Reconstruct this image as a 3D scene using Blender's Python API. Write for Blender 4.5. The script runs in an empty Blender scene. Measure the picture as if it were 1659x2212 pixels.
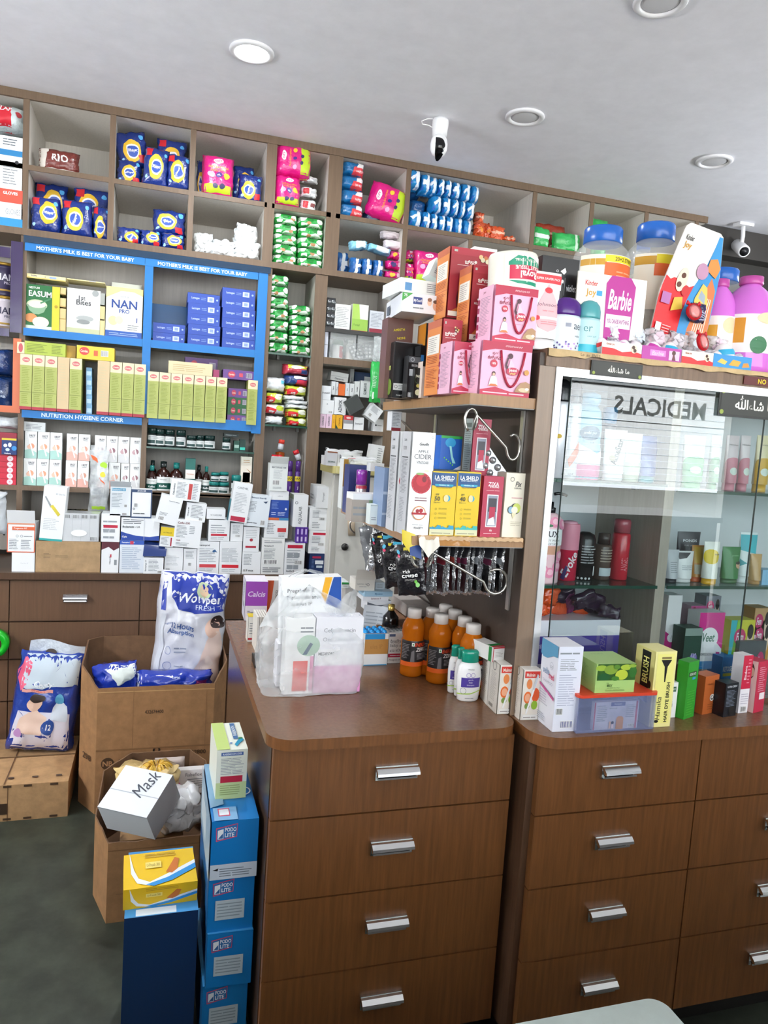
import bpy, math, random
from mathutils import Vector, Matrix, noise
from mathutils.geometry import tessellate_polygon
R=math.radians
SC=bpy.context.scene
COL=SC.collection
# ---------------- camera ----------------
HC=1.55; FPX=1595.0
yaw,pit,rol=R(17.37),R(5.44),R(3.76)
FW=Vector((math.sin(yaw)*math.cos(pit),math.cos(yaw)*math.cos(pit),-math.sin(pit)))
_r=Vector((math.cos(yaw),-math.sin(yaw),0)); _u=_r.cross(FW)
RX=_r*math.cos(rol)+_u*math.sin(rol); UX=-_r*math.sin(rol)+_u*math.cos(rol)
CAM=Vector((0,0,HC))
cd=bpy.data.cameras.new('camera'); cam=bpy.data.objects.new('camera',cd); COL.objects.link(cam)
cd.sensor_fit='VERTICAL'; cd.sensor_height=24; cd.lens=24*FPX/2212; cd.clip_start=.02; cd.clip_end=200
m=Matrix((RX,UX,-FW)).transposed().to_4x4(); m.translation=CAM; cam.matrix_world=m
SC.camera=cam
# ---------------- colour management, world, lights ----------------
vs=SC.view_settings
vs.view_transform='Standard'; vs.look='None'; vs.gamma=1; vs.use_curve_mapping=False; vs.exposure=1.02
W=bpy.data.worlds.new('sky'); SC.world=W; W.use_nodes=True
W.node_tree.nodes['Background'].inputs[0].default_value=(.86,.93,1,1)
W.node_tree.nodes['Background'].inputs[1].default_value=4.2
def area(name,loc,rot,sx,sy,e,col=(1,1,1),portal=False):
    l=bpy.data.lights.new(name,'AREA'); l.shape='RECTANGLE'; l.size=sx; l.size_y=sy; l.energy=e; l.color=col
    if portal: l.cycles.is_portal=True
    o=bpy.data.objects.new(name,l); COL.objects.link(o); o.location=loc; o.rotation_euler=rot; return o
area('shopfront_portal',(2.0,-3.29,1.45),(R(90),0,0),7.8,2.9,1,portal=True)
sl=bpy.data.lights.new('sun','SUN'); sl.energy=26; sl.angle=R(2); sl.color=(1,.97,.92); so_=bpy.data.objects.new('sun',sl); COL.objects.link(so_); so_.rotation_euler=(R(-33),R(6),0)
SC.cycles.max_bounces=7; SC.cycles.transparent_max_bounces=14; SC.cycles.glossy_bounces=3; SC.cycles.transmission_bounces=6
SC.cycles.diffuse_bounces=4; SC.cycles.caustics_reflective=False; SC.cycles.caustics_refractive=False
SC.cycles.sample_clamp_indirect=6
# pixel of the 1659x2212 frame -> point on a plane of the room
def ray(x,y): return FW+RX*((x-829.5)/FPX)-UX*((y-1106)/FPX)
def atY(x,y,d): v=ray(x,y); return CAM+v*(d/v.y)
def atZ(x,y,z): v=ray(x,y); return CAM+v*((z-HC)/v.z)
def atX(x,y,a): v=ray(x,y); return CAM+v*(a/v.x)
class Fr:   # a zoomed crop of the frame: pixel = origin + zoomed/scale
    def __init__(s,ox,oy,k): s.o=(ox,oy); s.k=k
    def __call__(s,x,y): return (s.o[0]+x/s.k, s.o[1]+y/s.k)
PX=Fr(0,0,1)
def span(F,x0,y0,x1,y1,Y=None,z=None):
    xm,ym=(x0+x1)/2,(y0+y1)/2
    if Y is None: Y=atZ(*F(xm,y1),z).y
    c=atY(*F(xm,ym),Y); b=atY(*F(xm,y1),Y); t=atY(*F(xm,y0),Y)
    w=atY(*F(x1,ym),Y).x-atY(*F(x0,ym),Y).x
    return Vector((c.x,Y,b.z if z is None else z)), w, t.z-(b.z if z is None else z)
# ---------------- materials ----------------
MC={}
def lin(h):
    o=[]
    for i in (0,2,4):
        c=int(h[i:i+2],16)/255; o.append(c/12.92 if c<=.04045 else ((c+.055)/1.055)**2.4)
    return (*o,1)
def mat(h,r=.5,m=0.,kind=None,**k):
    key=(h,r,m,kind,tuple(sorted(k.items())))
    if key in MC: return MC[key]
    M=bpy.data.materials.new('m_%s_%s'%(kind or 'plain',h)); M.use_nodes=True; nt=M.node_tree; N=nt.nodes; L=nt.links
    b=N['Principled BSDF']; b.inputs['Base Color'].default_value=lin(h); b.inputs['Roughness'].default_value=r; b.inputs['Metallic'].default_value=m
    if kind=='emit':
        b.inputs['Emission Color'].default_value=lin(h); b.inputs['Emission Strength'].default_value=k.get('s',5)
    elif kind=='glass':   # thin clear sheet
        N.remove(b); t=N.new('ShaderNodeBsdfTransparent'); t.inputs[0].default_value=lin(h); g=N.new('ShaderNodeBsdfGlossy'); g.inputs['Roughness'].default_value=r
        f=N.new('ShaderNodeFresnel'); f.inputs[0].default_value=k.get('ior',1.5); x=N.new('ShaderNodeMixShader')
        a=N.new('ShaderNodeMath'); a.operation='MULTIPLY_ADD'; a.inputs[1].default_value=k.get('mul',1); a.inputs[2].default_value=k.get('add',0); L.new(f.outputs[0],a.inputs[0])
        ge=N.new('ShaderNodeNewGeometry'); iv=N.new('ShaderNodeMath'); iv.operation='SUBTRACT'; iv.inputs[0].default_value=1; L.new(ge.outputs['Backfacing'],iv.inputs[1]); mm=N.new('ShaderNodeMath'); mm.operation='MULTIPLY'; L.new(a.outputs[0],mm.inputs[0]); L.new(iv.outputs[0],mm.inputs[1])
        L.new(mm.outputs[0],x.inputs[0]); L.new(t.outputs[0],x.inputs[1]); L.new(g.outputs[0],x.inputs[2]); L.new(x.outputs[0],N['Material Output'].inputs[0])
    elif kind=='film':    # crinkled translucent plastic: part see-through, part milky
        t=N.new('ShaderNodeBsdfTransparent'); x=N.new('ShaderNodeMixShader'); n=N.new('ShaderNodeTexNoise'); n.inputs['Scale'].default_value=k.get('sc',30); n.inputs['Detail'].default_value=4
        tc=N.new('ShaderNodeTexCoord'); L.new(tc.outputs['Object'],n.inputs['Vector'])
        mr=N.new('ShaderNodeMapRange'); mr.inputs[1].default_value=.3; mr.inputs[2].default_value=.75; mr.inputs[3].default_value=k.get('lo',.05); mr.inputs[4].default_value=k.get('hi',.5)
        bp=N.new('ShaderNodeBump'); bp.inputs['Strength'].default_value=.8; bp.inputs['Distance'].default_value=.01; L.new(n.outputs[0],bp.inputs['Height']); L.new(bp.outputs[0],b.inputs['Normal'])
        L.new(n.outputs[0],mr.inputs[0]); L.new(mr.outputs[0],x.inputs[0]); L.new(t.outputs[0],x.inputs[1]); L.new(b.outputs[0],x.inputs[2]); L.new(x.outputs[0],N['Material Output'].inputs[0])
    elif kind=='liquid':
        b.inputs['Transmission Weight'].default_value=k.get('tr',.6); b.inputs['IOR'].default_value=1.2
    elif kind=='foil':    # shiny crumpled wrapper
        n=N.new('ShaderNodeTexNoise'); n.inputs['Scale'].default_value=k.get('sc',38); n.inputs['Detail'].default_value=3
        tc=N.new('ShaderNodeTexCoord'); L.new(tc.outputs['Object'],n.inputs['Vector'])
        bp=N.new('ShaderNodeBump'); bp.inputs['Strength'].default_value=k.get('bs',.9); bp.inputs['Distance'].default_value=.008; L.new(n.outputs[0],bp.inputs['Height']); L.new(bp.outputs[0],b.inputs['Normal'])
        b.inputs['Coat Weight'].default_value=.5; b.inputs['Coat Roughness'].default_value=.15
    elif kind in ('wood','card','plaster','floor'):
        tc=N.new('ShaderNodeTexCoord'); mp=N.new('ShaderNodeMapping'); n=N.new('ShaderNodeTexNoise'); L.new(tc.outputs['Object'],mp.inputs[0]); L.new(mp.outputs[0],n.inputs['Vector'])
        sc={'wood':(60,60,3),'card':(14,14,14),'plaster':(6,6,6),'floor':(5,5,5)}[kind]; mp.inputs['Scale'].default_value=k.get('sc',sc); n.inputs['Scale'].default_value=1.6; n.inputs['Detail'].default_value=8
        n.inputs['Roughness'].default_value=.65
        cr=N.new('ShaderNodeMix'); cr.data_type='RGBA'; cr.blend_type='MULTIPLY'; amt=k.get('amt',{'wood':.35,'card':.25,'plaster':.06,'floor':.6}[kind])
        c0=lin(h); cr.inputs[0].default_value=1; cr.inputs[6].default_value=c0
        mr=N.new('ShaderNodeMapRange'); mr.inputs[1].default_value=.3; mr.inputs[2].default_value=.7; mr.inputs[3].default_value=1-amt; mr.inputs[4].default_value=1+amt*.4
        L.new(n.outputs[0],mr.inputs[0]); L.new(mr.outputs[0],cr.inputs[7]); L.new(cr.outputs[2],b.inputs['Base Color'])
        if kind!='plaster':
            bp=N.new('ShaderNodeBump'); bp.inputs['Strength'].default_value=.12; bp.inputs['Distance'].default_value=.002; L.new(n.outputs[0],bp.inputs['Height']); L.new(bp.outputs[0],b.inputs['Normal'])
    MC[key]=M; return M
def GM(c):
    """hex string or a ready material -> material"""
    return mat(c,.42) if isinstance(c,str) else c
# ---------------- text ----------------
TC={}
def text2d(s,bold=0,it=0):
    key=(s,bold,it)
    if key in TC: return TC[key]
    cu=bpy.data.curves.new('t','FONT'); cu.body=s; cu.size=1; cu.resolution_u=2; cu.offset=bold*.022; cu.shear=.22*it; cu.align_x='LEFT'; cu.fill_mode='FRONT'
    o=bpy.data.objects.new('t',cu); COL.objects.link(o)
    me=bpy.data.meshes.new_from_object(o.evaluated_get(bpy.context.evaluated_depsgraph_get()))
    V=[(v.co.x,v.co.y) for v in me.vertices]; P=[tuple(p.vertices) for p in me.polygons]
    bpy.data.objects.remove(o); bpy.data.curves.remove(cu); bpy.data.meshes.remove(me)
    if not V: V=[(0,0),(.1,0),(.1,.1)]; P=[(0,1,2)]
    x0=min(v[0] for v in V); x1=max(v[0] for v in V); y0=min(v[1] for v in V); y1=max(v[1] for v in V)
    k=1/max(y1-y0,.01); V=[((x-x0)*k,(y-y0)*k) for x,y in V]
    TC[key]=(V,P,(x1-x0)*k); return TC[key]
# ---------------- mesh builder ----------------
class MB:
    def __init__(s): s.v=[]; s.f=[]; s.mi=[]; s.sm=[]; s.ms=[]; s.faces={}; s.n=.0004; s.mx=.11; s.rng=random.Random(1)
    def m(s,c):
        M=GM(c)
        if M not in s.ms: s.ms.append(M)
        return s.ms.index(M)
    def add(s,V,F,c,smooth=False):
        o=len(s.v); i=s.m(c); s.v+=[tuple(v) for v in V]
        for f in F: s.f.append(tuple(a+o for a in f)); s.mi.append(i); s.sm.append(smooth)
    def box(s,x0,y0,z0,x1,y1,z1,c):
        V=[(x0,y0,z0),(x1,y0,z0),(x1,y1,z0),(x0,y1,z0),(x0,y0,z1),(x1,y0,z1),(x1,y1,z1),(x0,y1,z1)]
        s.add(V,[(0,3,2,1),(4,5,6,7),(0,1,5,4),(1,2,6,5),(2,3,7,6),(3,0,4,7)],c); return s
    def prism(s,pts,z0,z1,c,ct=None):   # pts: xy outline, counter-clockwise
        n=len(pts); V=[(x,y,z0) for x,y in pts]+[(x,y,z1) for x,y in pts]
        s.add(V,[(i,(i+1)%n,(i+1)%n+n,i+n) for i in range(n)]+[tuple(range(n))[::-1]],c)
        s.add([(x,y,z1) for x,y in pts],[tuple(range(n))],ct or c); return s
    def lathe(s,prof,c,n=24,cx=0,cy=0,sy=1.,a0=0,caps=True):
        V=[];F=[]
        for r,z in prof:
            for i in range(n):
                a=2*math.pi*i/n; V.append((cx+r*math.cos(a),cy+sy*r*math.sin(a),z))
        k=len(prof)
        for j in range(k-1):
            for i in range(n): F.append((j*n+i,j*n+(i+1)%n,(j+1)*n+(i+1)%n,(j+1)*n+i))
        if caps: F.append(tuple(range(n))[::-1]); F.append(tuple((k-1)*n+i for i in range(n)))
        s.add(V,F,c,True); return s
    def tube(s,pts,r,c,n=8,flat=1.):
        pts=[Vector(p) for p in pts]; V=[];F=[]; up=Vector((.13,.31,1)).normalized()
        for i,p in enumerate(pts):
            d=(pts[min(i+1,len(pts)-1)]-pts[max(i-1,0)]).normalized(); a=d.cross(up).normalized(); b=a.cross(d)
            for k in range(n):
                t=2*math.pi*k/n; V.append(p+a*(r*math.cos(t))+b*(r*flat*math.sin(t)))
        for j in range(len(pts)-1):
            for i in range(n): F.append((j*n+i,j*n+(i+1)%n,(j+1)*n+(i+1)%n,(j+1)*n+i))
        F.append(tuple(range(n))[::-1]); F.append(tuple((len(pts)-1)*n+i for i in range(n)))
        s.add(V,F,c,True); return s
    def grid(s,fn,nu,nv,c,smooth=True):
        V=[fn(i/nu,j/nv) for j in range(nv+1) for i in range(nu+1)]
        s.add(V,[(j*(nu+1)+i,j*(nu+1)+i+1,(j+1)*(nu+1)+i+1,(j+1)*(nu+1)+i) for j in range(nv) for i in range(nu)],c,smooth); return s
    # face: map(u,v,n)->xyz, width, height, curved?
    def face(s,k,fn,W,H,cv=False): s.faces[k]=(fn,W,H,cv)
    def _n(s): s.n+=.0002; return s.n
    def r(s,k,u0,v0,u1,v1,c):
        fn,W,H,cv=s.faces[k]; n=s._n(); a=max(1,int(abs(u1-u0)*14+.99)) if cv else 1; b=max(1,int(abs(v1-v0)*14+.99)) if cv else 1
        s.grid(lambda u,v:fn(u0+(u1-u0)*u,v0+(v1-v0)*v,n),a,b,c,cv); return s
    def p(s,k,pts,c):
        fn,W,H,cv=s.faces[k]; n=s._n()
        T=tessellate_polygon([[Vector((x*W,y*H,0)) for x,y in pts]]); s._tris(fn,n,pts,[tuple(t) for t in T],c,cv); return s
    def _tris(s,fn,n,pts,T,c,cv):
        if not cv: s.add([fn(u,v,n) for u,v in pts],T,c); return
        pts=list(pts); cache={}
        for it in range(7):
            out=[]; ch=False
            for t in T:
                P=[pts[i] for i in t]; L=[math.dist(P[i],P[(i+1)%3]) for i in range(3)]; mx=max(L)
                if mx>s.mx:
                    ch=True; i=L.index(mx); a,b,cc=t[i],t[(i+1)%3],t[(i+2)%3]; e=(min(a,b),max(a,b))
                    if e not in cache: pts.append(((pts[a][0]+pts[b][0])/2,(pts[a][1]+pts[b][1])/2)); cache[e]=len(pts)-1
                    q=cache[e]; out+=[(a,q,cc),(q,b,cc)]
                else: out.append(t)
            T=out
            if not ch: break
        s.add([fn(u,v,n) for u,v in pts],T,c,True)
    def e(s,k,cu,cv,ru,c,rv=None,n=18,a0=0,a1=360):
        fn,W,H,_=s.faces[k]
        if rv is None: rv=ru*W/H
        full=a1-a0>=360; P=[(cu+ru*math.cos(R(a0+(a1-a0)*i/n)),cv+rv*math.sin(R(a0+(a1-a0)*i/n))) for i in range(n if full else n+1)]
        return s.p(k,P,c)
    def ring(s,k,cu,cv,ru,th,c,n=22):
        fn,W,H,_=s.faces[k]; nn=s._n(); rv=ru*W/H; V=[];F=[]
        for i in range(n):
            a=2*math.pi*i/n
            for q in (1,1-th): V.append(fn(cu+ru*q*math.cos(a),cv+rv*q*math.sin(a),nn))
        s.add(V,[(2*i,(2*i+2)%(2*n),(2*i+3)%(2*n),2*i+1) for i in range(n)],c); return s
    def t(s,k,tx,cu,cv,h,c,al='c',rot=0,mw=None,b=0,it=0,flip=False):
        fn,W,H,cv_=s.faces[k]; cv_=cv_ and s.mx<.1 and h>.055; uv=[]; V,P,tw=text2d(tx,b,it); n=s._n(); hm=h*H if rot%180==0 else h*W; sx=hm
        if mw: lim=(mw*W if rot%180==0 else mw*H); sx=min(sx,lim/tw)
        ca,sa=math.cos(R(rot)),math.sin(R(rot)); ox={'c':tw/2,'l':0,'r':tw}[al]
        out=[]
        for x,y in V:
            X=(x-ox)*sx*(-1 if flip else 1); Y=(y-.5)*hm; uv.append((cu+(X*ca-Y*sa)/W,cv+(X*sa+Y*ca)/H)); out.append(fn(*uv[-1],n))
        if not cv_: s.add(out,P,c); return s
        T=[]
        for q in P: T+=[(q[0],q[i],q[i+1]) for i in range(1,len(q)-1)]
        s._tris(fn,n,uv,T,c,True); return s
    def ln(s,k,u0,v0,u1,v1,n,c='8a8f94',seed=0,fill=.35):
        g=random.Random(seed*7+n)
        dv=(v1-v0)/n
        for i in range(n):
            v=v0+dv*i+dv*.3
            if u1-u0>.1 and g.random()<.5:
                q=u0+(u1-u0)*g.uniform(.3,.6); s.r(k,u0,v,q,v+dv*fill,c); s.n-=.0002; s.r(k,q+.04*(u1-u0),v,u0+(u1-u0)*g.uniform(.75,1),v+dv*fill,c)
            else: s.r(k,u0,v,u0+(u1-u0)*g.uniform(.6,1),v+dv*fill,c)
            s.n-=.0002
        s.n+=.0002; return s
    def bc(s,k,u0,v0,u1,v1,bg='f2f2f0',c='2a2a2c'):
        g=random.Random(int(u0*999+v0*777)); s.r(k,u0,v0,u1,v1,bg); x=u0+.04*(u1-u0)
        fn,W,H,_=s.faces[k]; n=s._n(); V=[];F=[]
        while x<u1-.05*(u1-u0):
            w=(u1-u0)*g.choice((.02,.035,.05)); o=len(V); V+=[fn(x,v0+.08*(v1-v0),n),fn(x+w,v0+.08*(v1-v0),n),fn(x+w,v1-.08*(v1-v0),n),fn(x,v1-.08*(v1-v0),n)]; F.append((o,o+1,o+2,o+3)); x+=w+(u1-u0)*g.choice((.025,.04,.06))
        s.add(V,F,c); return s
    def mesh(s,name):
        me=bpy.data.meshes.new(name); me.from_pydata(s.v,[],s.f)
        for M in s.ms: me.materials.append(M)
        me.polygons.foreach_set('material_index',s.mi); me.polygons.foreach_set('use_smooth',s.sm); me.update(); return me
    def build(s,name,parent=None,loc=(0,0,0),rot=(0,0,0)):
        o=bpy.data.objects.new(name,s.mesh(name)); COL.objects.link(o); o.location=loc; o.rotation_euler=rot
        if parent: o.parent=parent
        return o
def tag(o,label,cat,group=None,kind=None):
    if label: o['label']=label
    if cat: o['category']=cat
    if group: o['group']=group
    if kind: o['kind']=kind
    return o
def empty(name,loc=(0,0,0),rz=0):
    o=bpy.data.objects.new(name,None); COL.objects.link(o); o.location=loc; o.rotation_euler=(0,0,rz); o.empty_display_size=.05; return o
def struct(name,mb): o=mb.build(name); o['kind']='structure'; return o
NTH=['leftmost','second from the left','third from the left','fourth from the left','fifth from the left','sixth from the left','seventh from the left','eighth from the left','ninth from the left','tenth from the left']
def nth(i,n): return 'rightmost' if i==n-1 and n>2 else NTH[i]
TOPS=['topmost','second from the top','third from the top','fourth from the top','fifth from the top','sixth from the top','seventh from the top']
def top(i,n): return 'bottom one' if i==n-1 else TOPS[i]
# ---------------- product builders ----------------
def faces_box(M,w,h,d):
    M.face('f',lambda u,v,n:((u-.5)*w,-n,v*h),w,h); M.face('l',lambda u,v,n:(-w/2-n,(1-u)*d,v*h),d,h)
    M.face('r',lambda u,v,n:(w/2+n,u*d,v*h),d,h); M.face('t',lambda u,v,n:((u-.5)*w,v*d,h+n),w,d)
def carton(name,label,cat,sp,d,base='f0f0ee',art=None,rz=0,ry=0,rx=0,group=None,side=None,topc=None,flap=None,crush=0):
    P,w,h=sp; M=MB(); g=random.Random(hash(label)%999 if 0 else len(label)); e=min(w,h)*.004
    M.box(-w/2,0,0,w/2,d,h,base)
    faces_box(M,w,h,d)
    if side: M.r('l',0,0,1,1,side); M.r('r',0,0,1,1,side)
    if topc: M.r('t',0,0,1,1,topc)
    if art: art(M)
    o=M.build(name,None,P,(R(rx),R(ry),R(rz))); tag(o,label,cat,group)
    if flap:
        F=MB(); a=R(flap if flap is not True else 50); L=min(d,w)*.55
        F.add([(-w/2,0,h),(w/2,0,h),(w/2,-L*math.cos(a),h+L*math.sin(a)),(-w/2,-L*math.cos(a),h+L*math.sin(a)),(-w/2,.0008,h+.001),(w/2,.0008,h+.001),(w/2,-L*math.cos(a),h+L*math.sin(a)+.001),(-w/2,-L*math.cos(a),h+L*math.sin(a)+.001)],[(0,1,2,3),(7,6,5,4),(2,3,7,6),(0,3,7,4),(1,2,6,5)],base)
        F.build('open_flap',o)
    return o
def prof2(u,v,a=4.,b=.5,c=None):
    x=abs(2*u-1); y=abs(2*v-1); return (max(0,1-x**a)*max(0,1-y**(c or a)))**b
def pillow(M,w,h,d,c,seed=0,a=4.,b=.42,amp=.006,ns=22,N=18,back=None):
    off=Vector((seed*3.1,seed*1.7,seed))
    def nz(u,v,k=0): return noise.noise(Vector((u*w*ns,v*h*ns,k))+off)*amp
    def edge(u,v):
        x=(u-.5)*w; z=v*h; q=noise.noise(Vector((u*7,v*7,3))+off)*amp*1.2
        return x*(1-.06*prof2(u,v,6,.5)*0)+q, z+noise.noise(Vector((u*6,v*6,9))+off)*amp
    def fr(u,v,n=0):
        x,z=edge(u,v); p=prof2(u,v,a,b); return (x,d/2-(d/2)*p-nz(u,v)*min(1,p*2)-n,z)
    def bk(u,v,n=0):
        x,z=edge(u,v); p=prof2(u,v,a,b); return (x,d/2+(d/2)*p+n,z)
    M.grid(fr,N,N,c); M.grid(lambda u,v:bk(1-u,v),max(6,N//2),max(6,N//2),back or c)
    G=[[fr(i/N,j/N) for i in range(N+1)] for j in range(N+1)]
    def frg(u,v,n=0):   # follows the facets of the crumpled front exactly
        u=min(max(.5+(u-.5)*.985,0),.9999)*N; v=min(max(.5+(v-.5)*.985,0),.9999)*N; i,j=int(u),int(v); a,b_=u-i,v-j
        p,q,r_,t_=G[j][i],G[j][i+1],G[j+1][i],G[j+1][i+1]
        return tuple((p[k]*(1-a)+q[k]*a)*(1-b_)+(r_[k]*(1-a)+t_[k]*a)*b_-(n if k==1 else 0) for k in range(3))
    M.mx=max(.05,1.1/N); M.face('f',frg,w,h,True); return M
def pouch(name,label,cat,sp,d,base,art=None,rz=0,ry=0,rx=0,group=None,seed=0,a=4.,b=.42,amp=.006,ns=22,N=18,fins=None):
    P,w,h=sp; M=MB(); M.n=.0012; pillow(M,w,h,d,base,seed,a,b,amp,ns,N)
    if art: art(M)
    o=M.build(name,None,P,(R(rx),R(ry),R(rz))); tag(o,label,cat,group)
    if fins:   # crimped sealed ends
        for q in fins:
            F=MB(); 
            if q in 'tb':
                z=h if q=='t' else 0; s=1 if q=='t' else -1
                F.grid(lambda u,v:((u-.5)*w*.96,d/2+math.sin(u*19+seed)*.004*v,z-s*.004+s*v*h*.09),16,2,base)
            else:
                x=w/2 if q=='r' else -w/2; s=1 if q=='r' else -1
                F.grid(lambda u,v:(x-s*.004+s*v*w*.09,d/2+math.sin(u*19+seed)*.004*v,u*h*.96),16,2,base)
            F.build('crimped_seal',o)
    return o
def copyt(o,loc,rot=None,label=None):
    c=o.copy(); COL.objects.link(c); c.location=loc
    if rot is not None: c.rotation_euler=rot
    if label: c['label']=label
    for ch in o.children:
        k=ch.copy(); COL.objects.link(k); k.parent=c
    return c
def bottle(name,label,cat,P,prof,body,cap,capc,art=None,lab=None,sy=1,rz=0,ry=0,rx=0,group=None,n=28,wrap=150,capn='cap'):
    """prof: body outline (r,z); cap: outline (r,z); lab: (z0,z1) label band"""
    M=MB(); M.lathe(prof,body,n,sy=sy)
    def rad(z):
        for (r0,z0),(r1,z1) in zip(prof,prof[1:]):
            if z0<=z<=z1 and z1>z0: return r0+(r1-r0)*(z-z0)/(z1-z0)
        return prof[0][0]
    z0,z1=lab or (prof[0][1],prof[-1][1]); w=R(wrap); rm=max(r for r,z in prof)
    def fn(u,v,nn):
        z=z0+v*(z1-z0); r=rad(z)+nn+.0006; t=(u-.5)*w; return (r*math.sin(t),-sy*r*math.cos(t),z)
    M.face('f',fn,rm*w,z1-z0,True)
    if art: art(M)
    o=M.build(name,None,P,(R(rx),R(ry),R(rz))); tag(o,label,cat,group)
    if cap:
        C=MB(); C.lathe(cap,capc,n,sy=sy); C.build(capn,o)
    return o
# packaging print shared by many plain medicine cartons
def med(title='',c='333a44',bar=None,barv=.18,lines=9,bc=None,qr=False,head=None,rot=0,tv=.88,th=.07,mk='c8102e',logo=None,foot=''):
    def f(M):
        if head: M.r('f',0,.86,1,1,head)
        if title:
            if rot: M.t('f',title,.16,.5,.09,c,rot=90,mw=.8,b=1)
            else: M.t('f',title,.1,tv,th,c if not head else 'ffffff',al='l',mw=.8,b=1)
        x0=.3 if rot else .1
        M.ln('f',x0,.36,.86,.8,lines,'9aa0a6',len(title))
        if bar: M.r('f',.12,barv,.88,barv+.1,bar); M.ln('f',.12,.06,.8,barv-.02,2,'9aa0a6',2)
        if bc: M.bc('f',*bc)
        if foot: M.t('f',foot,.1,.12,.06,c,al='l',mw=.5,b=1)
        if logo: M.e('f',.75,.7,.06,logo); M.p('f',[(.7,.72),(.92,.66),(.8,.76)],logo)
        M.ln('l',.15,.3,.85,.8,5,'b4b8bc',1)
    return f
# ---------------- finishes ----------------
WOOD=mat('7b4e2a',.38,kind='wood'); WOODT=mat('77543b',.25,kind='wood',amt=.22); WOODD=mat('5f4330',.45,kind='wood'); FRAME=mat('6f5a46',.5,kind='wood',amt=.2)
INNER=mat('bdb7ae',.5,kind='wood',amt=.12); INNER_LIT=mat('dfdad2',.5,kind='wood',amt=.1); CHROME=mat('e6e8ea',.16,1.); ALU=mat('d9dadb',.35,.6); STEEL=mat('c9c5bd',.3,.9)  # upper interior: same laminate, made paler so light is painted into its colour
GLASS=mat('f4faf8',.0,kind='glass'); GEDGE=mat('1f4a3c',.2); CARD=mat('a87c52',.8,kind='card'); CARDL=mat('bb9468',.85,kind='card'); WHITEP=mat('f0efec',.6)
CLEAR=mat('f6fafa',.05,kind='glass',ior=1.35,add=.02); FILM=mat('eef2f4',.18,kind='film',lo=.04,hi=.42)
YS=3.70; YC=3.48; YB=3.98; YU=4.20; CEIL=2.964; ZC=.88
# ---------------- room ----------------
struct('floor',MB().box(-2.6,-3.4,-.06,6.6,4.3,0,mat('3b4137',.45,kind='floor')))
struct('ceiling',MB().box(-2.6,-3.4,CEIL,6.6,4.3,CEIL+.08,mat('efeff5',.8,kind='plaster')))
struct('wall_back',MB().box(-2.6,4.23,0,6.6,4.31,CEIL,mat('b9b7b0',.8,kind='plaster')))
struct('wall_left',MB().box(-2.68,-3.4,0,-2.6,4.3,CEIL,mat('cfcdc6',.8,kind='plaster')))
pa=Vector((3.0,3.76)); pb=atZ(1659,478,CEIL); dd=(Vector((pb.x,pb.y))-pa).normalized()
q0=pa; q1=pa+dd*.35
struct('wall_right',MB().box(6.6,-3.4,0,6.68,4.3,CEIL,mat('c9c8c4',.8,kind='plaster')))
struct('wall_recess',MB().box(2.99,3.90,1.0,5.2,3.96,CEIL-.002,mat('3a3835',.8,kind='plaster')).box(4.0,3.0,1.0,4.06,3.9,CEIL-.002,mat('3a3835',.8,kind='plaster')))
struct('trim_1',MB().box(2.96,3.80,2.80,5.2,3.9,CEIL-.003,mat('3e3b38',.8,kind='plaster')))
# shop front behind the viewer: solid side parts, a band over the opening, a dwarf wall, the lettered board across the street side
fw=MB(); cw=mat('d8d7d2',.8,kind='plaster')
fw.box(-2.6,-3.4,0,-1.9,-3.3,CEIL,cw); fw.box(5.9,-3.4,0,6.6,-3.3,CEIL,cw); fw.box(-1.9,-3.4,2.9,5.9,-3.3,CEIL,cw)
struct('wall_front',fw)
st=MB()
for i in range(16): st.box(1.0,-9.62,1.0+i*.13,15,-9.6+.015*(i%2),1.12+i*.13,mat('9a9ea1',.6))
st.box(1.0,-9.6,3.08,15,-9.5,3.7,mat('e4e6e6',.6)); st.box(-9,-10.2,0,16,-10.1,.9,mat('8b8d8c',.7))
struct('exterior_shutter',st)
struct('exterior_ground',MB().box(-14,-14,-.12,18,-3.42,-.02,mat('b4b0a8',.8,kind='plaster')))
kb=MB(); kb.box(-2.5,-.85,0,3.2,-.32,1.20,mat('6b6662',.5)); kb.box(-2.52,-.87,1.20,3.22,-.30,1.23,mat('7d7874',.3)); tag(kb.build('shading_counter'),'grey counter added behind the viewer to shade the drawers, mirrored in the showcase glass','counter')  # counter added, and raised, to keep daylight off the lower drawers
sg=MB(); sg.box(3.6,-3.60,2.29,6.8,-3.585,2.31,mat('55585c',.5)); sg.box(3.6,-3.60,1.93,6.8,-3.585,1.94,mat('55585c',.5)); sg.face('f',lambda u,v,n:(6.8-3.2*u,-3.58+n,1.93+.35*v),3.2,.35); sg.t('f','MEDICALS',.5,.5,.55,'c8ccce',b=1)
tag(sg.build('sign_board'),'row of dark MEDICALS letters across the shop front, mirrored in the showcase glass','sign')
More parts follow.
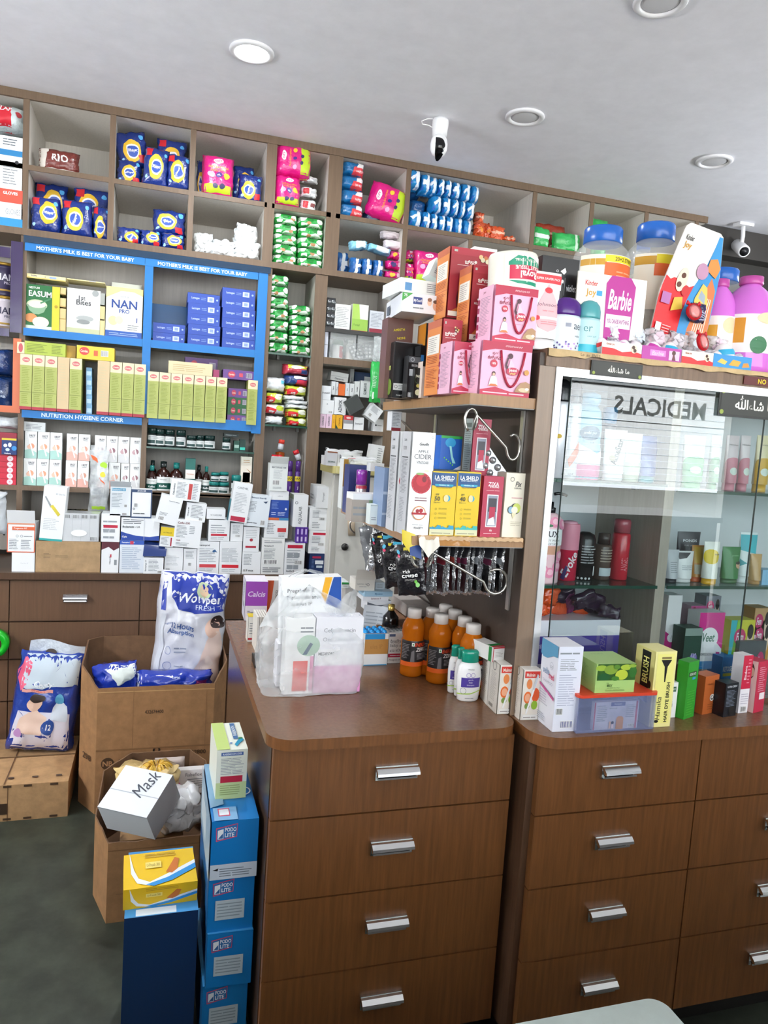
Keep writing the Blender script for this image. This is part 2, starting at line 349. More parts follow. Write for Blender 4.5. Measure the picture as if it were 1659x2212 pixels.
# ---------------- wall shelving ----------------
sh=empty('wall_shelving',(1.1,3.99,0)); tag(sh,'tall brown laminate wall shelving with open grey pigeonholes up to the ceiling','shelving')
off=Vector((1.1,3.99,0))
def part(name,boxes,parent=sh,of=off):
    M=MB()
    for b in boxes: M.box(b[0]-of.x,b[1]-of.y,b[2]-of.z,b[3]-of.x,b[4]-of.y,b[5]-of.z,b[6])
    return M.build(name,parent)
part('back_panel',[(-2.3,3.975,.9,3.0,3.985,2.352,INNER),(-2.3,YU,2.352,3.0,YU+.01,CEIL-.001,INNER_LIT)])
def vert(x,w,z0,z1,c=FRAME):
    YB=YU if z0>2.3 else 3.98
    part('divider',[(x-w/2,YS,z0,x+w/2,YS+.006,z1,c),(x-w/2+.002,YS+.006,z0,x+w/2-.002,YB-.006,z1,INNER_LIT if z0>2.3 else INNER)])
def hor(x0,x1,z,t=.022,c=FRAME,inn=INNER,y0=YS):
    YB=YU if z>2.3 else 3.98
    part('shelf',[(x0,y0,z-t,x1,y0+.006,z,c),(x0,y0+.006,z-t+.001,x1,YB-.006,z-.001,INNER_LIT if z>2.3 else inn)])
part('top_board',[(-2.3,YS-.004,2.928,3.0,YS+.01,CEIL-.001,FRAME),(-2.3,YS+.01,2.9285,3.0,YU-.001,CEIL-.0012,INNER_LIT)])
UX_=[-1.3,-.95,-.59,-.235,.115,.48,.795,1.173,1.887,2.238,2.59,2.93]; UW={.48:.048,.795:.07}
for x in UX_: vert(x,UW.get(x,.025),2.38,2.928)
for a,b in zip(UX_[1:],UX_[2:]): 
    hor(a+.0125,b-.0125,2.655 if a!=-.235 else 2.655)
part('bottom_board',[(-2.3,YS-.006,2.3525,3.0,YU-.001,2.381,FRAME)])
vert(1.535,.022,2.382,2.632)
LX=[(-1.3,.03),(-.59,.024),(-.057,.024),(.487,.045),(.755,.062),(1.14,.03)]
for x,w in LX: vert(x,w,ZC+.002,2.351)
for a,b in ((-1.29,-.602),(-.578,-.069),(-.045,.464)):
    hor(a,b,1.950); hor(a,b,1.588); hor(a,b,1.243)
hor(.787,1.124,2.10,.02,mat('1d1b1a',.3),mat('1d1b1a',.3)); hor(.787,1.124,1.953,.033); hor(.787,1.124,1.60,.022)
GS=mat('a9c9bd',.05,kind='glass',add=.08)
for x0,x1,z in ((.51,.723,1.951),(.51,.723,1.598),(-.045,.464,1.455),(-.045,.464,1.235)):
    M=MB(); M.box(x0-off.x,YS+.004-off.y,z-.009,x1-off.x,YB-.008-off.y,z,GS); M.box(x0-off.x,YS-off.y,z-.009,x1-off.x,YS+.004-off.y,z,GEDGE)
    if x0>.5:
        for q in (.25,.8): M.box(x0+(x1-x0)*q-off.x-.006,YS+.03-off.y,z-.03,x0+(x1-x0)*q-off.x+.006,YS+.06-off.y,z-.0091,'4a4642')
    M.build('glass_shelf',sh)
# near-black sheet painting in the shade of the void below the right-hand bay
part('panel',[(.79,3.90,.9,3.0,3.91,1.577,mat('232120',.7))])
part('side_panel',[(1.155,YS,.9,1.17,3.9,2.35,FRAME)])
# ---------------- back counter with drawers ----------------
ct=MB(); ct.box(-2.3,YC,ZC-.03,.79,3.97,ZC,mat('5b4434',.3,kind='wood',amt=.2)); tag(ct.build('countertop'),'brown worktop under the wall shelving, stacked with white cartons','countertop')
def handle(M,cx,y,cz,w=.1):
    M.box(cx-w/2,y-.008,cz-.017,cx+w/2,y,cz+.017,CHROME)
    pr=[(0,.016),(-.012,.014),(-.022,.006),(-.024,0),(-.018,-.003),(-.012,.0),(-.008,.006)]
    V=[];F=[]
    for s in (-1,1):
        for a,b in pr: V.append((cx+s*w/2,y+a-.004,cz+b))
    n=len(pr)
    for i in range(n): F.append((i,(i+1)%n,n+(i+1)%n,n+i))
    F+=[tuple(range(n))[::-1],tuple(range(n,2*n))]; M.add(V,F,CHROME)
    V=[];F=[]
    for s in (-1,1):
        for a,b in ((-.004,-.004),(-.016,-.009),(-.017,-.013),(-.004,-.015)): V.append((cx+s*w*.46,y+a,cz+b))
    F=[(0,1,5,4),(1,2,6,5),(2,3,7,6),(3,0,4,7),(0,3,2,1),(4,5,6,7)]; M.add(V,F,CHROME)
def cabinet(name,label,x0,x1,yf,yb,ztop,cols,rows,hx=None,wood=WOOD,inner=WOODD,hand=True,miss=(),sidec=None,hw=.1):
    root=empty(name,(x0,yf,0)); tag(root,label,'cabinet'); O=Vector((x0,yf,0))
    B=MB(); B.box(0,.02,.08,x1-x0,yb-yf,ztop,sidec or inner); B.box(.01,.05,0,x1-x0-.01,yb-yf,.08,'1c1917'); B.build('carcass',root)
    for ci,(a,b) in enumerate(cols):
        for ri,(z0,z1) in enumerate(rows):
            D=MB(); D.box(a-x0+.002,0,z0+.002,b-x0-.002,.019,z1-.002,wood); d=D.build('drawer',root)
            if (ci,ri) in miss: continue
            H=MB(); handle(H,(hx[ci] if hx else (a+b)/2)-x0,-.0002,(z0+z1)/2+(.012),hw); H.build('handle',d)
    return root
WB=mat('6a4d38',.42,kind='wood',amt=.2)
rows=[(.66,.845),(.49,.657),(.30,.487),(.09,.297)]
bd=atY(20,1300,3.50).x; b2=atY(302,1300,3.50).x
cabinet('drawer_cabinet','brown drawer cabinet below the wall shelving behind the cardboard boxes',-2.0,.27,3.50,3.96,.849,[(-1.2,bd),(bd,b2),(b2,b2+.54)],rows,wood=WB,miss={(c,r) for c in range(3) for r in range(4)}-{(1,0)},hx=[0,atY(163,1298,3.5).x,0])
# ---------------- front counters ----------------
def rrect(x0,y0,x1,y1,r,cor):
    P=[]; 
    for (cx,cy,a0,k) in ((x0+r,y0+r,180,'fl'),(x1-r,y0+r,270,'fr'),(x1-r,y1-r,0,'br'),(x0+r,y1-r,90,'bl')):
        if k in cor: P+=[(cx+r*math.cos(R(a0+90*i/8)),cy+r*math.sin(R(a0+90*i/8))) for i in range(9)]
        else: P.append({'fl':(x0,y0),'fr':(x1,y0),'br':(x1,y1),'bl':(x0,y1)}[k])
    return P
A=MB(); A.prism(rrect(.258,1.556,.876,2.62,.06,('fl','fr')),ZC-.026,ZC,WOOD,WOODT); tag(A.build('countertop'),'brown worktop with rounded front corner carrying the white carrier bag','countertop')
A=MB(); A.prism(rrect(.882,1.478,2.6,2.1,.07,('fl',)),ZC-.028,ZC,WOOD,WOODT); tag(A.build('countertop'),'brown worktop running under the glass showcase','countertop')
rw=[(.680,.852),(.482,.680),(.288,.482),(.09,.288)]
rw2=[(.669,.850),(.480,.669),(.287,.480),(.08,.287)]
cabinet('drawer_cabinet','narrow brown four-drawer counter unit below the carrier bag',.272,.874,1.584,2.60,.8535,[(.272,.874)],rw,hx=[.567],sidec=mat('4f3c30',.25,kind='wood'),hw=.104)
cabinet('drawer_cabinet','wide brown drawer counter unit below the glass showcase',.89,2.58,1.515,2.08,.8515,[(.905,1.377),(1.377,1.86),(1.86,2.58)],rw2,hx=[1.13,1.66,2.2],hw=.1)
# ---------------- partition with post, and glass showcase ----------------
pt=MB(); pt.box(.8803,1.632,ZC+.001,.8943,2.62,1.79,mat('3f3128',.45,kind='wood',amt=.15)); pt.box(.8803,1.628,ZC+.001,.9235,1.6319,1.7585,mat('8a735f',.3,kind='wood',amt=.15))
tag(pt.build('partition_panel'),'dark brown upright panel carrying the two side shelves, lighter brown front edge','panel')
sc=empty('display_showcase',(1.6,1.63,ZC)); tag(sc,'glass-fronted showcase in an aluminium frame, standing on the right worktop','display case'); so=Vector((1.6,1.63,ZC))
SX0,SX1,SYF,SYB=.925,2.6,1.63,1.98
part('back_panel',[(SX0,SYB-.012,ZC+.001,SX1,SYB,1.80,mat('d6d9dc',.6))],sc,so)
part('side_panel',[(.8945,SYF+.006,ZC+.001,.9245,SYB,1.7585,mat('c9ccce',.5))],sc,so)
part('base_board',[(SX0,SYF,ZC+.0005,SX1,SYB-.012,ZC+.012,mat('5f4534',.3,kind='wood'))],sc,so)
part('roof_panel',[(.8945,SYF-.004,1.759,SX1,SYB,1.80,mat('7d624c',.4,kind='wood'))],sc,so)
part('partition',[(1.30,SYF+.03,ZC+.012,1.33,SYB-.013,1.7585,mat('b3a698',.5,kind='wood',amt=.15))],sc,so)
part('frame',[(.924,SYF-.006,1.738,SX1,SYF+.014,1.7585,ALU),(.924,SYF-.006,ZC+.013,.942,SYF+.014,1.738,ALU)],sc,so)
for x0,x1,z in ((.945,1.299,1.485),(.945,1.299,1.212),(1.331,2.59,1.475),(1.331,2.59,1.212)):
    M=MB(); M.box(x0-so.x,SYF+.024-so.y,z-.007-so.z,x1-so.x,SYB-.02-so.y,z-so.z,mat('c4d6d2',.05,kind='glass',add=.05)); M.box(x0-so.x,SYF+.02-so.y,z-.008-so.z,x1-so.x,SYF+.024-so.y,z+.0005-so.z,GEDGE)
    M.box(x1-.04-so.x,SYF+.10-so.y,z-.022-so.z,x1-.028-so.x,SYF+.12-so.y,z-.0081-so.z,'5a5650'); M.build('glass_shelf',sc)
PANE=mat('f2f7f7',.0,kind='glass',mul=2.1,add=.05)
for x0,x1,y in ((.974,1.578,.004),(1.5785,2.59,.004)):
    M=MB(); M.box(x0-so.x,y,.02,x1-so.x,y+.004,.857,PANE); M.box(x0-so.x-.0012,y-.0005,.02,x0-so.x,y+.0045,.857,mat('33413d',.3)); M.build('glass_door',sc)
# ---------------- side shelves on the partition ----------------
SH=mat('a47c55',.4,kind='wood',amt=.2); SHU=mat('8f9192',.5)
def sideshelf(name,label,x0,z,t):
    M=MB(); M.box(x0,1.635,z-t,.880,2.345,z,SH); M.box(x0+.002,1.637,z-t-.002,.879,2.343,z-t,SHU); s=tag(M.build(name),label,'shelf')
    for y in (1.688,2.30):   # strap and scroll bracket
        K=MB(); K.box(.8745,y-.008,z-t-.17,.8795,y+.008,z-t-.0025,STEEL)
        pts=[]
        for i in range(13): a=R(250-i*26); pts.append((.868-.27+.028*math.cos(a)+.03,y-.006,z-t-.035+.028*math.sin(a)))
        c1=pts[-1]
        pts2=[(.60+.20*q+.02,y-.006,z-t-.006-.10*q) for q in (.15,.3,.5,.7,.9)]
        pts3=[(.835+.032*math.cos(R(-140+i*24)),y-.006,z-t-.095+.032*math.sin(R(-140+i*24))) for i in range(12)]
        k=(.88-x0)/.30
        allp=[(.88-(.88-p[0])*k,p[1],p[2]) for p in pts[::-1][0:0]+pts+pts2+pts3]
        K.tube(allp,.0035,STEEL,8); K.build('scroll_bracket',s)
    return s
sideshelf('side_shelf','upper brown side shelf carrying the pink gift cartons',.706,1.678,.026)
sideshelf('side_shelf','lower brown side shelf carrying the tall vinegar cartons',.585,1.332,.022)
# ---------------- ceiling fittings ----------------
def down(P,label,lit):
    root=empty('ceiling_light',(P.x,P.y,CEIL)); tag(root,label,'ceiling light',None)
    M=MB(); M.lathe([(.082,-.0005),(.083,-.006),(.078,-.011),(.064,-.0115),(.060,-.006),(.059,-.0005)],mat('e9e9ec',.4),36,caps=False); M.build('trim_ring',root)
    M=MB(); M.lathe([(.0592,-.004),(.05,-.0075),(.02,-.0085),(.0001,-.0088)],mat('f7fbff',.4,kind='emit',s=26) if lit else mat('d5d5d8',.5),36); M.build('diffuser',root)
down(atZ(544,110,CEIL),'round recessed ceiling light that is switched on',True)
down(atZ(1134,251,CEIL),'unlit round recessed ceiling light beside the white dome camera',False)
down(atZ(1543,347,CEIL),'unlit round recessed ceiling light farthest right',False)
down(atZ(1427,2,CEIL),'unlit round recessed ceiling light cut by the top edge',False)
pl=atZ(544,110,CEIL); l=bpy.data.lights.new('downlight','AREA'); l.shape='DISK'; l.size=.12; l.energy=9; l.color=(.95,.98,1); o=bpy.data.objects.new('downlight',l); COL.objects.link(o); o.location=(pl.x,pl.y,CEIL-.013)
P=atZ(952,258,CEIL); root=empty('dome_camera',(P.x,P.y,CEIL)); tag(root,'white pan-and-tilt security camera hanging from the ceiling','security camera')
wh=mat('f0f0f2',.3)
M=MB(); M.lathe([(.034,-.0005),(.036,-.01),(.036,-.03),(.033,-.05),(.032,-.07)],wh,32); M.build('base',root)
M=MB(); M.lathe([(.026,-.0705),(.034,-.085),(.038,-.105),(.037,-.128),(.028,-.148),(.012,-.158),(.001,-.16)],wh,32,sy=.95)
hd=M.build('camera_head',root)
M=MB(); M.face('x',lambda u,v,n:(.026*(2*u-1)*.9-.004,-.0405+.03*((2*u-1)**2*.35+(2*v-1)**2*.45)-n*0,-.115+.034*(2*v-1)),1,1,True); M.e('x',.5,.5,.5,mat('08080a',.08),rv=.9); M.lathe([(.0001,0),(.008,0)],'1a1a22',12) ; M.build('lens_window',hd)
M=MB(); M.tube([(-.03,0,-.004),(-.06,.0,-.008),(-.085,.005,-.02),(-.08,.01,-.03),(-.05,.01,-.03),(-.03,.005,-.04)],.0022,wh); M.build('cable',root)
P=atZ(1604,490,CEIL); root=empty('bullet_camera',(P.x,3.70,CEIL-.013)); tag(root,'white bullet security camera on a wall bracket in the dark corner','security camera')
P.z=CEIL-.013; P.x=3.255; root.location=(3.255,3.70,P.z)
M=MB(); M.box(-.05,-.03,0,.05,.03,CEIL-P.z-.001 if CEIL>P.z+.004 else .01,wh); M.box(-.05,-.03,-.004,.05,.03,.0,wh); M.tube([(0,0,-.004),(.005,0,-.06),(0,0,-.10)],.012,wh); M.build('mount',root)
M=MB(); M.lathe([(.03,-.075),(.034,-.07),(.034,.09),(.02,.1),(.001,.1)],wh,24); M.lathe([(.026,-.0755),(.001,-.0756)],'16161a',24)
b=M.build('barrel',root,(-.0,0,-.13),(R(0),0,0)); b.rotation_euler=(R(-62),R(8),R(-20))
# ================= wall shelving: upper pigeonholes =================
K1=Fr(0,180,2.765); K2=Fr(560,280,3.77); KB=Fr(0,500,2.765); K3=Fr(0,880,4.1475); K4=Fr(320,900,4.1475); K5=Fr(1000,340,5.53); KE=Fr(560,590,5.53); KU=Fr(860,330,7.63)
ZU,ZL=2.3812,2.6552
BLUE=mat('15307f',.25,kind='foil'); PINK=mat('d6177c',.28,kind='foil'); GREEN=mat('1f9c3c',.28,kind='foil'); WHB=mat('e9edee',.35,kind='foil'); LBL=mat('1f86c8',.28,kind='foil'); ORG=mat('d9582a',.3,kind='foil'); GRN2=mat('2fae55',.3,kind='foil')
def blueart(sd):
    def f(M):
        g=random.Random(sd); u=.5+g.uniform(-.12,.12); v=.45+g.uniform(-.1,.1)
        M.e('f',u,v,.30,'f0c132',rv=.32); M.e('f',u+.02,v,.22,'f4f4fa',rv=.2); M.e('f',u+.02,v,.19,'3557b5',rv=.15)
        M.t('f',g.choice(('Whisper','Whisper')),u+.02,v,.11,'ffffff',rot=g.choice((0,10,80)),mw=.34,b=1,it=1)
        M.r('f',*( (.06,.74,.3,.93) if g.random()<.5 else (.68,.1,.92,.3)),'c8242f')
        M.e('f',.85,.8,.08,'58aee8'); M.e('f',.14,.2,.06,'9fd0f4')
    return f
bl=[]
def packs(kind,label,F,lst,Y,z,d,c,art,grp,cat='pads pack',**k):
    out=[]
    for i,q in enumerate(lst):
        x0,y0,x1,y1=q[:4]; zz=z if len(q)<5 or q[4] is None else q[4]; yy=Y+(q[5] if len(q)>5 else 0); ry=q[6] if len(q)>6 else 0
        sp=span(F,x0,y0,x1,y1,yy)
        if zz: sp=(Vector((sp[0].x,yy,zz)),sp[1],sp[2]+(sp[0].z-zz))
        o=pouch(kind,label[i] if isinstance(label,list) else label%nth(i,len(lst)),cat,sp,d,c,art(i) if art else None,ry=ry,group=grp,seed=i+len(grp),**k); out.append(o)
    return out
# crimson-brown pack alone
packs('sanitary_pad_pack',['brown and white foil pack lying alone in the top left pigeonhole'],K1,[(225,385,468,515)],3.74,ZL,.09,mat('6e2a22',.3,kind='foil'),lambda i:(lambda M:(M.t('f','RIO',.55,.6,.3,'f2efe9',b=1),M.r('f',.0,.02,1,.14,'e8e4de'),M.p('f',[(0,.1),(.16,.1),(.26,.95),(0,.95)],'d9d2c8'))),'single packs')
wb='blue and yellow sanitary pad pack, '
G='blue pad packs'
packs('sanitary_pad_pack',[wb+s for s in ('rear left one in the lower left pigeonhole','rear right one in the lower left pigeonhole','front left one in the lower left pigeonhole','front middle one in the lower left pigeonhole','front right one in the lower left pigeonhole')],
  K1,[(205,590,400,705,2.455,.12),(440,620,655,735,2.455,.12),(180,670,358,885,ZU),(366,690,548,905,ZU),(552,725,655,935,ZU,.02)],3.715,None,.075,BLUE,blueart,G)
packs('sanitary_pad_pack',[wb+s for s in ('top left one of the pile below the ceiling','top right one of the pile below the ceiling','bottom left one of the pile below the ceiling','bottom middle one of the pile below the ceiling','bottom right one of the pile below the ceiling')],
  K1,[(720,280,905,432,2.745,.06,-12),(940,325,1115,440,2.745,.10),(700,448,845,568,ZL,.05),(850,372,1000,592,ZL,0,4),(998,415,1140,622,ZL)],3.715,None,.075,BLUE,lambda i:blueart(i+9),G)
packs('sanitary_pad_pack',[wb+s for s in ('lying on top of the three in the second pigeonhole','left one of the three in the second pigeonhole','middle one of the three in the second pigeonhole','right one of the three in the second pigeonhole')],
  K1,[(915,750,1110,898,2.455,.03),(700,852,838,970,ZU),(835,870,962,990,ZU),(962,890,1105,1003,ZU)],3.715,None,.08,BLUE,lambda i:blueart(i+21),G)
packs('sanitary_pad_pack',[wb+s for s in ('behind the pink pack in the third pigeonhole','standing right of the pink pack in the third pigeonhole','lying behind and right of the pink pack')],
  K1,[(1178,450,1230,640,ZL,.1),(1430,535,1568,698,ZL),(1395,485,1525,600,2.70,.14)],3.73,None,.07,BLUE,lambda i:blueart(i+31),G)
def pinkart(rot=0,end='b'):
    def f(M):
        if end=='b':
            M.r('f',.0,.0,1,.24,'b9d326'); M.e('f',.5,.82,.17,'f7e9f1',rv=.07); M.t('f','SOFY',.5,.82,.06,'c01070',b=1); M.t('f','ANTI-BACTERIA',.5,.67,.05,'ff9a2e',mw=.7,b=1); M.t('f','EXTRA LONG',.5,.6,.045,'ff9a2e',mw=.6,b=1)
            for x,cc in ((.28,'f3a6cf'),(.52,'4a2c86'),(.76,'f5c332')): M.e('f',x,.48,.1,cc)
            M.t('f','XL',.52,.48,.05,'ffffff',b=1)
            for x in (.42,.64): M.e('f',x,.22,.08,'33305e')
        else:
            M.r('f',.68,0,1,1,'b9d326'); M.e('f',.2,.55,.07,'f7e9f1',rv=.16); M.t('f','SOFY',.2,.55,.06,'c01070',rot=90,b=1); M.t('f','ANTI-BACTERIA',.36,.5,.05,'ff9a2e',rot=90,mw=.7,b=1)
            for y,cc in ((.25,'f3a6cf'),(.5,'4a2c86'),(.75,'f5c332')): M.e('f',.5,y,.06,cc)
            for y in (.4,.6): M.e('f',.7,y,.05,'33305e')
    return f
packs('sanitary_pad_pack',['large pink pad pack with lime bottom standing in the third pigeonhole'],K1,[(1210,418,1400,666)],3.705,ZL,.11,PINK,lambda i:pinkart(),'large pink pad packs',b=.35)
packs('sanitary_pad_pack',['pink pad pack with lime end lying sideways right under the ceiling','pink pad pack with lime bottom below the sideways one'],K2,[(148,100,438,362,2.80),(138,358,345,626,ZL)],3.69,None,.12,PINK,lambda i:pinkart(0,'r' if i==0 else 'b'),'large pink pad packs',b=.35)
packs('sanitary_pad_pack',['large tilted pink pad pack with lime end beside the blue and red stack'],K2,[(878,425,1185,715,2.672,0,14)],3.70,None,.12,PINK,lambda i:pinkart(0,'r'),'large pink pad packs',b=.35)
packs('small_pouch',['small clear and grey pouch on top of two others','small white pouch with a red square in the middle','small white and maroon pouch at the bottom'],K2,[(350,375,480,470,2.80,.04),(345,465,475,560,2.728,.03),(345,565,465,648,ZL,.02)],3.70,None,.06,WHB,lambda i:(lambda M:(M.r('f',.1,.2,.45,.8,'c02834' if i else '8f9396'),M.r('f',.6,.3,.9,.6,'7c3a3a' if i==2 else 'b9bcbe'))),'small white pouches beside the pink packs')
packs('wipes_pouch',['white plastic pouch, crumpled, at the left of the white pile','white plastic pouch in the middle of the white pile','white plastic pouch at the right of the white pile','white plastic pouch on top of the white pile'],K1,[(1165,885,1275,1015,ZU),(1265,930,1412,1035,ZU),(1400,935,1555,1062,ZU),(1398,832,1530,952,2.46,.02,8)],3.71,None,.09,WHB,None,'white pouches',amp=.012)
def greenart(i):
    def f(M):
        g=random.Random(i*3+1); M.p('f',[(0,1),(.35,1),(.2,.55),(0,.45)],'eef3ea'); M.p('f',[(.3,.0),(.95,.0),(.7,.4),(.45,.3)],'eaf1e6'); M.e('f',g.uniform(.4,.6),.72,.13,'157a2c',rv=.2); M.e('f',.8,.6,.12,'f4f4ee',rv=.25); M.e('f',g.uniform(.3,.8),g.uniform(.15,.5),.1,'b5835a',rv=.12); M.r('f',.1,.12,.32,.34,'f2f2ee')
    return f
n=0; lb=[]
L=[]
for r_ in range(5):
    for c_ in range(2):
        x0,x1=((118,318),(322,532))[c_]; y1=1110+ (30 if c_ else 0)-r_*66; L.append((x0,y1-66,x1,y1+4)); lb.append('green leaf-printed pad pack, %s, %s column of the cubby pile'%(top(4-r_,6),('left','right')[c_]))
for i,q in enumerate(L):
    sp=span(K2,*q,3.712); zz=ZU+(i//2)*.0485+.0003
    pouch('sanitary_pad_pack',lb[i],'pads pack',(Vector((sp[0].x,3.712,zz)),sp[1],.049),.12,GREEN,greenart(i),group='green packs in the upper cubby',seed=i,N=14)
for i,(x0,x1) in enumerate(((135,260),(280,400))):
    sp=span(K2,x0,770,x1,830,3.86); pouch('sanitary_pad_pack','dark green pad pack at the back of the cubby pile, %s one'%('left','right')[i],'pads pack',(Vector((sp[0].x,3.86,2.63-.001)),sp[1],.05),.1,GREEN,greenart(i+5),group='green packs in the upper cubby',seed=i+40,N=12)
def stk(M): M.p('f',[(.42,0),(1,0),(1,.55),(.5,.6)],'d9434a'); M.p('f',[(.62,.55),(.95,.5),(.9,1),(.7,1)],'f1f1f1'); M.t('f','NAPKIN',.75,.28,.16,'f6d9da',mw=.3,b=1)
for i,q in enumerate([(680,278,870,388),(665,388,865,492),(665,492,860,600),(655,598,860,710)]):
    sp=span(K2,*q,3.712); pouch('sanitary_pad_pack','blue, white and red pad pack, %s of its stack'%top(i,4),'pads pack',(Vector((sp[0].x,3.712,ZL+(3-i)*.0675)),sp[1],.0675),.14,mat('186ba6',.28,kind='foil'),lambda M:stk(M),group='blue and red stacked packs',seed=i,N=14)
packs('sanitary_pad_pack',['dark blue pack lying under the tilted pink pack'],K2,[(862,665,1000,752)],3.76,ZL,.10,mat('1c3a5e',.3,kind='foil'),None,'single packs')
def wart(i): return lambda M:(M.p('f',[(.35,0),(.6,0),(.62,.4),(.95,.42),(.95,.62),(.62,.6),(.7,1),(.42,1)],'eef2f4'),M.r('f',.05,.1,.2,.5,'2a5aa0'))
packs('sanitary_pad_pack',['blue and white pad pack %s'%s for s in ('leaning at the dark left side of the cubby','second from the left at the bottom of the cubby','third from the left at the bottom of the cubby','fourth from the left at the bottom of the cubby')],K2,[(632,985,735,1162,ZU,.08),(748,1035,838,1188,ZU),(842,1040,928,1198,ZU),(930,1050,1020,1206,ZU)],3.715,None,.09,mat('1f63a8',.28,kind='foil'),wart,'blue and white packs in the lower cubby')
packs('sanitary_pad_pack',['pale blue and white pad pack standing on the bottom row, left','pale blue and white pad pack lying across the bottom row, right'],K2,[(748,895,895,1040,2.512,.01,-8),(893,938,1082,1050,2.508,.0,10)],3.715,None,.09,mat('8fd0ea',.3,kind='foil'),lambda i:(lambda M:M.r('f',.3,.1,.85,.9,'eff5f6')),'pale packs in the lower cubby')
packs('sanitary_pad_pack',['white and faint pink pack topmost in the cubby','white and faint pink pack under the topmost one'],K2,[(1003,822,1165,905,2.60,.04),(1030,892,1185,980,2.54,.02)],3.72,None,.09,mat('efe3e8',.35,kind='foil'),None,'pale packs in the lower cubby')
packs('sanitary_pad_pack',['small pink pack with %s'%s for s in ('yellow face, highest of the three','dark badge, middle of the three','yellow corner, lowest of the three')],K2,[(1065,985,1165,1065,2.49,.02),(1040,1062,1172,1148,2.4345),(1030,1148,1160,1226,ZU)],3.715,None,.08,PINK,lambda i:(lambda M:(M.e('f',.4,.5,.18,'33266a' if i==1 else 'f2c23a',rv=.3),M.r('f',.7,.2,.95,.8,'f0c8dc'))),'small pink packs in the lower cubby')
# big blue pads piled in the open right-hand bay
def bigart(i):
    g=random.Random(i)
    s=g.choice((0,1,2)); k=g.uniform(-.06,.06)
    def f(M):
        M.p('f',[(.5+k,.02),(.8+k,.02),(.78+k,.4),(.74+k,.98),(.5+k,.98)],'e6ecf4')
        if s==0: M.r('f',.12,.36,.6,.62,'e6ecf4')
        if s==1: M.p('f',[(.1,.5),(.55,.75),(.55,.55),(.2,.35)],'e6ecf4')
        M.r('f',.05,.1,.22,.3,'2b59b8'); 
    return f
D7='dark blue'
rows_=[(0,[205,330,455,560,690,820,940,1060,1180],1000,ZL,'bottom'),(1,[580,730,880,1010,1120,1230],790,2.742,'middle'),(2,[510,690,850,1000,1130,1260],560,2.83,'top')]
k=0
xs={0:[(190,420),(420,560),(560,690),(690,820),(820,950),(950,1110),(1110,1270)],1:[(570,740),(740,900),(900,1030),(1030,1150),(1150,1300)],2:[(500,670),(670,790),(790,910),(910,1070),(1080,1240),(1240,1380)]}
for r_ in range(3):
    for i,(a,b) in enumerate(xs[r_]):
        ym={0:1080,1:870,2:600}[r_]+(a-500)*.14
        c=atY(*KU((a+b)/2,ym),3.70); w=atY(*KU(b,ym),3.70).x-atY(*KU(a,ym),3.70).x
        pouch('sanitary_pad_pack','large blue pad pack with white flap, %s, %s row of the pile'%(nth(i,len(xs[r_])),('bottom','middle','top')[r_]),'pads pack',(Vector((c.x,3.70+.004*i,ZL+.0885*r_)),w,.089),.16,LBL,bigart(k),group='large blue packs piled in the open bay',seed=k,N=14,b=.35); k+=1
for i,q in enumerate([(200,195,400,520),(400,245,560,555)]):
    sp=span(KU,*q,3.69); pouch('sanitary_pad_pack','large blue pad pack with white flap at the very top left, %s of two'%('left','right')[i],'pads pack',(Vector((sp[0].x,3.69,2.84+.001-.012*i)),sp[1],.095),.16,LBL,bigart(i+50),group='large blue packs piled in the open bay',seed=i+60,N=14,b=.35)
for i,q in enumerate([(190,560,420,760),(200,780,520,960)]):
    sp=span(KU,*q,3.76); pouch('sanitary_pad_pack','large blue pad pack in shadow at the left end of the pile, %s one'%('upper','lower')[i],'pads pack',(Vector((sp[0].x+.01,3.80,ZL+(.175,.0875)[i]*1.0)),sp[1]*.9,.085),.16,mat('1d5f9e',.3,kind='foil'),None,group='large blue packs piled in the open bay',seed=i+70,N=12)  # darker blue: the shadow on these packs is put into their colour
packs('snack_pouch',['orange pouch with pale stripe %s'%s for s in ('standing upright beside the blue pile','crumpled below the upright one','second from the left in the orange heap','third from the left in the orange heap','rightmost and flattest in the orange heap')],K5,[(170,640,262,765,2.735,.05),(155,760,270,950,ZL),(262,780,350,965,ZL,.03),(345,815,515,985,ZL,.02),(510,945,635,1025,ZL)],3.71,None,.07,ORG,lambda i:(lambda M:M.r('f',0,.45,1,.62,'efb79a') if i in (0,3,4) else M.e('f',.5,.5,.2,'e8902e')),'orange pouches in the open bay',cat='pouch',amp=.012)
packs('snack_pouch',['bright green pouch with a white band, left in its pigeonhole','dark green pouch with white edge, right in its pigeonhole'],K5,[(845,820,1050,1095,ZL,.0,3),(1105,890,1435,1160,ZL,.02,-3)],3.71,None,.07,GRN2,lambda i:(lambda M:M.r('f',0,.42,1,.62,'dfe9e2') if i==0 else M.r('f',.74,.05,.84,.95,'cfe6d4')),'green pouches in the upper right cubbies',cat='pouch')
packs('snack_pouch',['red-brown pouch lying behind the two green pouches','red-brown pouch standing low between the green pouches'],K5,[(900,790,1255,945,2.735,.14),(1040,940,1110,1110,ZL,.1)],3.72,None,.07,mat('a33a24',.3,kind='foil'),lambda i:(lambda M:M.r('f',0,.4,1,.5,'e8b8a0')),'red-brown pouches',cat='pouch')
packs('snack_pouch',['pale green pouch partly behind the blue-lidded jar','pale green pouch below it at the cubby edge'],K5,[(1555,720,1750,985,ZL,.0,2),(1555,1010,1700,1170,ZU)],3.72,None,.07,GRN2,None,'green pouches in the upper right cubbies',cat='pouch')
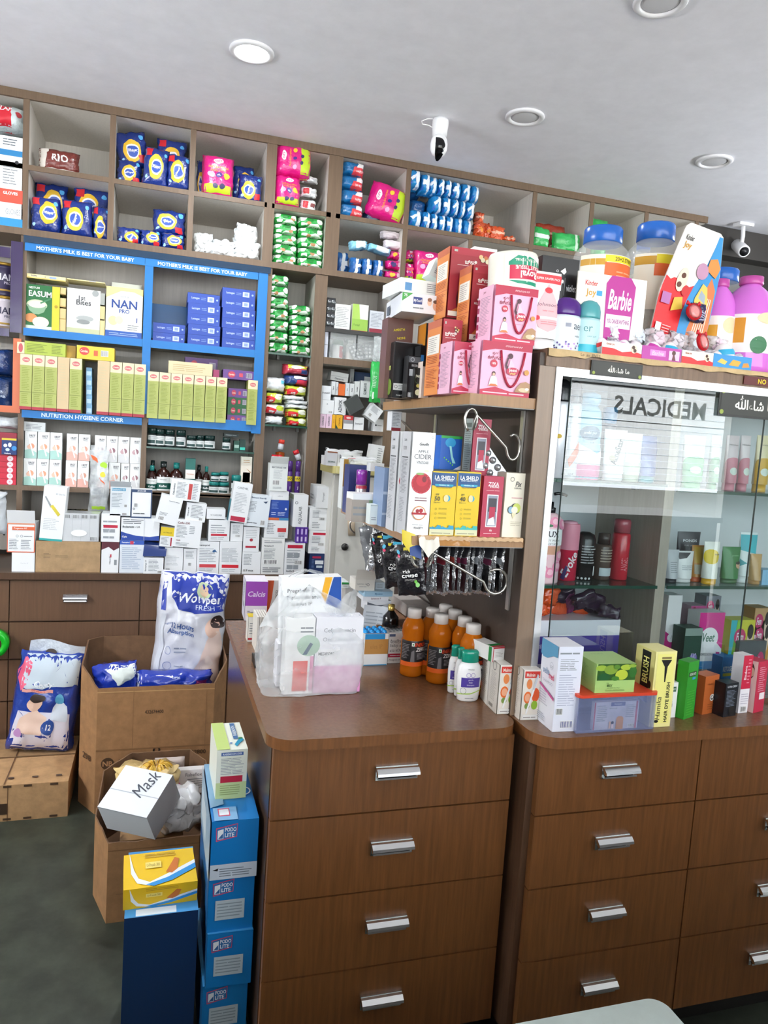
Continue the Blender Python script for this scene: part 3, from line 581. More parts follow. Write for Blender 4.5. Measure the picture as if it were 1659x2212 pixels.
packs('sanitary_pad_pack',['magenta pad pack, upper left of three behind the juice powder cartons','magenta pad pack, lower left of three behind the juice powder cartons','large magenta pad pack right of two narrow ones'],KU,[(130,1590,300,1800,2.49,.05),(110,1800,275,2130,ZU),(290,1590,710,2140,ZU)],3.715,None,.10,PINK,lambda i:pinkart(),'magenta pad packs under the blue pile',b=.35)
# far left pigeonholes
sp=span(K1,-130,130,142,300,3.70); pouch('gloves_pack','red and grey plastic pack topmost at the far left edge','pouch',(Vector((sp[0].x,3.70,2.80)),sp[1],.10),.2,mat('c9d6d8',.3,kind='foil'),lambda M:(M.r('f',.3,0,.72,1,'cf2334'),M.t('f','LAP',.6,.75,.2,'ffffff',b=1),M.e('f',.88,.6,.07,'c04048')),group='stock at the far left of the top row')
zz=2.3815
ga=[(('f4f4f4'),lambda M:(M.r('f',0,.0,1,.45,'2d8fc4'),M.t('f','GLOVES',.8,.8,.3,'9aa4aa',mw=.3)),745,860,'lowest, white with blue band'),('f2f0f0',lambda M:(M.r('f',0,.25,1,.95,'e0523f'),M.t('f','GLOVES',.75,.75,.16,'ffffff',mw=.3,b=1)),625,745,'with red gradient band'),('f4f6f6',lambda M:(M.e('f',.88,.82,.04,'2b2b30'),M.ln('f',.6,.1,.9,.7,7)),425,625,'tall white, round black emblem'),('f1f3f4',lambda M:(M.r('f',0,0,1,.3,'2a7fb8'),M.ln('f',.6,.5,.9,.9,3,'55606a')),305,425,'with blue wave, highest')]
for b_,ar,y0,y1,lbx in ga:
    sp=span(K1,-160,y0,136,y1,3.70); h_=.274*(y1-y0)/235*.56+.0; h_=sp[2]*.97; carton('glove_box','carton of gloves at the far left, '+lbx,'carton',(Vector((sp[0].x,3.70,zz)),sp[1],h_),.24,b_,ar,group='glove cartons at the far left'); zz+=h_+.0006
# ================= wall shelving: blue cladding, baby food, cartons =================
CB=mat('0c70b8',.42); CD=mat('14344f',.16,kind='foil',sc=9,bs=.4); CP=mat('33214f',.2,kind='foil',sc=8,bs=.3); CO=mat('c9673a',.3)
def clad(label,x0,z0,x1,z1,c,txt=None,h=.5,y=YS-.004,t=.003,tc='dff1fa',off=.5):
    M=MB(); w=x1-x0; hh=z1-z0; M.box(-w/2,-t,0,w/2,0,hh,c); M.face('f',lambda u,v,n:((u-.5)*w,-t-n,v*hh),w,hh)
    if txt: M.t('f',txt,off,.5,h,tc,mw=.92,b=1)
    return tag(M.build('shelf_edge_banner',None,((x0+x1)/2,y,z0)),label,'banner',None)
clad('dark glossy upper edge strip above the two blue milk banners',-.59,2.322,.5,2.351,CD,y=YS-.008)
clad('blue shelf banner reading about mother\'s milk, left bay',-.585,2.287,-.08,2.3215,CB,"MOTHER'S MILK IS BEST FOR YOUR BABY")
clad('blue shelf banner reading about mother\'s milk, right bay',-.079,2.287,.445,2.3215,CB,"MOTHER'S MILK IS BEST FOR YOUR BABY")
clad('blue crinkled edge strip under the baby food cartons, left bay',-.585,1.917,-.079,1.951,CB)
clad('blue crinkled edge strip under the flat blue cartons, right bay',-.041,1.916,.442,1.952,CB)
clad('blue shelf banner reading nutrition hygiene corner',-.585,1.552,-.07,1.586,CB,'NUTRITION HYGIENE CORNER',.55)
clad('blue crinkled edge strip below the right row of cereal cartons',-.04,1.556,.442,1.606,CB)
clad('blue vertical strip between the two bays',-.0785,1.606,-.0415,2.2865,CB)
clad('blue vertical strip at the right end of the blue bays',.4425,1.548,.489,2.322,CB)
clad('dark purple upright strip left of the blue bays',-.64,1.925,-.592,2.32,CP)
clad('dark purple edge strip under the two tins',-1.2,1.905,-.642,1.94,CP)
clad('dark purple edge strip above the two tins',-1.2,2.245,-.642,2.29,CP)
clad('orange upright strip left of the cereal cartons',-.625,1.60,-.592,1.90,CO)
clad('orange edge strip below the dark blue bags',-1.2,1.57,-.592,1.60,CO)
ZS1,ZS2,ZS3=1.9505,1.5885,1.2435
YF=YS+.012
def BX(kind,label,F,q,d,base,art=None,Y=YF,z=None,cat='carton',grp=None,**k):
    return carton(kind,label,cat,span(F,*q,Y) if z is None else (lambda s:(Vector((s[0].x,Y,z)),s[1],s[2]+s[0].z-z))(span(F,*q,Y)),d,base,art,group=grp,**k)
def easum(M):
    M.r('f',.78,0,1,1,'e3c531'); M.t('f','EASUM',.1,.8,.13,'f5f7f2',al='l',mw=.66,b=1); M.t('f','NESTUM',.1,.93,.045,'e8efe4',al='l',b=1)
    M.e('f',.34,.55,.3,'c9d9b0',rv=.12); M.p('f',[(.05,.55),(.63,.55),(.55,.4),(.4,.34),(.26,.34),(.12,.42)],'84a885'); M.e('f',.34,.56,.25,'e9dfc8',rv=.08); M.p('f',[(.45,.58),(.75,.7),(.73,.73),(.43,.61)],'3f7f54')
    M.e('f',.18,.25,.18,'d0894e',rv=.1); M.e('f',.46,.17,.24,'efd6c6',rv=.12); M.r('f',0,0,.78,.08,'c7d6c6'); M.e('f',.9,.55,.05,'a88f1c')
BX('baby_food_carton','green baby cereal carton with a bowl picture, left blue bay',KB,(150,322,357,578),.11,'14652f',easum,z=ZS1,side='0f5a28')
for i in range(4): BX('baby_food_carton','cream carton end %s of the small stack behind the green box'%top(3-i,4),KB,(353,522-62*i,393,582-62*i),.10,'d8bf84',lambda M:M.r('f',0,0,1,.12,'b89a58'),Y=YF+.004,z=ZS1+.0555*i,grp='cream cartons beside the green box')
def nan1(M): M.r('f',0,0,1,.25,'d9bd66'); M.t('f','NAN',.12,.6,.4,'3e4a6e',al='l',b=1); M.t('f','1',.47,.5,.4,'33301f',b=1); M.r('f',.58,.3,.76,.75,'8fa7d8')
BX('baby_food_carton','flat cream carton lying on the green baby cereal box',KB,(160,262,393,328),.12,'efe0a6',nan1,z=ZS1+.2235)
for i in range(3): BX('baby_food_carton','grey-cream carton %s of the small stack behind the white box'%top(2-i,3),KB,(596,(600-78*i)-75,626,600-78*i),.10,('d3c48f','cfc08a','9fa39c')[i],None,Y=YF+.004,z=ZS1+.07*i,grp='small cartons beside the white box')
def bites(M): M.r('f',0,0,1,.12,'b9bd96'); M.e('f',.5,.75,.32,'f7f8f4',rv=.16); M.t('f','1st',.45,.8,.1,'35373a',b=1); M.t('f','Bites',.5,.7,.12,'35373a',b=1); M.e('f',.85,.93,.1,'9a9e9c'); M.e('f',.55,.35,.26,'a9adab',rv=.06); M.e('f',.5,.27,.2,'8a8e8c',rv=.05)
BX('baby_food_carton','white baby food carton with hand-lettered title, left blue bay',KB,(400,345,598,602),.11,'dcdfd8',bites,z=ZS1)
BX('baby_food_carton','flat cream carton lying on the white baby food box',KB,(398,292,627,347),.12,'efe0a6',nan1,z=ZS1+.236)
def nanp(M):
    M.p('f',[(0,1),(1,1),(1,.86),(.75,.93),(.4,.93),(0,.78)],'f1dc8e'); M.t('f','NAN',.5,.67,.17,'1c3f86',mw=.7,b=1); M.t('f','PRO',.5,.53,.08,'2a4e94',b=1); M.t('f','NESTLE',.5,.82,.035,'7b8a9c'); M.t('f','1',.85,.37,.1,'1c3f86',b=1); M.e('f',.2,.33,.13,'ead79b'); M.e('f',.36,.35,.11,'efe0b4'); M.r('f',0,0,1,.13,'2455a6'); M.ln('f',.1,.03,.9,.1,2,'9db4de'); M.ln('f',.6,.16,.92,.28,3)
BX('baby_food_carton','white and yellow milk powder carton with large blue lettering',KB,(633,337,852,622),.12,'f5f3e6',nanp,z=ZS1)
BX('baby_food_carton','small grey box behind the white and yellow milk powder carton',KB,(668,312,845,352),.06,'b5b6a8',None,Y=YF+.03,z=2.1675)
M=MB(); w=.235; M.box(-w/2,0,0,w/2,.003,.17,mat('116aa8',.3)); tag(M.build('display_board',None,(.062,3.95,1.99)),'blue card board at the back of the right blue bay','board')
def bluef(M): M.t('f','Lactogen',.12,.5,.28,'b7c8ee',al='l',mw=.25,b=1); M.r('f',.62,.25,.82,.75,'c4d2ee'); M.r('f',.67,.35,.78,.65,'8297c6'); M.e('f',.92,.5,.03,'9db3e4'); M.ln('f',.42,.35,.58,.65,2,'7f9bd8')
for (x0,x1,yb,n_,st_,yn) in ((912,1105,655,2,58,.02),(1120,1315,675,5,63,0),(1325,1525,695,6,61,0)):
    nm={912:'short left stack',1120:'middle stack',1325:'tall right stack'}[x0]
    for i in range(n_):
        s=span(KB,x0,yb-st_*(i+1),x1,yb-st_*i,YF+yn); hh=s[2]*.985
        carton('infant_formula_carton','flat dark blue carton, %s of the %s'%(top(n_-1-i,n_),nm),'carton',(Vector((s[0].x+.002*(i%2),YF+yn,ZS1+hh*i+.0004*i)),s[1]*.985,hh-.0004),.16,'2547a3',bluef,group='flat blue cartons in the right blue bay',topc='3a5cb4')
# cereal carton rows
def cer(base='bccb5a',red='a32638',plain=False):
    def f(M):
        if plain: M.ln('f',.2,.2,.8,.9,14,'c7b68f'); M.r('f',0,0,1,.055,red); return
        M.r('f',0,.80,1,1,'e6d3ae'); M.e('f',.5,.9,.32,'c96a6c',rv=.045); M.t('f','Cerelac',.5,.9,.03,'f2dcc4',mw=.5,b=1); M.ln('f',.15,.35,.85,.77,14,'8d9a3c'); M.r('f',.02,.315,.98,.323,'6f7c2a'); M.ln('f',.15,.1,.8,.3,6,'8d9a3c')
        if red: M.r('f',0,0,1,.055,red)
    return f
YC_=YS-.02
HL=(lambda s:s[0].z+s[2])(span(KB,415,758,487,1066,YC_))-ZS2; HR=(lambda s:s[0].z+s[2])(span(KB,1088,855,1154,1100,YC_))-ZS2
xs=[(118,190),(192,265),(267,340),(342,413),(415,487),(580,653),(655,726),(728,797),(799,868)]
for i,(a,b) in enumerate(xs):
    yb=1045+(a-118)*.058; s=span(KB,a,yb-300,b,yb,YC_); pl_=i in (3,5)
    s=(Vector((s[0].x,YC_,ZS2)),s[1]*.985,HL)
    carton('cereal_carton',('green upright cereal carton, %s of the left bay row' if not pl_ else 'plain tan upright carton turned sideways, %s of the left bay row')%nth(i,9),'carton',s,.15,'cdb58c' if pl_ else 'a9b05e',cer(plain=pl_),group='cereal cartons in the left bay')
xs=[(880,946),(949,1017),(1019,1086),(1088,1154),(1157,1223),(1226,1289),(1292,1355)]
for i,(a,b) in enumerate(xs):
    s=span(KB,a,850,b,1100,YC_); carton('cereal_carton','green upright cereal carton, %s of the right bay row'%nth(i,7),'carton',(Vector((s[0].x,YC_,ZS2)),s[1]*.985,HR),.15,'a9b05e',cer(red=None),group='cereal cartons in the right bay')
s=span(KB,1478,890,1535,1135,YC_); carton('cereal_carton','green upright cereal carton alone at the far right end','carton',(Vector((s[0].x,YC_,ZS2)),s[1],HR),.15,'a9b05e',cer(red=None),group='cereal cartons in the right bay')
for i in range(5):
    s=span(KB,516,1066-62*(i+1),550,1066-62*i,YF); carton('blister_pack_carton','small pale blue carton in the gap of the green row, %s'%top(4-i,5),'carton',(Vector((s[0].x,YF,ZS2+.0425*i)),s[1],.042),.1,'7fb0d6',lambda M:M.r('f',.1,.15,.9,.6,'b9d8ec'),group='small pale blue cartons')
BX('cereal_carton','long green cereal carton lying across the left end of the row',KB,(148,663,392,748),.1,'a9b944',lambda M:(M.ln('f',.05,.15,.6,.85,6,'6f7d25'),M.ln('f',.66,.15,.95,.85,6,'6f7d25')),Y=YC_,z=ZS2+HL+.001)
BX('cereal_carton','cream carton end with red oval, lying at the far left of the row',KB,(102,660,146,728),.1,'e3cfae',lambda M:M.e('f',.5,.5,.3,'c0565c',rv=.4),Y=YC_,z=ZS2+HL+.001)
BX('cereal_carton','golden carton end showing between the two lying cartons',KB,(394,683,452,752),.1,'d3a83a',None,Y=YF+.02,z=ZS2+HL+.001)
BX('cereal_carton','yellow cereal carton with red oval lying on the left row',KB,(459,688,684,762),.1,'e2c238',lambda M:(M.e('f',.2,.6,.13,'c93a3a',rv=.3),M.t('f','Cerelac',.2,.6,.2,'f4e2c8',mw=.2,b=1),M.r('f',.45,.3,.56,.7,'d2603a'),M.bc('f',.64,.3,.84,.75)),Y=YC_,z=ZS2+HL+.001)
BX('cereal_carton','plain tan carton lying on top of the right bay row',KB,(1007,782,1270,856),.1,'dcc9a0',lambda M:M.ln('f',.1,.2,.9,.8,4,'c0aa7c'),Y=YC_,z=ZS2+HR+.001)
def purp(c='6b3f8f'): 
    return lambda M:(M.e('f',.28,.5,.12,'c23a55',rv=.34),M.t('f','Cerelac',.28,.5,.2,'f0dcc8',mw=.18,b=1),M.r('f',.52,.3,.64,.7,'d04a5e'),M.bc('f',.74,.22,.94,.78,'b9b2c6'))
BX('cereal_carton','purple flat carton behind the tan carton on the right row',KB,(1105,757,1300,835),.1,'5d3b78',purp(),Y=YF+.07,z=ZS2+HR+.01)
BX('cereal_carton','small magenta carton end beside the tan lying carton',KB,(1274,826,1310,862),.06,'a83a6c',None,Y=YF,z=ZS2+HR+.001)
for i,c_ in enumerate(('6d458f','1f5a34','1f5a34','6d458f','6d458f')):
    x0=1357; s=span(KB,x0 if i<4 else 1318,1100,1474 if i<4 else 1508,1130,YF+.01)
    carton('cereal_carton','flat %s carton, %s of the stack beside the green row'%('purple' if c_[0]=='6' else 'dark green',top(4-i,5)),'carton',(Vector((s[0].x,YF+.01+ (.0 if i<4 else .0),ZS2+.0432*i)),s[1]*.99,.043) if i<4 else (Vector((s[0].x,YF+.01,ZS2+.2165)),s[1]*.97,.045),.1,c_,purp(),group='flat purple and green cartons')
# far left bay stock
for i,(y0,y1,z) in enumerate(((335,550,1.9405),(148,322,2.087))):
    s=span(KB,-75,y0,86,y1,3.73); r_=s[1]/2
    bottle('formula_tin','gold-rimmed milk powder tin, %s of the two stacked'%('lower' if i==0 else 'upper'),'tin',Vector((s[0].x,3.73+r_,z)),[(r_*.98,0),(r_,.004),(r_,.02),(r_*.97,.022),(r_*.97,.118),(r_,.12),(r_,.132)],mat('d9cfd8' if i==0 else '3a3352',.35),[(r_*.99,.1325),(r_*.99,.145),(.001,.1455)],mat('b8923e',.3,.5),lambda M:(M.t('f','NAN',.62,.62,.3,'3a3550' if i==0 else 'e4e0ea',mw=.6,b=1),M.t('f','PRO',.7,.36,.12,'6a6580' if i==0 else 'd0c8dc',b=1),M.r('f',0,0,1,.08,'b8923e')),lab=(.02,.118),group='milk powder tins',capn='lid')
pouch('diaper_bag','dark blue crinkled bag in the orange-edged bay, upper one','bag',(Vector((-.73,3.72,1.735)),.21,.12),.14,mat('17356e',.25,kind='foil'),None,seed=3,group='dark blue bags')
pouch('diaper_bag','dark blue bag with pale lettering in the orange-edged bay, lower one','bag',(Vector((-.71,3.715,1.5685+.0)),.20,.166),.16,mat('16305f',.25,kind='foil'),lambda M:(M.t('f','SUPER',.62,.55,.07,'b9c6dd',b=1),M.t('f','ABSORB',.62,.42,.07,'b9c6dd',b=1)),seed=5,group='dark blue bags')
pouch('cotton_roll_bag','clear crinkled bag of white cotton at the far left edge','bag',(Vector((-.70,3.72,1.495-.0)),.19,.058),.12,mat('cfd3d6',.25,kind='foil'),None,seed=8)
zz=1.2435
for i in range(8):
    h_=(.0275,.026,.027,.0255,.027,.0345,.036,.032)[i]; 
    carton('red_carton','flat %s carton, %s of the far left pile'%('red' if i<5 else 'crimson',('bottom one','second from the bottom','third from the bottom','fourth from the bottom','fifth from the bottom','sixth from the bottom','second from the top','topmost')[i]),'carton',(Vector((-.675,3.70,zz)),.14,h_-.0006),.12,'c21f38' if i<5 else '8f1c30',(lambda M:(M.e('f',.82,.5,.09,'e9d5d8'),M.r('f',.8,.45,.84,.55,'c21f38'))) if i<5 else None,group='red cartons at the far left'); zz+=h_
BX('bulb_carton','dark blue carton picturing white drops, in front of the red pile',K3,(15,277,147,455),.02,'10306a',lambda M:(M.r('f',0,.88,1,1,'e2bf2e'),M.e('f',.25,.55,.13,'e6eef6'),M.e('f',.55,.6,.12,'e6eef6',rv=.14),M.e('f',.4,.3,.14,'cfe0f2',rv=.1),M.e('f',.85,.4,.18,'2f86c8'),M.t('f','Wellona',.4,.07,.08,'f0f0f0',b=1)),Y=3.668,z=1.382)
# first-response style test cartons on the corner shelf
def test(c1,c2,c3):
    def f(M):
        M.p('f',[(0,0),(1,0),(1,.22),(.45,.34),(0,.3)],c1); M.e('f',.55,.45,.26,c2); M.e('f',.4,.42,.2,c3); M.p('f',[(.14,.93),(.26,.95),(.8,.12),(.7,.08)],'f6f7f7'); M.t('f','1RST',.62,.84,.08,'4c4a52',mw=.5,b=1); M.r('f',.4,.76,.8,.775,'8a8890')
    return f
A1=('a7cfc4','e8a07c','efc3ab'); A2=('e5b0a2','dfa48c','ead0c4'); A3=('dedede','9b6f78','c7a2a8')
def trow(lst,z,row,F=K3,col=None):
    for i,(x0,y0,x1,y1,st_) in enumerate(lst):
        s=span(F,x0,y0,x1,y1,3.725); nm={'a':'mint-edged','b':'peach-edged','c':'plain white'}[st_]
        carton('test_kit_carton','%s test kit carton, %s in the %s row'%(nm,nth(i,len(lst)),row),'carton',(Vector((s[0].x,3.725,z)),s[1]*.975,.1235),.035 if st_!='x' else .03,'eef0ee',test(*{'a':A1,'b':A2,'c':A3}[st_]),group='test kit cartons on the corner shelf')
trow([(212,445,325,690,'a'),(328,445,437,690,'a'),(440,450,548,690,'a'),(588,450,690,670,'b'),(694,450,795,670,'b'),(868,475,968,690,'b'),(975,480,1078,690,'b'),(1083,480,1160,690,'c'),(1163,480,1256,690,'c')],ZS3,'lower')
trow([(222,200,332,440,'a'),(338,200,446,440,'a'),(449,200,556,440,'a'),(597,205,700,440,'b'),(704,210,808,440,'b'),(848,228,950,470,'c'),(953,232,1055,470,'c'),(1058,240,1160,475,'c'),(1164,245,1264,480,'c')],ZS3+.1245,'upper')
carton('small_carton','small plain white carton on top of the mint-edged test kits','carton',(Vector((span(K3,258,115,360,190,3.725)[0].x,3.728,ZS3+.2485)),.09,.042),.03,'dfe3e2',lambda M:M.ln('f',.1,.2,.9,.8,4))
pouch('syringe_pouch','long clear pouch with orange and lime marks hanging before the shelf','pouch',span(K3,798,385,972,945,3.66),.03,mat('e3e7e8',.15,kind='film',lo=.25,hi=.85,sc=20),lambda M:(M.p('f',[(.05,.93),(.4,.88),(.45,.8),(.15,.85)],'e0632e'),M.e('f',.75,.77,.16,'a9dc2c',rv=.05),M.e('f',.7,.62,.13,'d9c72e',rv=.04),M.p('f',[(.5,.58),(.8,.48),(.85,.44),(.6,.52)],'e0632e'),M.ln('f',.25,.3,.75,.42,6),M.r('f',.15,.05,.85,.1,'b5de3c')),seed=4,fins='t')
# dark-capped jars on the glass shelf
DJ=mat('20282a',.25); DGREEN=mat('12332f',.25)
def jar(label,x,y,z,r_,h_,grp,F=K4,cap=DGREEN,lbl='e2e5e3',dark='1b2b2b'):
    c=atY(*F(x,y),YS+.05); 
    return bottle('supplement_jar',label,'jar',Vector((c.x,YS+.02+r_,z)),[(r_*.96,0),(r_,.003),(r_,h_*.66),(r_*.85,h_*.72)],mat(dark,.3),[(r_*.93,h_*.7205),(r_*.98,h_*.73),(r_*.98,h_*.97),(r_*.9,h_),(.001,h_)],cap,lambda M:(M.r('f',0,0,1,1,lbl),M.r('f',.05,.12,.75,.5,'2c4a48'),M.ln('f',.2,.6,.8,.9,2)),lab=(h_*.1,h_*.6),group=grp,capn='lid')
js=[(-15,30,100),(35,105,255),(107,0,0),(193,0,0),(293,0,0),(390,0,0),(465,0,0),(545,0,0),(700,0,0)]
for i,x in enumerate((35,107,193,293,390,466,548,700)):
    r_=(.0205,.0225,.0225,.0225,.0235,.019,.027,.0195)[i]; jar('dark-lidded white-labelled jar on the glass shelf, %s'%nth(i,8),x,220,1.4552,r_,(.088,.085,.085,.086,.063,.066,.068,.064)[i],'dark-lidded jars')
BX('herbal_carton','small dark green carton beside the jars on the glass shelf',K4,(768,215,818,305),.05,'14503f',lambda M:M.r('f',.1,.3,.9,.6,'9fbdb0'),Y=YS+.03,z=1.4552)
BX('herbal_carton','teal-banded dark carton at the right of the glass shelf',K4,(821,205,872,312),.05,'123b33',lambda M:M.r('f',.05,.12,.95,.34,'35c7b2'),Y=YS+.03,z=1.4552)
BX('herbal_carton','long dark box lying at the back of the glass shelf',K4,(680,150,812,190),.05,'1c2f2e',lambda M:M.ln('f',.1,.3,.9,.7,1,'c9d2d0'),Y=YS+.08,z=1.5225)
BR=mat('2e120c',.12)
def syrup(label,x0,x1,ytop,r_,h_,capc,lc='14564a',z=1.2352,yo=.02,clearcap=False,F=K4):
    c=atY(*F((x0+x1)/2,560),YS+.03)
    o=bottle('syrup_bottle',label,'bottle',Vector((c.x,YS+yo+r_,z)),[(r_*.9,0),(r_,.004),(r_,h_*.55),(r_*.8,h_*.68),(r_*.35,h_*.76),(r_*.35,h_*.82)],BR,[(r_*.42,h_*.8),(r_*.45,h_*.81),(r_*.45,h_*.99),(.001,h_)],capc,lambda M:(M.r('f',0,0,1,1,'e9ebe8'),M.r('f',.0,.1,1,.55,lc),M.t('f','Himalaya',.5,.8,.12,'444444',mw=.6),M.t('f','Koflet',.5,.33,.16,'ffffff',mw=.7,b=1)),lab=(h_*.06,h_*.5),group='brown syrup bottles')
    return o
TEAL=mat('157a74',.3)
syrup('brown syrup bottle, leftmost, with short teal cap and white label',0,65,400,.0235,.128,TEAL); syrup('brown syrup bottle, widest, with dark cup on its cap',78,192,360,.034,.15,mat('1b2624',.2)); syrup('brown syrup bottle, third from the left, teal cap',198,305,365,.032,.147,TEAL); syrup('brown bottle standing behind the leftmost with a dark measuring cup',10,62,320,.022,.15,mat('2a3634',.2),yo=.09)
BX('cough_syrup_carton','dark teal carton with a white top panel between the syrup bottles',K4,(335,375,423,575),.05,'12665c',lambda M:(M.r('f',0,.42,1,.68,'ede9df'),M.t('f','Koflet',.5,.27,.1,'ffffff',mw=.8,b=1),M.t('f','Himalaya',.5,.55,.05,'c0622c')),Y=YS+.03,z=1.2352)
BG=mat('0e2623',.2)
syrup('slim dark bottle with black cap behind the teal carton',425,490,355,.02,.14,mat('16201f',.3),yo=.07,lc='5a6a66'); syrup('slim dark bottle with tall teal cap, right of the teal carton',492,558,385,.019,.135,TEAL,yo=.05,lc='1c3d3a')
for i,(x,z_,rr,hh) in enumerate(((593,1.2352,.026,.062),(678,1.2352,.026,.062),(676,1.2975,.022,.05),(600,1.2975,.022,.045),(790,1.2352,.026,.1),(748,1.3,.016,.055))):
    if i==5: continue
    jar('teal-lidded white jar beside the tall carton, %s'%('front left','front right','stacked upper right','stacked upper left','alone further right')[i],x,600,z_,rr,hh,'teal-lidded jars',cap=TEAL)
BX('pill_carton','cream carton with an orange picture at the right end of the jars',K4,(833,360,930,500),.04,'ece4d4',lambda M:(M.p('f',[(.5,.55),(.9,.42),(.95,.36),(.6,.5)],'b8752c'),M.ln('f',.2,.75,.8,.9,2,'c89a6a')),Y=YS+.03,z=1.302)
BX('pill_carton','low cream carton under the one with the orange picture',K4,(848,500,912,552),.04,'e6d3bd',None,Y=YS+.03,z=1.2355)
# ================= white medicine cartons stacked on the back worktop =================
YM=3.505
SUP={}
def C(F,q,label,art=None,d=.12,base='eef0f1',z=None,Y=YM,grp='white medicine cartons on the back worktop',kind='medicine_carton',cat='carton',**k):
    s=span(F,*q,Y); P,w,h=s
    if z is not None: h=h+P.z-z; P=Vector((P.x,Y,z))
    o=carton(kind,label,cat,(P,w*.985,h-.0006),d,base,art,group=grp,**k); return P.z+h
ZB=ZC+.0004
a=C(K3,(104,1300,312,1485),'plain white carton on the worktop under the orange-framed one',lambda M:M.t('f','10 x 10 x 10',.55,.45,.05,'b9bcc0',mw=.5),z=ZB)
C(K3,(62,1036,316,1296),'open white carton with orange frame and printed icons',lambda M:(M.r('f',0,0,.03,1,'d9643c'),M.r('f',.97,0,1,1,'d9643c'),M.r('f',0,0,1,.03,'d9643c'),M.r('f',0,.95,1,1,'e59a7a'),M.r('f',.18,.76,.98,.88,'d9643c'),M.t('f','Pregamco NT',.24,.82,.07,'fbe9e0',al='l',b=1),M.ring('f',.36,.56,.05,.25,'8a8f94'),M.ring('f',.52,.56,.05,.25,'8a8f94'),M.ln('f',.6,.53,.92,.58,1,'7a7f84'),M.ln('f',.08,.1,.42,.48,7),M.ln('f',.5,.1,.9,.45,6)),z=a+.0005,flap=70)
cb=C(K3,(318,1200,905,1487),'low brown cardboard box between the white cartons',lambda M:(M.ln('f',.12,.45,.24,.62,4,'7c664b'),M.ln('f',.3,.47,.5,.56,2,'86704f'),M.ln('f',.4,.08,.6,.12,1,'86704f')),base=mat('b1926c',.85,kind='card'),z=ZB,kind='cardboard_box',cat='box',grp=None,d=.16)
C(K3,(352,708,562,1196),'tall white carton picturing a yellow syringe, leaning on the cardboard box',lambda M:(M.r('f',0,0,1,.04,'2fa3a0'),M.p('f',[(.08,.80),(.12,.82),(.42,.64),(.36,.61)],'9aa0a2'),M.p('f',[(.34,.64),(.46,.67),(.82,.50),(.72,.46)],'d9c73e'),M.t('f','BD Ultra-Fine',.75,.87,.03,'7d868c',mw=.4),M.ln('f',.12,.2,.8,.42,7,'c3c8cb')),z=cb+.0005,ry=4,d=.10)
C(K3,(560,950,890,1215),'shrink-wrapped bundle of white cartons on the cardboard box',lambda M:([M.r('f',.02+.24*i,.02,.025+.24*i,.98,'a6acae') for i in range(5)],[M.bc('f',.03+.24*i,.82,.2+.24*i,.96,'d9dcdd') for i in range(4)],M.bc('f',.76,.03,.97,.18,'d9dcdd'),M.e('f',.45,.3,.22,'f8fafa',rv=.12)),base=mat('d5d8da',.15,kind='foil',sc=14,bs=.6),z=cb+.0005,Y=YM+.004,kind='shrink_wrapped_bundle',cat='bundle',grp=None)
h1=C(K3,(907,1205,1065,1470),'white carton with a brown wave along its top edge',lambda M:(M.p('f',[(0,1),(1,1),(1,.82),(.7,.72),(.4,.84),(0,.74)],'5a2430'),M.t('f','Kidlipenz DF',.5,.4,.09,'3c3c44',rot=90,mw=.7,b=1),M.r('f',.5,.5,.58,.6,'c8384c'),M.ln('f',.75,.1,.9,.6,1)),z=ZB)
h2=C(K3,(1070,1190,1290,1487),'white carton with blue header band on the worktop',lambda M:(M.r('f',0,.87,1,1,'2f56b0'),M.t('f','Pantoplex LS 100',.08,.93,.05,'ffffff',al='l',mw=.8,b=1),M.r('f',.42,.88,.56,.98,'c93a54'),M.ln('f',.1,.1,.9,.8,12,'a9b8cc')),base='e2e8ef',z=ZB)
C(K3,(905,952,1076,1204),'white carton with a crimson bar, above the brown-waved one',med(bar='c01f3e',barv=.5,lines=3),z=h1+.0004)
C(K3,(1083,990,1432,1188),'wide white carton with a blue swoosh along the bottom',lambda M:(M.p('f',[(0,0),(1,0),(1,.22),(.75,.16),(.4,.2),(.15,.3),(0,.38)],'23459f'),M.ln('f',.05,.72,.6,.95,3,'50565c'),M.t('f','Budamate - LA',.04,.6,.09,'50565c',al='l',b=1),M.t('f','Cipla',.03,.14,.1,'ffffff',al='l',b=1),M.r('f',.595,0,.605,1,'c6cbd0')),z=h2+.0004)
C(K3,(985,712,1172,970),'white carton with teal title band, tilted lid open',lambda M:(M.r('f',.08,.86,.75,.96,'5fa6c8'),M.t('f','Pantakeme-D 100',.1,.91,.06,'f0f6f8',al='l',mw=.6),M.ln('f',.08,.3,.6,.8,10,'9aa6ae'),M.bc('f',.7,.3,.82,.4),M.bc('f',.6,.02,.82,.1)),base='e6ebee',flap=35)
C(K3,(1172,735,1362,992),'white carton outlined in dark blue, standing on the swoosh carton',lambda M:(M.r('f',0,.9,1,1,'2d4468'),M.r('f',0,0,.05,1,'2d4468'),M.r('f',0,0,1,.05,'2d4468'),M.r('f',.95,0,1,1,'2d4468'),M.t('f','Januvit 500',.5,.95,.06,'ffffff',b=1),M.bc('f',.15,.38,.33,.52,c='44484e'),M.ln('f',.12,.12,.7,.2,1,'3c4248'),M.ring('f',.15,.32,.05,.4,'3c4248')),d=.09)
C(K3,(1385,790,1590,1045),'blank white carton tilted to the right in the middle row',lambda M:(M.bc('f',.12,.1,.36,.24),M.ln('f',.12,.28,.5,.4,3),M.ln('f',.4,.8,.9,.86,1)),ry=12,d=.08,Y=YM-.012)
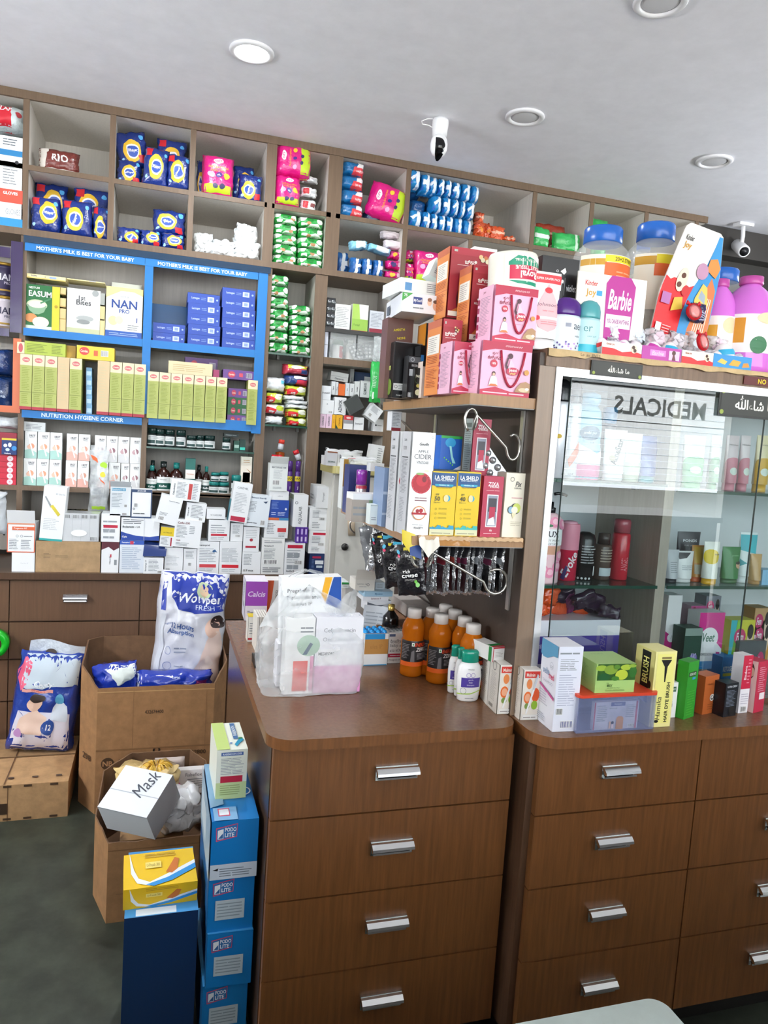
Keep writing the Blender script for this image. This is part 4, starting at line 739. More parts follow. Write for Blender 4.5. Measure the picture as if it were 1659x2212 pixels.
C(K4,(192,568,462,752),'white carton with upright red bar, lying high in the middle',lambda M:(M.r('f',.6,.08,.72,.85,'c2413c'),M.t('f','Cefpodoxime',.12,.5,.07,'40464c',rot=90,mw=.6,b=1),M.ln('f',.2,.1,.55,.9,12),M.ln('f',.75,.1,.92,.9,10)),ry=5,d=.08,Y=YM-.01)
h3=C(K3,(1284,1345,1465,1502),'white carton with open dark blue flap at the worktop edge',lambda M:(M.t('f','Exanaphage XT',.12,.5,.09,'33404c',rot=90,mw=.9,b=1),M.ln('f',.25,.15,.8,.9,9),M.bc('f',.72,.05,.9,.2)),z=ZB,Y=YM-.017,d=.13)
M=MB(); M.grid(lambda u,v:(-.05+.10*u+.01*v,-.02+.07*v,.0+.05*math.sin(v*2.6)+.03*(1-u)*v),8,6,mat('20356e',.3)); s=span(K3,1300,1225,1470,1340,YM); tag(M.build('carton_flap',None,(s[0].x,YM+.0,h3+.006)),'dark blue torn carton lid lying on the open carton','lid')
C(K3,(1428,1072,1552,1248),'small carton with a yellow upper half and red stripe',lambda M:(M.r('f',0,.55,1,1,'e3c51d'),M.t('f','AUTRIN-M',.5,.72,.06,'4a4420',mw=.7),M.r('f',.78,.05,.88,.48,'a8283c'),M.ln('f',.08,.1,.7,.5,6)),ry=4,d=.07,Y=YM-.006)
h=C(K4,(147,1172,313,1392),'plain white carton at the worktop edge, left of the bar-code one',lambda M:(M.ln('f',.1,.3,.8,.7,7,'c6cacd'),M.ln('f',.08,.05,.3,.2,2,'50565c')),z=ZB)
C(K4,(316,1182,434,1396),'narrow white carton with a small grey code square',lambda M:(M.bc('f',.35,.3,.62,.44,c='5a5e64'),M.ln('f',.15,.6,.85,.9,6)),z=ZB)
h20=C(K4,(437,1118,636,1400),'white carton with blue bird mark and red bar near the bottom',med('Lansopred',bar='cf4048',barv=.19,logo='2f5c8c'),z=ZB)
h21=C(K4,(638,1118,838,1402),'white carton with a bright red bar, right of the bird carton',med('',bar='d21f30',barv=.18,lines=11),z=ZB)
h22=C(K4,(841,1212,1009,1402),'short white carton with a small black square mark',lambda M:(M.ln('f',.08,.4,.6,.92,8),M.bc('f',.06,.1,.2,.22),M.t('f','F mox',.24,.16,.09,'2b2e33',al='l',b=1)),z=ZB)
h24=C(K4,(1014,1088,1219,1398),'large white carton with a wide barcode above two text lines',lambda M:(M.t('f','Panzaplex-D',.1,.78,.05,'50565c',al='l',b=1),M.ln('f',.1,.86,.9,.95,2),M.ln('f',.1,.42,.7,.72,8),M.bc('f',.1,.28,.75,.4),M.ln('f',.08,.04,.9,.2,3,'4d5258')),base='ecedea',z=ZB)
h25=C(K4,(1222,1132,1402,1408),'white carton with crimson top bar and barcode, rightmost at front',med('',bar='c01f3c',barv=.84,lines=6,bc=(.5,.32,.9,.45),foot='Leeford'),z=ZB,Y=YM-.008)
C(K4,(222,925,468,1172),'large white carton with red-lettered title tilted in the middle',lambda M:(M.t('f','Cefix-200',.1,.88,.08,'7c4a4c',al='l',b=1),M.ln('f',.08,.35,.5,.8,9),M.ln('f',.55,.5,.75,.8,5),M.t('f','Cipla',.1,.24,.07,'8a5a5c',al='l',b=1),M.ln('f',.1,.04,.6,.18,3)),ry=4,d=.08,Y=YM-.01)
C(K4,(330,775,512,940),'small white carton with sideways title and grey code square',lambda M:(M.t('f','Glimiprex MF',.12,.5,.08,'3c434a',rot=90,mw=.9,b=1),M.ln('f',.25,.2,.9,.9,9),M.bc('f',.68,.08,.86,.24)),ry=5,d=.09,Y=YM-.004)
C(K4,(540,925,732,1118),'white carton with crimson bar on the bird carton',med('',bar='c3273b',barv=.24,lines=4),z=max(h20,h21)+.0006,ry=0,d=.12)
C(K4,(738,955,850,1116),'narrow white carton with small barcode behind the leaning one',lambda M:(M.ln('f',.15,.4,.85,.9,8),M.bc('f',.4,.25,.8,.36)),z=h21+.0006,Y=YM+.004)
C(K4,(524,828,694,918),'low white carton with small grey title, on the crimson-bar carton',lambda M:M.t('f','VI VASORB',.5,.4,.16,'5f666d',mw=.7),d=.1)
C(K4,(722,590,892,945),'tall white carton leaning left, spaced title and crimson foot bar',lambda M:(M.t('f','CARDVEL',.5,.87,.05,'4a5660',mw=.6),M.ln('f',.15,.25,.85,.75,13,'b9bdc2'),M.r('f',.1,.02,.88,.14,'b82444'),M.r('l',0,0,1,.55,'4f8e9c')),ry=7,d=.07,Y=YM-.014)
C(K4,(862,700,1078,985),'white carton with a blue bird mark and code square, slightly tilted',lambda M:(M.t('f','Betacard Duo 48',.5,.91,.05,'35516e',mw=.75,b=1),M.p('f',[(.7,.8),(.9,.83),(.82,.75)],'2b4766'),M.ln('f',.12,.45,.5,.8,8),M.bc('f',.68,.06,.86,.22),M.ring('f',.14,.22,.05,.3,'3c4248'),M.ln('f',.1,.08,.55,.14,1,'3c4248')),base='e4ebf0',ry=4,d=.08,Y=YM-.006)
C(K4,(852,988,996,1208),'white carton with a small red emblem and crimson foot bar',lambda M:(M.ln('f',.15,.55,.85,.9,5,'c3c7ca'),M.e('f',.5,.48,.1,'a8303f'),M.r('f',.15,.16,.82,.24,'b91f38')),z=h22+.0005)
zz=1.118
for i in range(5):
    s=span(K4,912,500,1088,538,3.52); carton('tablet_carton','flat dark purple carton with white lettering, %s of five'%top(4-i,5),'carton',(Vector((s[0].x+(.002 if i%2 else 0),3.515,zz+.0245*i)),s[1],.0235),.1,'3f1f3f',lambda M:M.t('f','MAXIGESIC-T',.55,.55,.3,'efe6ee',mw=.45,b=1),group='dark purple flat cartons',topc='51304f')
h=C(K4,(1042,905,1256,1078),'white carton with orange and blue top stripe and red bar',lambda M:(M.r('f',0,.88,.6,1,'d86a3c'),M.r('f',.6,.88,1,1,'3f87b8'),M.r('f',.55,.3,.92,.5,'cb3b3e'),M.ln('f',.1,.2,.45,.75,7),M.ln('f',.6,.06,.9,.26,3)),z=h24+.0006,Y=YM)
h=C(K4,(1083,748,1262,903),'dark blue carton with white print in the right stack',lambda M:(M.ln('f',.12,.5,.5,.92,6,'7f9bd8'),M.ln('f',.12,.12,.35,.35,2,'c5d2ee'),M.ln('f',.45,.1,.85,.35,3,'c5d2ee'),M.e('f',.85,.5,.06,'dfe8f6')),base='2349a3',z=h+.0006,Y=YM)
h=C(K4,(1087,668,1262,745),'low white carton on the dark blue carton',lambda M:M.t('f','xeflora',.55,.45,.14,'8b9196',mw=.3),z=h+.0006,Y=YM)
C(K4,(1088,420,1250,665),'white upright carton with barcode topping the right stack',lambda M:(M.t('f','BECOSULE 100',.5,.86,.06,'6b7278',mw=.8,b=1),M.ln('f',.2,.45,.8,.78,8,'c3c7ca'),M.bc('f',.18,.22,.56,.4),M.ln('f',.2,.08,.7,.16,2)),base='e8ece9',z=h+.0006,Y=YM-.004,d=.07,flap=60)
h=C(K4,(1320,985,1418,1128),'white carton end beside the purple cartons',None,z=h25+.0006,base='dfe3e8',d=.1,Y=YM+.02)
for i in range(3):
    s=span(K4,1322+36*i,985,1356+36*i,1128,YM); carton('tablet_carton','narrow purple carton standing on edge, %s of three'%('left','middle','right')[i],'carton',(Vector((s[0].x,YM-.008,h25+.0006)),s[1]*.97,h-h25-.001),.025,'59309a',lambda M:(M.r('f',.25,.1,.7,.4,'d8cdec'),M.r('f',.25,.55,.7,.9,'c4b2e4')),group='narrow purple cartons')
C(K4,(1300,700,1432,980),'white upright carton with large vertical title beside the right stack',lambda M:(M.t('f','AQUALAB',.5,.36,.26,'4a5056',rot=90,mw=.55),M.ring('f',.2,.75,.1,.3,'5a6066'),M.r('l',0,.85,1,1,'a9b49a')),z=h+.0006,Y=YM-.004,d=.12)
h=C(K4,(1442,1228,1598,1500),'dark navy carton with crimson and white labels at the pile end',lambda M:(M.r('f',.15,.78,.65,.88,'b2204a'),M.r('f',.32,.5,.8,.68,'e2e6ea'),M.r('f',.4,.33,.75,.44,'c9d4dc'),M.ln('f',.12,.3,.28,.75,7,'6a86b4')),base='17305f',z=ZB,Y=YM-.004)
h=C(K4,(1438,1018,1612,1225),'white carton with crimson bar on the navy carton',lambda M:(M.r('f',.2,.8,.88,.9,'c01f3c'),M.ln('f',.15,.45,.6,.75,5),M.bc('f',.5,.34,.8,.46),M.ln('f',.15,.08,.6,.3,4)),z=h+.0006,Y=YM)
h=C(K4,(1444,818,1618,1015),'white carton with barcode, second from the top at the pile end',lambda M:(M.ln('f',.15,.55,.6,.9,6),M.bc('f',.5,.45,.8,.58),M.ln('f',.15,.08,.6,.38,4)),z=h+.0006,Y=YM)
C(K4,(1508,625,1636,815),'grey-white carton with long receding side, topmost at the pile end',lambda M:(M.t('f','Physiogel',.5,.5,.16,'6b7176',rot=90,mw=.7),M.ln('l',.1,.3,.6,.6,2)),base='dddfe0',z=h+.0006,Y=YM-.01,d=.19,rz=-2)
# spray cans behind the pile, right bay
SP=[(1290,405,1333,690,'4d2878','d8bf22',3.60,'purple spray can with yellow band, left of two'),(1360,405,1408,690,'4d2878','d8bf22',3.60,'purple spray can with yellow band, right of two'),(1175,320,1262,520,'e0682c','e0682c',3.68,'orange can standing behind the white upright carton'),(1020,325,1060,500,'d02c34','3fa04c',3.68,'red can with green cap behind the purple cartons')]
for x0,y0,x1,y1,c_,b_,yy,lbx in SP:
    s=span(K4,x0,y0,x1,y1,yy); r_=s[1]/2*1.05; z0=1.16 if yy<3.65 else 1.2436; h_=s[0].z+s[2]-z0
    if yy<3.65: s[0].y=3.64; z0=1.2436; h_=s[0].z+s[2]-z0; s[0].y=3.72
    bottle('spray_can',lbx,'spray can',Vector((s[0].x,(3.72 if yy<3.65 else 3.80)+r_,z0)),[(r_*.95,0),(r_,.003),(r_,h_*.66),(r_*.9,h_*.7)],mat(c_,.25),[(r_*.92,h_*.7005),(r_*.92,h_*.98),(.001,h_)],mat(c_ if b_==c_ or b_[0]=='d' else b_,.25),lambda M:(M.r('f',0,.62,1,.86,b_),M.t('f','45%',.5,.74,.14,'2a2a20',b=1),M.t('f','Freshia',.5,.3,.12,'f0eef4',rot=90,mw=.5,b=1)) if b_=='d8bf22' else None,lab=(0.01,h_*.64),group='cans behind the white cartons')
for lbx,x,y,ang,c_ in (('small red pot lying sideways on top of the cans',1135,330,90,'c9242e'),('small red-capped pot standing tilted at the very top',1190,260,8,'d23a2c'),('black and red pot tilted at the right of the cans',1360,350,-25,'c9242e')):
    c=atY(*K4(x,y),3.72); bottle('small_pot',lbx,'pot',c+Vector((-.012 if ang==90 else 0,.02,-.02)),[(.012,0),(.014,.002),(.014,.03)],mat('b9bcc0' if ang!=90 else c_,.25),[(.015,.0302),(.015,.05),(.001,.0505)],mat(c_,.25),ry=ang,group='small red pots')
# ================= narrow bays: green pads, wipes, medicines, fridge =================
zL=1.9514
for col,(x0,x1,n_,ln_) in enumerate(((102,375,7,'left'),(372,640,5,'right'))):
    for i in range(n_):
        h_=(935-95)/7 if col==0 else (970-425)/5
        yb=(935 if col==0 else 968)-h_*i; s=span(KE,x0,yb-h_,x1-(0 if col==0 else 0),yb,3.71); hh=.0545 if col==0 else .0495
        pouch('sanitary_pad_pack','green leaf-printed pad pack, %s in the tall %s column'%(top(n_-1-i,n_),ln_),'pads pack',(Vector((s[0].x,3.712,zL+hh*i)),s[1]*.97,hh),.15,GREEN,greenart(i*2+col),group='green packs on the glass shelf',seed=i+col*9,N=14)
WZ=1.5984
def wip(c1,c2): return lambda M:(M.p('f',[(0,0),(.5,0),(.55,.5),(.1,.7),(0,.6)],c1),M.e('f',.7,.6,.2,c2,rv=.3),M.r('f',.2,.05,.42,.3,'f2f0ee'))
LW=mat('c6d23f',.3,kind='foil'); 
for kk,(q,z,c_,ar,lb_,yo) in enumerate([
 ((60,1690,300,1800),WZ,WHB,None,'white plastic pack, lowest of the left wipes pile',0),((70,1580,325,1700),WZ+.054,WHB,wip('d8262f','b9c934'),'white, red and lime wipes pack, second from the bottom on the left',0),
 ((75,1440,295,1575),WZ+.106,LW,wip('d8262f','e9ecd8'),'lime and red wipes pack below the large white one',0),((70,1245,325,1425),WZ+.165,WHB,lambda M:M.r('f',.76,.55,.92,.8,'5cc4dc'),'large white plastic pack with a small cyan mark',0),
 ((345,1712,585,1818),WZ,LW,wip('d8262f','e9ecd8'),'lime and red wipes pack, lowest on the right',0),((335,1605,585,1712),WZ+.044,LW,wip('d8262f','e9ecd8'),'lime and red wipes pack, second from the bottom on the right',0),
 ((325,1550,600,1602),WZ+.088,WHB,None,'flat white pack, lowest of three on the right',.0),((330,1497,605,1550),WZ+.109,WHB,None,'flat white pack, middle of three on the right',0),((285,1442,560,1497),WZ+.130,WHB,None,'flat white pack, top of three on the right',0),
 ((325,1345,585,1468),WZ+.153,LW,wip('d8262f','e9ecd8'),'lime and red wipes pack above the flat white ones',0),((318,1215,605,1345),WZ+.203,mat('1b3f7c',.3,kind='foil'),lambda M:(M.p('f',[(.4,0),(1,0),(1,.6),(.5,.5)],'c82848'),M.r('f',.35,.62,1,.95,'eef0f0')),'navy, white and crimson wipes pack',0),
 ((300,1088,610,1215),WZ+.257,mat('c23a4e',.3,kind='foil'),lambda M:(M.r('f',.15,.55,.9,1,'c9cf3c'),M.e('f',.5,.72,.25,'eef0ee',rv=.2),M.r('f',.66,.05,.98,.45,'1b3f7c')),'multicoloured wipes pack on top of the right pile',0)]):
    s=span(KE,*q,3.712); hh=s[2]; pouch('wipes_pack',lb_,'wipes pack',(Vector((s[0].x,3.712,z)),s[1],hh*.97),.14,c_,ar,group='wipes packs on the lower glass shelf',seed=kk,N=14)
ZA,ZBb,ZCc=2.1004,1.9534,1.6004
EX=.0
def E_(q,label,art=None,d=.1,base='d9dbd8',z=None,Y=3.72,grp=None,**k): 
    s=span(KE,*q,Y); P,w,h=s
    if z is not None: h=h+P.z-z; P=Vector((P.x,Y,z))
    carton('medicine_carton',label,'carton',(P,w*.98,h*.995),d,base,art,group=grp,**k); return P.z+h
M=MB()
M.box(-.05,0,0,.05,.004,.155,'1c1c1e'); 
for i in range(2):
    for j in range(5): M.lathe([(.016,0),(.014,.006),(.004,.009)],mat('9ea2a4',.25,.8),10,cx=-.024+.048*i,cy=0,caps=False)
bs=span(KE,800,345,900,640,3.73)
for g_ in range(3):
    M=MB(); M.box(-bs[1]/2,0,0,bs[1]/2,.005,.15,mat('232225',.3,.3))
    for i in range(2):
        for j in range(4): M.grid(lambda u,v,i=i,j=j:(-bs[1]/4+bs[1]/2*i+.014*math.sin(v*1.57)*math.cos(u*6.283),-.008*math.cos(v*1.57),.022+.036*j+.014*math.sin(v*1.57)*math.sin(u*6.283)),10,4,mat('8b8f91',.2,.8))
    tag(M.build('blister_pack',None,(bs[0].x,3.722+.014*g_,ZA)),'black blister strip at the left of the top narrow shelf, %s'%('front one','middle one','rear one')[g_],'blister pack','black blister strips')
E_((903,372,1090,640),'grey-white carton with fine print on the black shelf',lambda M:(M.ln('f',.08,.1,.9,.9,12,'a3a5a2'),M.r('f',.3,.0,.8,.025,'a02a3a')),z=ZA)
E_((1108,372,1303,668),'white and apple-green carton on the black shelf',lambda M:(M.r('f',0,0,1,.45,'93bd49'),M.p('f',[(0,.45),(.5,.45),(.4,1),(0,1)],'a8cb5c'),M.t('f','Fertyl',.3,.22,.1,'6f963a',b=1),M.r('f',0,0,1,.03,'c2482e')),base='dfe0d6',z=ZA)
E_((1318,452,1487,692),'white carton with a dark red foot band on the black shelf',lambda M:(M.r('f',0,.02,1,.2,'8f2236'),M.ln('f',.08,.28,.9,.92,10,'8d939c')),base='cdd1d6',z=ZA)
E_((780,700,820,985),'narrow white carton stack end at the left of the tubs',lambda M:M.r('f',0,.49,1,.51,'8f9294'),z=ZBb,base='d4d8e4')
TUB=mat('dfe3e1',.12,kind='film',lo=.12,hi=.4,sc=8)
def tub(q,label,z,d=.16):
    s=span(KE,*q,3.715); w,h=s[1]/2,s[0].z+s[2]-z; M=MB(); t=.002
    for b in ((-w,0,0,w,t,h),(-w,d-t,0,w,d,h),(-w,0,0,-w+t,d,h),(w-t,0,0,w,d,h),(-w,0,0,w,d,t)): M.box(*b,TUB)
    tag(M.build('plastic_tub',None,(s[0].x,3.715,z)),label,'tub'); return s[0].x
tx=tub((845,700,1155,1030),'clear plastic tub holding a green-lidded jar',ZBb); tx2=tub((1170,740,1462,1040),'clear plastic tub full of silver capsule strips',ZBb)
c=span(KE,880,815,1032,1012,3.75)
bottle('cream_jar','white jar with green lid and red label panel inside the clear tub','jar',Vector((c[0].x,3.76+.03,ZBb+.003)),[(.026,0),(.027,.003),(.027,.07),(.025,.073)],mat('e9e9e6',.35),[(.028,.0735),(.029,.075),(.029,.098),(.001,.1)],mat('17663c',.3),lambda M:(M.r('f',.0,0,.55,1,'f0efec'),M.r('f',.55,0,1,1,'c8283a'),M.t('f','9',.9,.6,.4,'f4e8e8',b=1)),lab=(.008,.066),capn='lid')
bottle('white_bottle','plain white bottle beside the green-lidded jar in the tub','bottle',Vector((tx+.055,3.78,ZBb+.003)),[(.021,0),(.022,.003),(.022,.075),(.012,.084)],mat('dcdbd2',.4),[(.013,.0845),(.013,.1),(.001,.101)],mat('dcdbd2',.4))
for i in range(7):
    M=MB(); M.box(-.02,-.001,0,.02,.001,.085,mat('b9bcbd',.25,.7))
    for a_ in range(2):
        for b_ in range(4): M.grid(lambda u,v,a_=a_,b_=b_:(-.0095+.019*a_+.008*math.sin(v*1.57)*math.cos(u*6.283),-.001-.005*math.cos(v*1.57),.011+.02*b_+.008*math.sin(v*1.57)*math.sin(u*6.283)),8,3,mat('e3e5e5',.2,.6))
    o=M.build('capsule_strip',None,(tx2-.05+.018*i,3.73+.012*(i%3),ZBb+.004+.004*i),(R(-12),R(-30+9*i),0)); tag(o,'silver capsule strip in the clear tub, %s'%nth(i,7),'blister pack','silver capsule strips')
MD='white cartons in the lowest narrow bay'
def m5(t,c='3c4148'): return lambda M:M.t('f',t,.5,.5,.13,c,mw=.75,b=1)
def m5v(t,c='3c4148'): return lambda M:(M.t('f',t,.5,.5,.3,c,rot=90,mw=.7,b=1))
z1=E_((727,1682,796,1838),'pink narrow carton, left of the two at the bottom',m5v('CORDEX'),z=ZCc,base='dfc0d2',grp=MD)
E_((799,1684,868,1838),'pink narrow carton, right of the two at the bottom',m5v('CORDEX'),z=ZCc,base='dfc0d2',grp=MD)
E_((871,1684,910,1845),'yellow narrow carton beside the pink ones',m5v('DOLO','a86a10'),z=ZCc,base='dfa61f',grp=MD)
E_((915,1686,994,1855),'yellow carton with a green corner, second yellow one',lambda M:(M.p('f',[(0,0),(.4,0),(0,.3)],'1d4c34'),M.t('f','CALPOL',.55,.5,.25,'8a5a12',rot=90,mw=.6,b=1)),z=ZCc,base='dca51e',grp=MD)
E_((1008,1700,1122,1862),'white carton with a red top band at the bottom',lambda M:(M.r('f',0,.68,1,1,'c9353a'),M.e('f',.5,.83,.25,'e9c9c6',rv=.08),M.r('f',.0,.42,1,.68,'8f9092')),z=ZCc,base='e1e1df',grp=MD)
E_((1132,1722,1250,1870),'white carton with a short black title at the bottom',m5('Eromed-D'),z=ZCc,base='e3e5e5',grp=MD)
E_((1362,1745,1482,1890),'white carton with a black dot logo at the right end',lambda M:(M.e('f',.25,.5,.09,'2b2f36'),M.t('f','Concor',.6,.5,.1,'3c4148',b=1,mw=.5)),z=ZCc,base='e3e5e5',grp=MD)
z2=E_((730,1515,893,1678),'white carton with a small code square, on the pink ones',lambda M:(M.bc('f',.62,.08,.9,.24),M.e('f',.5,.72,.05,'9aa0a4')),z=z1+.0005,base='e1e3e4',grp=MD)
E_((898,1482,1038,1680),'white carton with bold vertical title, on the yellow ones',m5v('AZIWOK'),z=z1+.0005,base='e3e5e5',grp=MD)
E_((740,1345,858,1510),'white carton with a short title, upper left of the pile',m5('Eromed-D'),z=z2+.0005,base='dfe2e5',grp=MD)
for i,(a,b,t,cc) in enumerate(((861,908,1292,'dfe2e2'),(911,943,1300,'d7dadb'),(946,1024,1322,'dd6a2a'),(1028,1076,1312,'d5dbe0'),(1080,1133,1320,'dadcdb'),(1137,1198,1292,'d8dad8'),(1206,1322,1285,'dddfde'))):
    E_((a,t,b,1482+i*3),'upright %s carton in the middle row of the lowest bay, %s'%('orange' if i==2 else 'white',nth(i,7)),m5v(('Telma','Eltroxin','','Glyco','Amlo','Losar','GLIMISAVE')[i]) if i!=2 else None,z=z2+.0005+.03,Y=3.75,base=cc,grp=MD)
E_((848,1185,1062,1290),'flat white carton lying across the upright ones',lambda M:(M.r('f',.0,.5,1,.53,'9a9d9e'),M.t('f','Diamicron',.5,.25,.2,'3c4148',mw=.5,b=1)),Y=3.76,ry=5,grp=MD,d=.08)
E_((1140,1185,1335,1285),'dark blue carton with a white label at the back',lambda M:M.r('f',.6,.3,.98,.8,'d4dade'),base='1b3a66',Y=3.86,z=1.806,grp=MD,d=.06)
E_((1085,1135,1132,1300),'thin white carton standing upright at the back',m5v('Ecosprin'),Y=3.85,z=1.806,base='c9cccb',grp=MD,d=.05)
E_((1085,1470,1275,1650),'dark grey carton tilted over in the lowest bay',lambda M:M.r('l',0,0,1,1,'8e9391'),base=mat('3c403e',.35),Y=3.70,ry=-33,grp=MD,d=.07)
E_((1245,1560,1405,1740),'pale carton tilted with a barcode, beside the dark grey one',lambda M:(M.bc('f',.2,.1,.45,.35),M.ln('f',.15,.5,.85,.9,6)),base='dfe2e3',Y=3.69,ry=33,grp=MD,d=.06)
o=pouch('handwash_pouch','tall bright green pouch with white print hanging beside the narrow bay','pouch',span(KE,1335,1050,1465,1545,3.664),.035,mat('2bb24f',.3,kind='foil',sc=12),lambda M:(M.ln('f',.15,.35,.6,.65,8,'c9ecd0'),M.e('f',.95,.35,.25,'cfe0ee',rv=.2),M.r('f',.2,.08,.35,.25,'e0f2e2')),seed=2,N=14)
pouch('clear_bag','clear plastic bag above the green pouch','bag',(lambda q:(q[0],q[1],2.08-q[0].z))(span(KE,1375,640,1490,1054,3.664)),.03,mat('dfe5e4',.15,kind='film',lo=.2,hi=.6),None,seed=6,N=14)
# ---------------- small fridge with things on top ----------------
fr=empty('fridge',(1.045,3.40,0)); tag(fr,'off-white small fridge with a yellowed top slab and round black knob','fridge')
M=MB(); M.box(-.24,.0305,.02,.30,.27,1.385,mat('cfcdc4',.4)); M.build('body',fr)
D=MB(); D.box(-.235,0,.04,.30,.03,1.375,mat('d6d4cb',.35)); D.box(-.236,-.002,.04,-.215,0,1.375,mat('b9b7ae',.3)); dr=D.build('door',fr)
K=MB(); K.lathe([(.016,0),(.018,.004),(.016,.012),(.008,.016),(.001,.0165)],mat('22211f',.3),20); k=K.build('knob',dr); c=atY(740,1181,3.40); k.location=(c.x-1.035,-.0005,c.z); k.rotation_euler=(R(90),0,0)
K=MB(); K.tube([(0,-.004,0),(.004,-.006,-.05),(.01,-.004,-.1)],.02,mat('b9a88f',.6),10,.3); k=K.build('patch',dr); c=atY(752,1125,3.40); k.location=(c.x-1.035,-.002,c.z+.03)
M=MB(); M.prism(rrect(-.25,-.03,.30,.27,.05,('fl',)),1.3855,1.42,mat('b5ab6e',.35),mat('d4cf9c',.4)); M.build('top_slab',fr)
KF=Fr(660,960,7.375)
def Fb(q,label,art=None,Y=3.40,z=1.4205,d=.06,base='dedede',**k):
    s=span(KF,*q,Y); carton('medicine_carton',label,'carton',(Vector((s[0].x,Y,z)),s[1]*.98,s[0].z+s[2]-z),d,base,art,group='cartons on the fridge top',**k)
Fb((290,175,345,370),'white carton end with a red triangle at the left of the fridge top',lambda M:M.p('f',[(.6,.1),(1,.1),(.9,.5)],'c93a34'),Y=3.47)
Fb((335,112,500,372),'grey carton with dark green word, leaning on the fridge top',lambda M:(M.r('f',0,.9,1,1,'8a5a44'),M.t('f','BISOPROL',.5,.28,.12,'3d5a50',mw=.7,b=1)),base='c6c6c8',ry=2)
Fb((505,102,602,362),'white upright carton with vertical title on the fridge top',m5v('GLIMEP','55585c'),base='e1e2e2',Y=3.405)
Fb((1010,5,1225,205),'white carton tilted on top of the fridge heap',lambda M:M.ln('f',.55,.2,.9,.9,7),z=1.4205,Y=3.52,base='d9dbdc',ry=6)
pouch('paper_packet','crumpled white paper packet lying at the back of the fridge top','packet',(Vector((span(KF,440,30,850,150,3.56)[0].x,3.57,1.4205)),.19,.075),.08,mat('d0d2d2',.5,kind='foil',sc=16),None,seed=3,amp=.012,N=16)
pouch('paper_packet','second white packet right of the crumpled one','packet',(Vector((span(KF,860,150,1060,220,3.44)[0].x,3.43,1.4205)),.13,.05),.08,mat('d8dadb',.5,kind='foil',sc=16),None,seed=7,amp=.008,N=14)
# ================= side shelves =================
KG=Fr(820,500,4.366); KS=Fr(700,880,3.456)
ZT=1.6782; ZM=1.3322
RED='a3202f'; OR='e08a45'
def U(kind,F,q,label,cat='carton',art=None,Y=1.65,z=None,d=.06,base='f0f0f0',**k):
    s=span(F,*q,Y); P,w,h=s
    if z is not None: h=h+P.z-z; P=Vector((P.x,Y,z))
    return carton(kind,label,cat,(P,w*.985,h*.997),d,base,art,**k),P,w,h
def millet(M):
    M.r('f',0,.9,1,1,'b02a3c'); M.t('f','\u0c9c\u0cc0\u0ca8\u0cbf',.42,.81,.065,'f6efe6',mw=.62,b=1); M.ln('f',.14,.745,.72,.765,1,'e9c9c4'); M.t('f','Jeeni',.6,.62,.16,'f5eee4',mw=.8,b=1); M.t('f','MILLET HEALTH MIX',.5,.5,.03,'f5e3dc',mw=.8,b=1); M.t('f','Adults',.4,.46,.035,'f5e3dc',b=1)
    M.e('f',.7,.87,.1,'3b2a20',rv=.04); 
    for a,b_,c_ in ((.62,.9,'e7c08b'),(.72,.89,'c86c3c'),(.8,.87,'d9b252'),(.66,.86,'d9cfa8'),(.76,.845,'e3d7b0')): M.e('f',a,b_,.045,c_)
    M.e('f',.55,.27,.4,'5a1a1c'); M.e('f',.55,.27,.3,'35201c'); M.e('f',.55,.27,.2,'b9b3ad'); M.p('f',[(0,.06),(.3,.2),(.9,.16),(1,.06)],'c8702f'); M.r('f',0,.02,1,.09,'f4ead9'); M.t('f','\u0cb8\u0cbf\u0cb0\u0cbf\u0ca7\u0cbe\u0ca8\u0ccd\u0caf',.45,.055,.045,'2b1c18',mw=.8,b=1); M.bc('f',.05,.93,.12,.96,'f4f4f0','1d6b35')
    M.r('l',0,0,1,1,OR); M.r('l',.0,.9,1,1,'c46a4a'); M.r('l',.08,.55,.92,.8,'efe9dd'); M.ln('l',.15,.57,.85,.78,8,'a8a49c'); M.r('l',0,.38,1,.385,'b3202f'); M.ln('l',.12,.1,.88,.36,12,'a8481f'); M.ln('l',.12,.42,.88,.53,5,'a8481f')
g='red millet drink cartons'
U('health_drink_carton',KG,(655,165,1110,835),'largest dark red carton with bean picture at the back of the upper shelf',art=millet,Y=1.90,d=.09,base=RED,group=g)
U('health_drink_carton',KG,(860,325,1130,1050),'dark red carton with orange side, before the largest and behind the pink gift cartons',art=millet,Y=1.80,d=.08,base=RED,group=g)
U('health_drink_carton',KG,(580,825,760,1560),'dark red carton with long orange side standing left of the gift cartons',art=millet,Y=1.78,z=ZT,d=.10,base=RED,group=g)
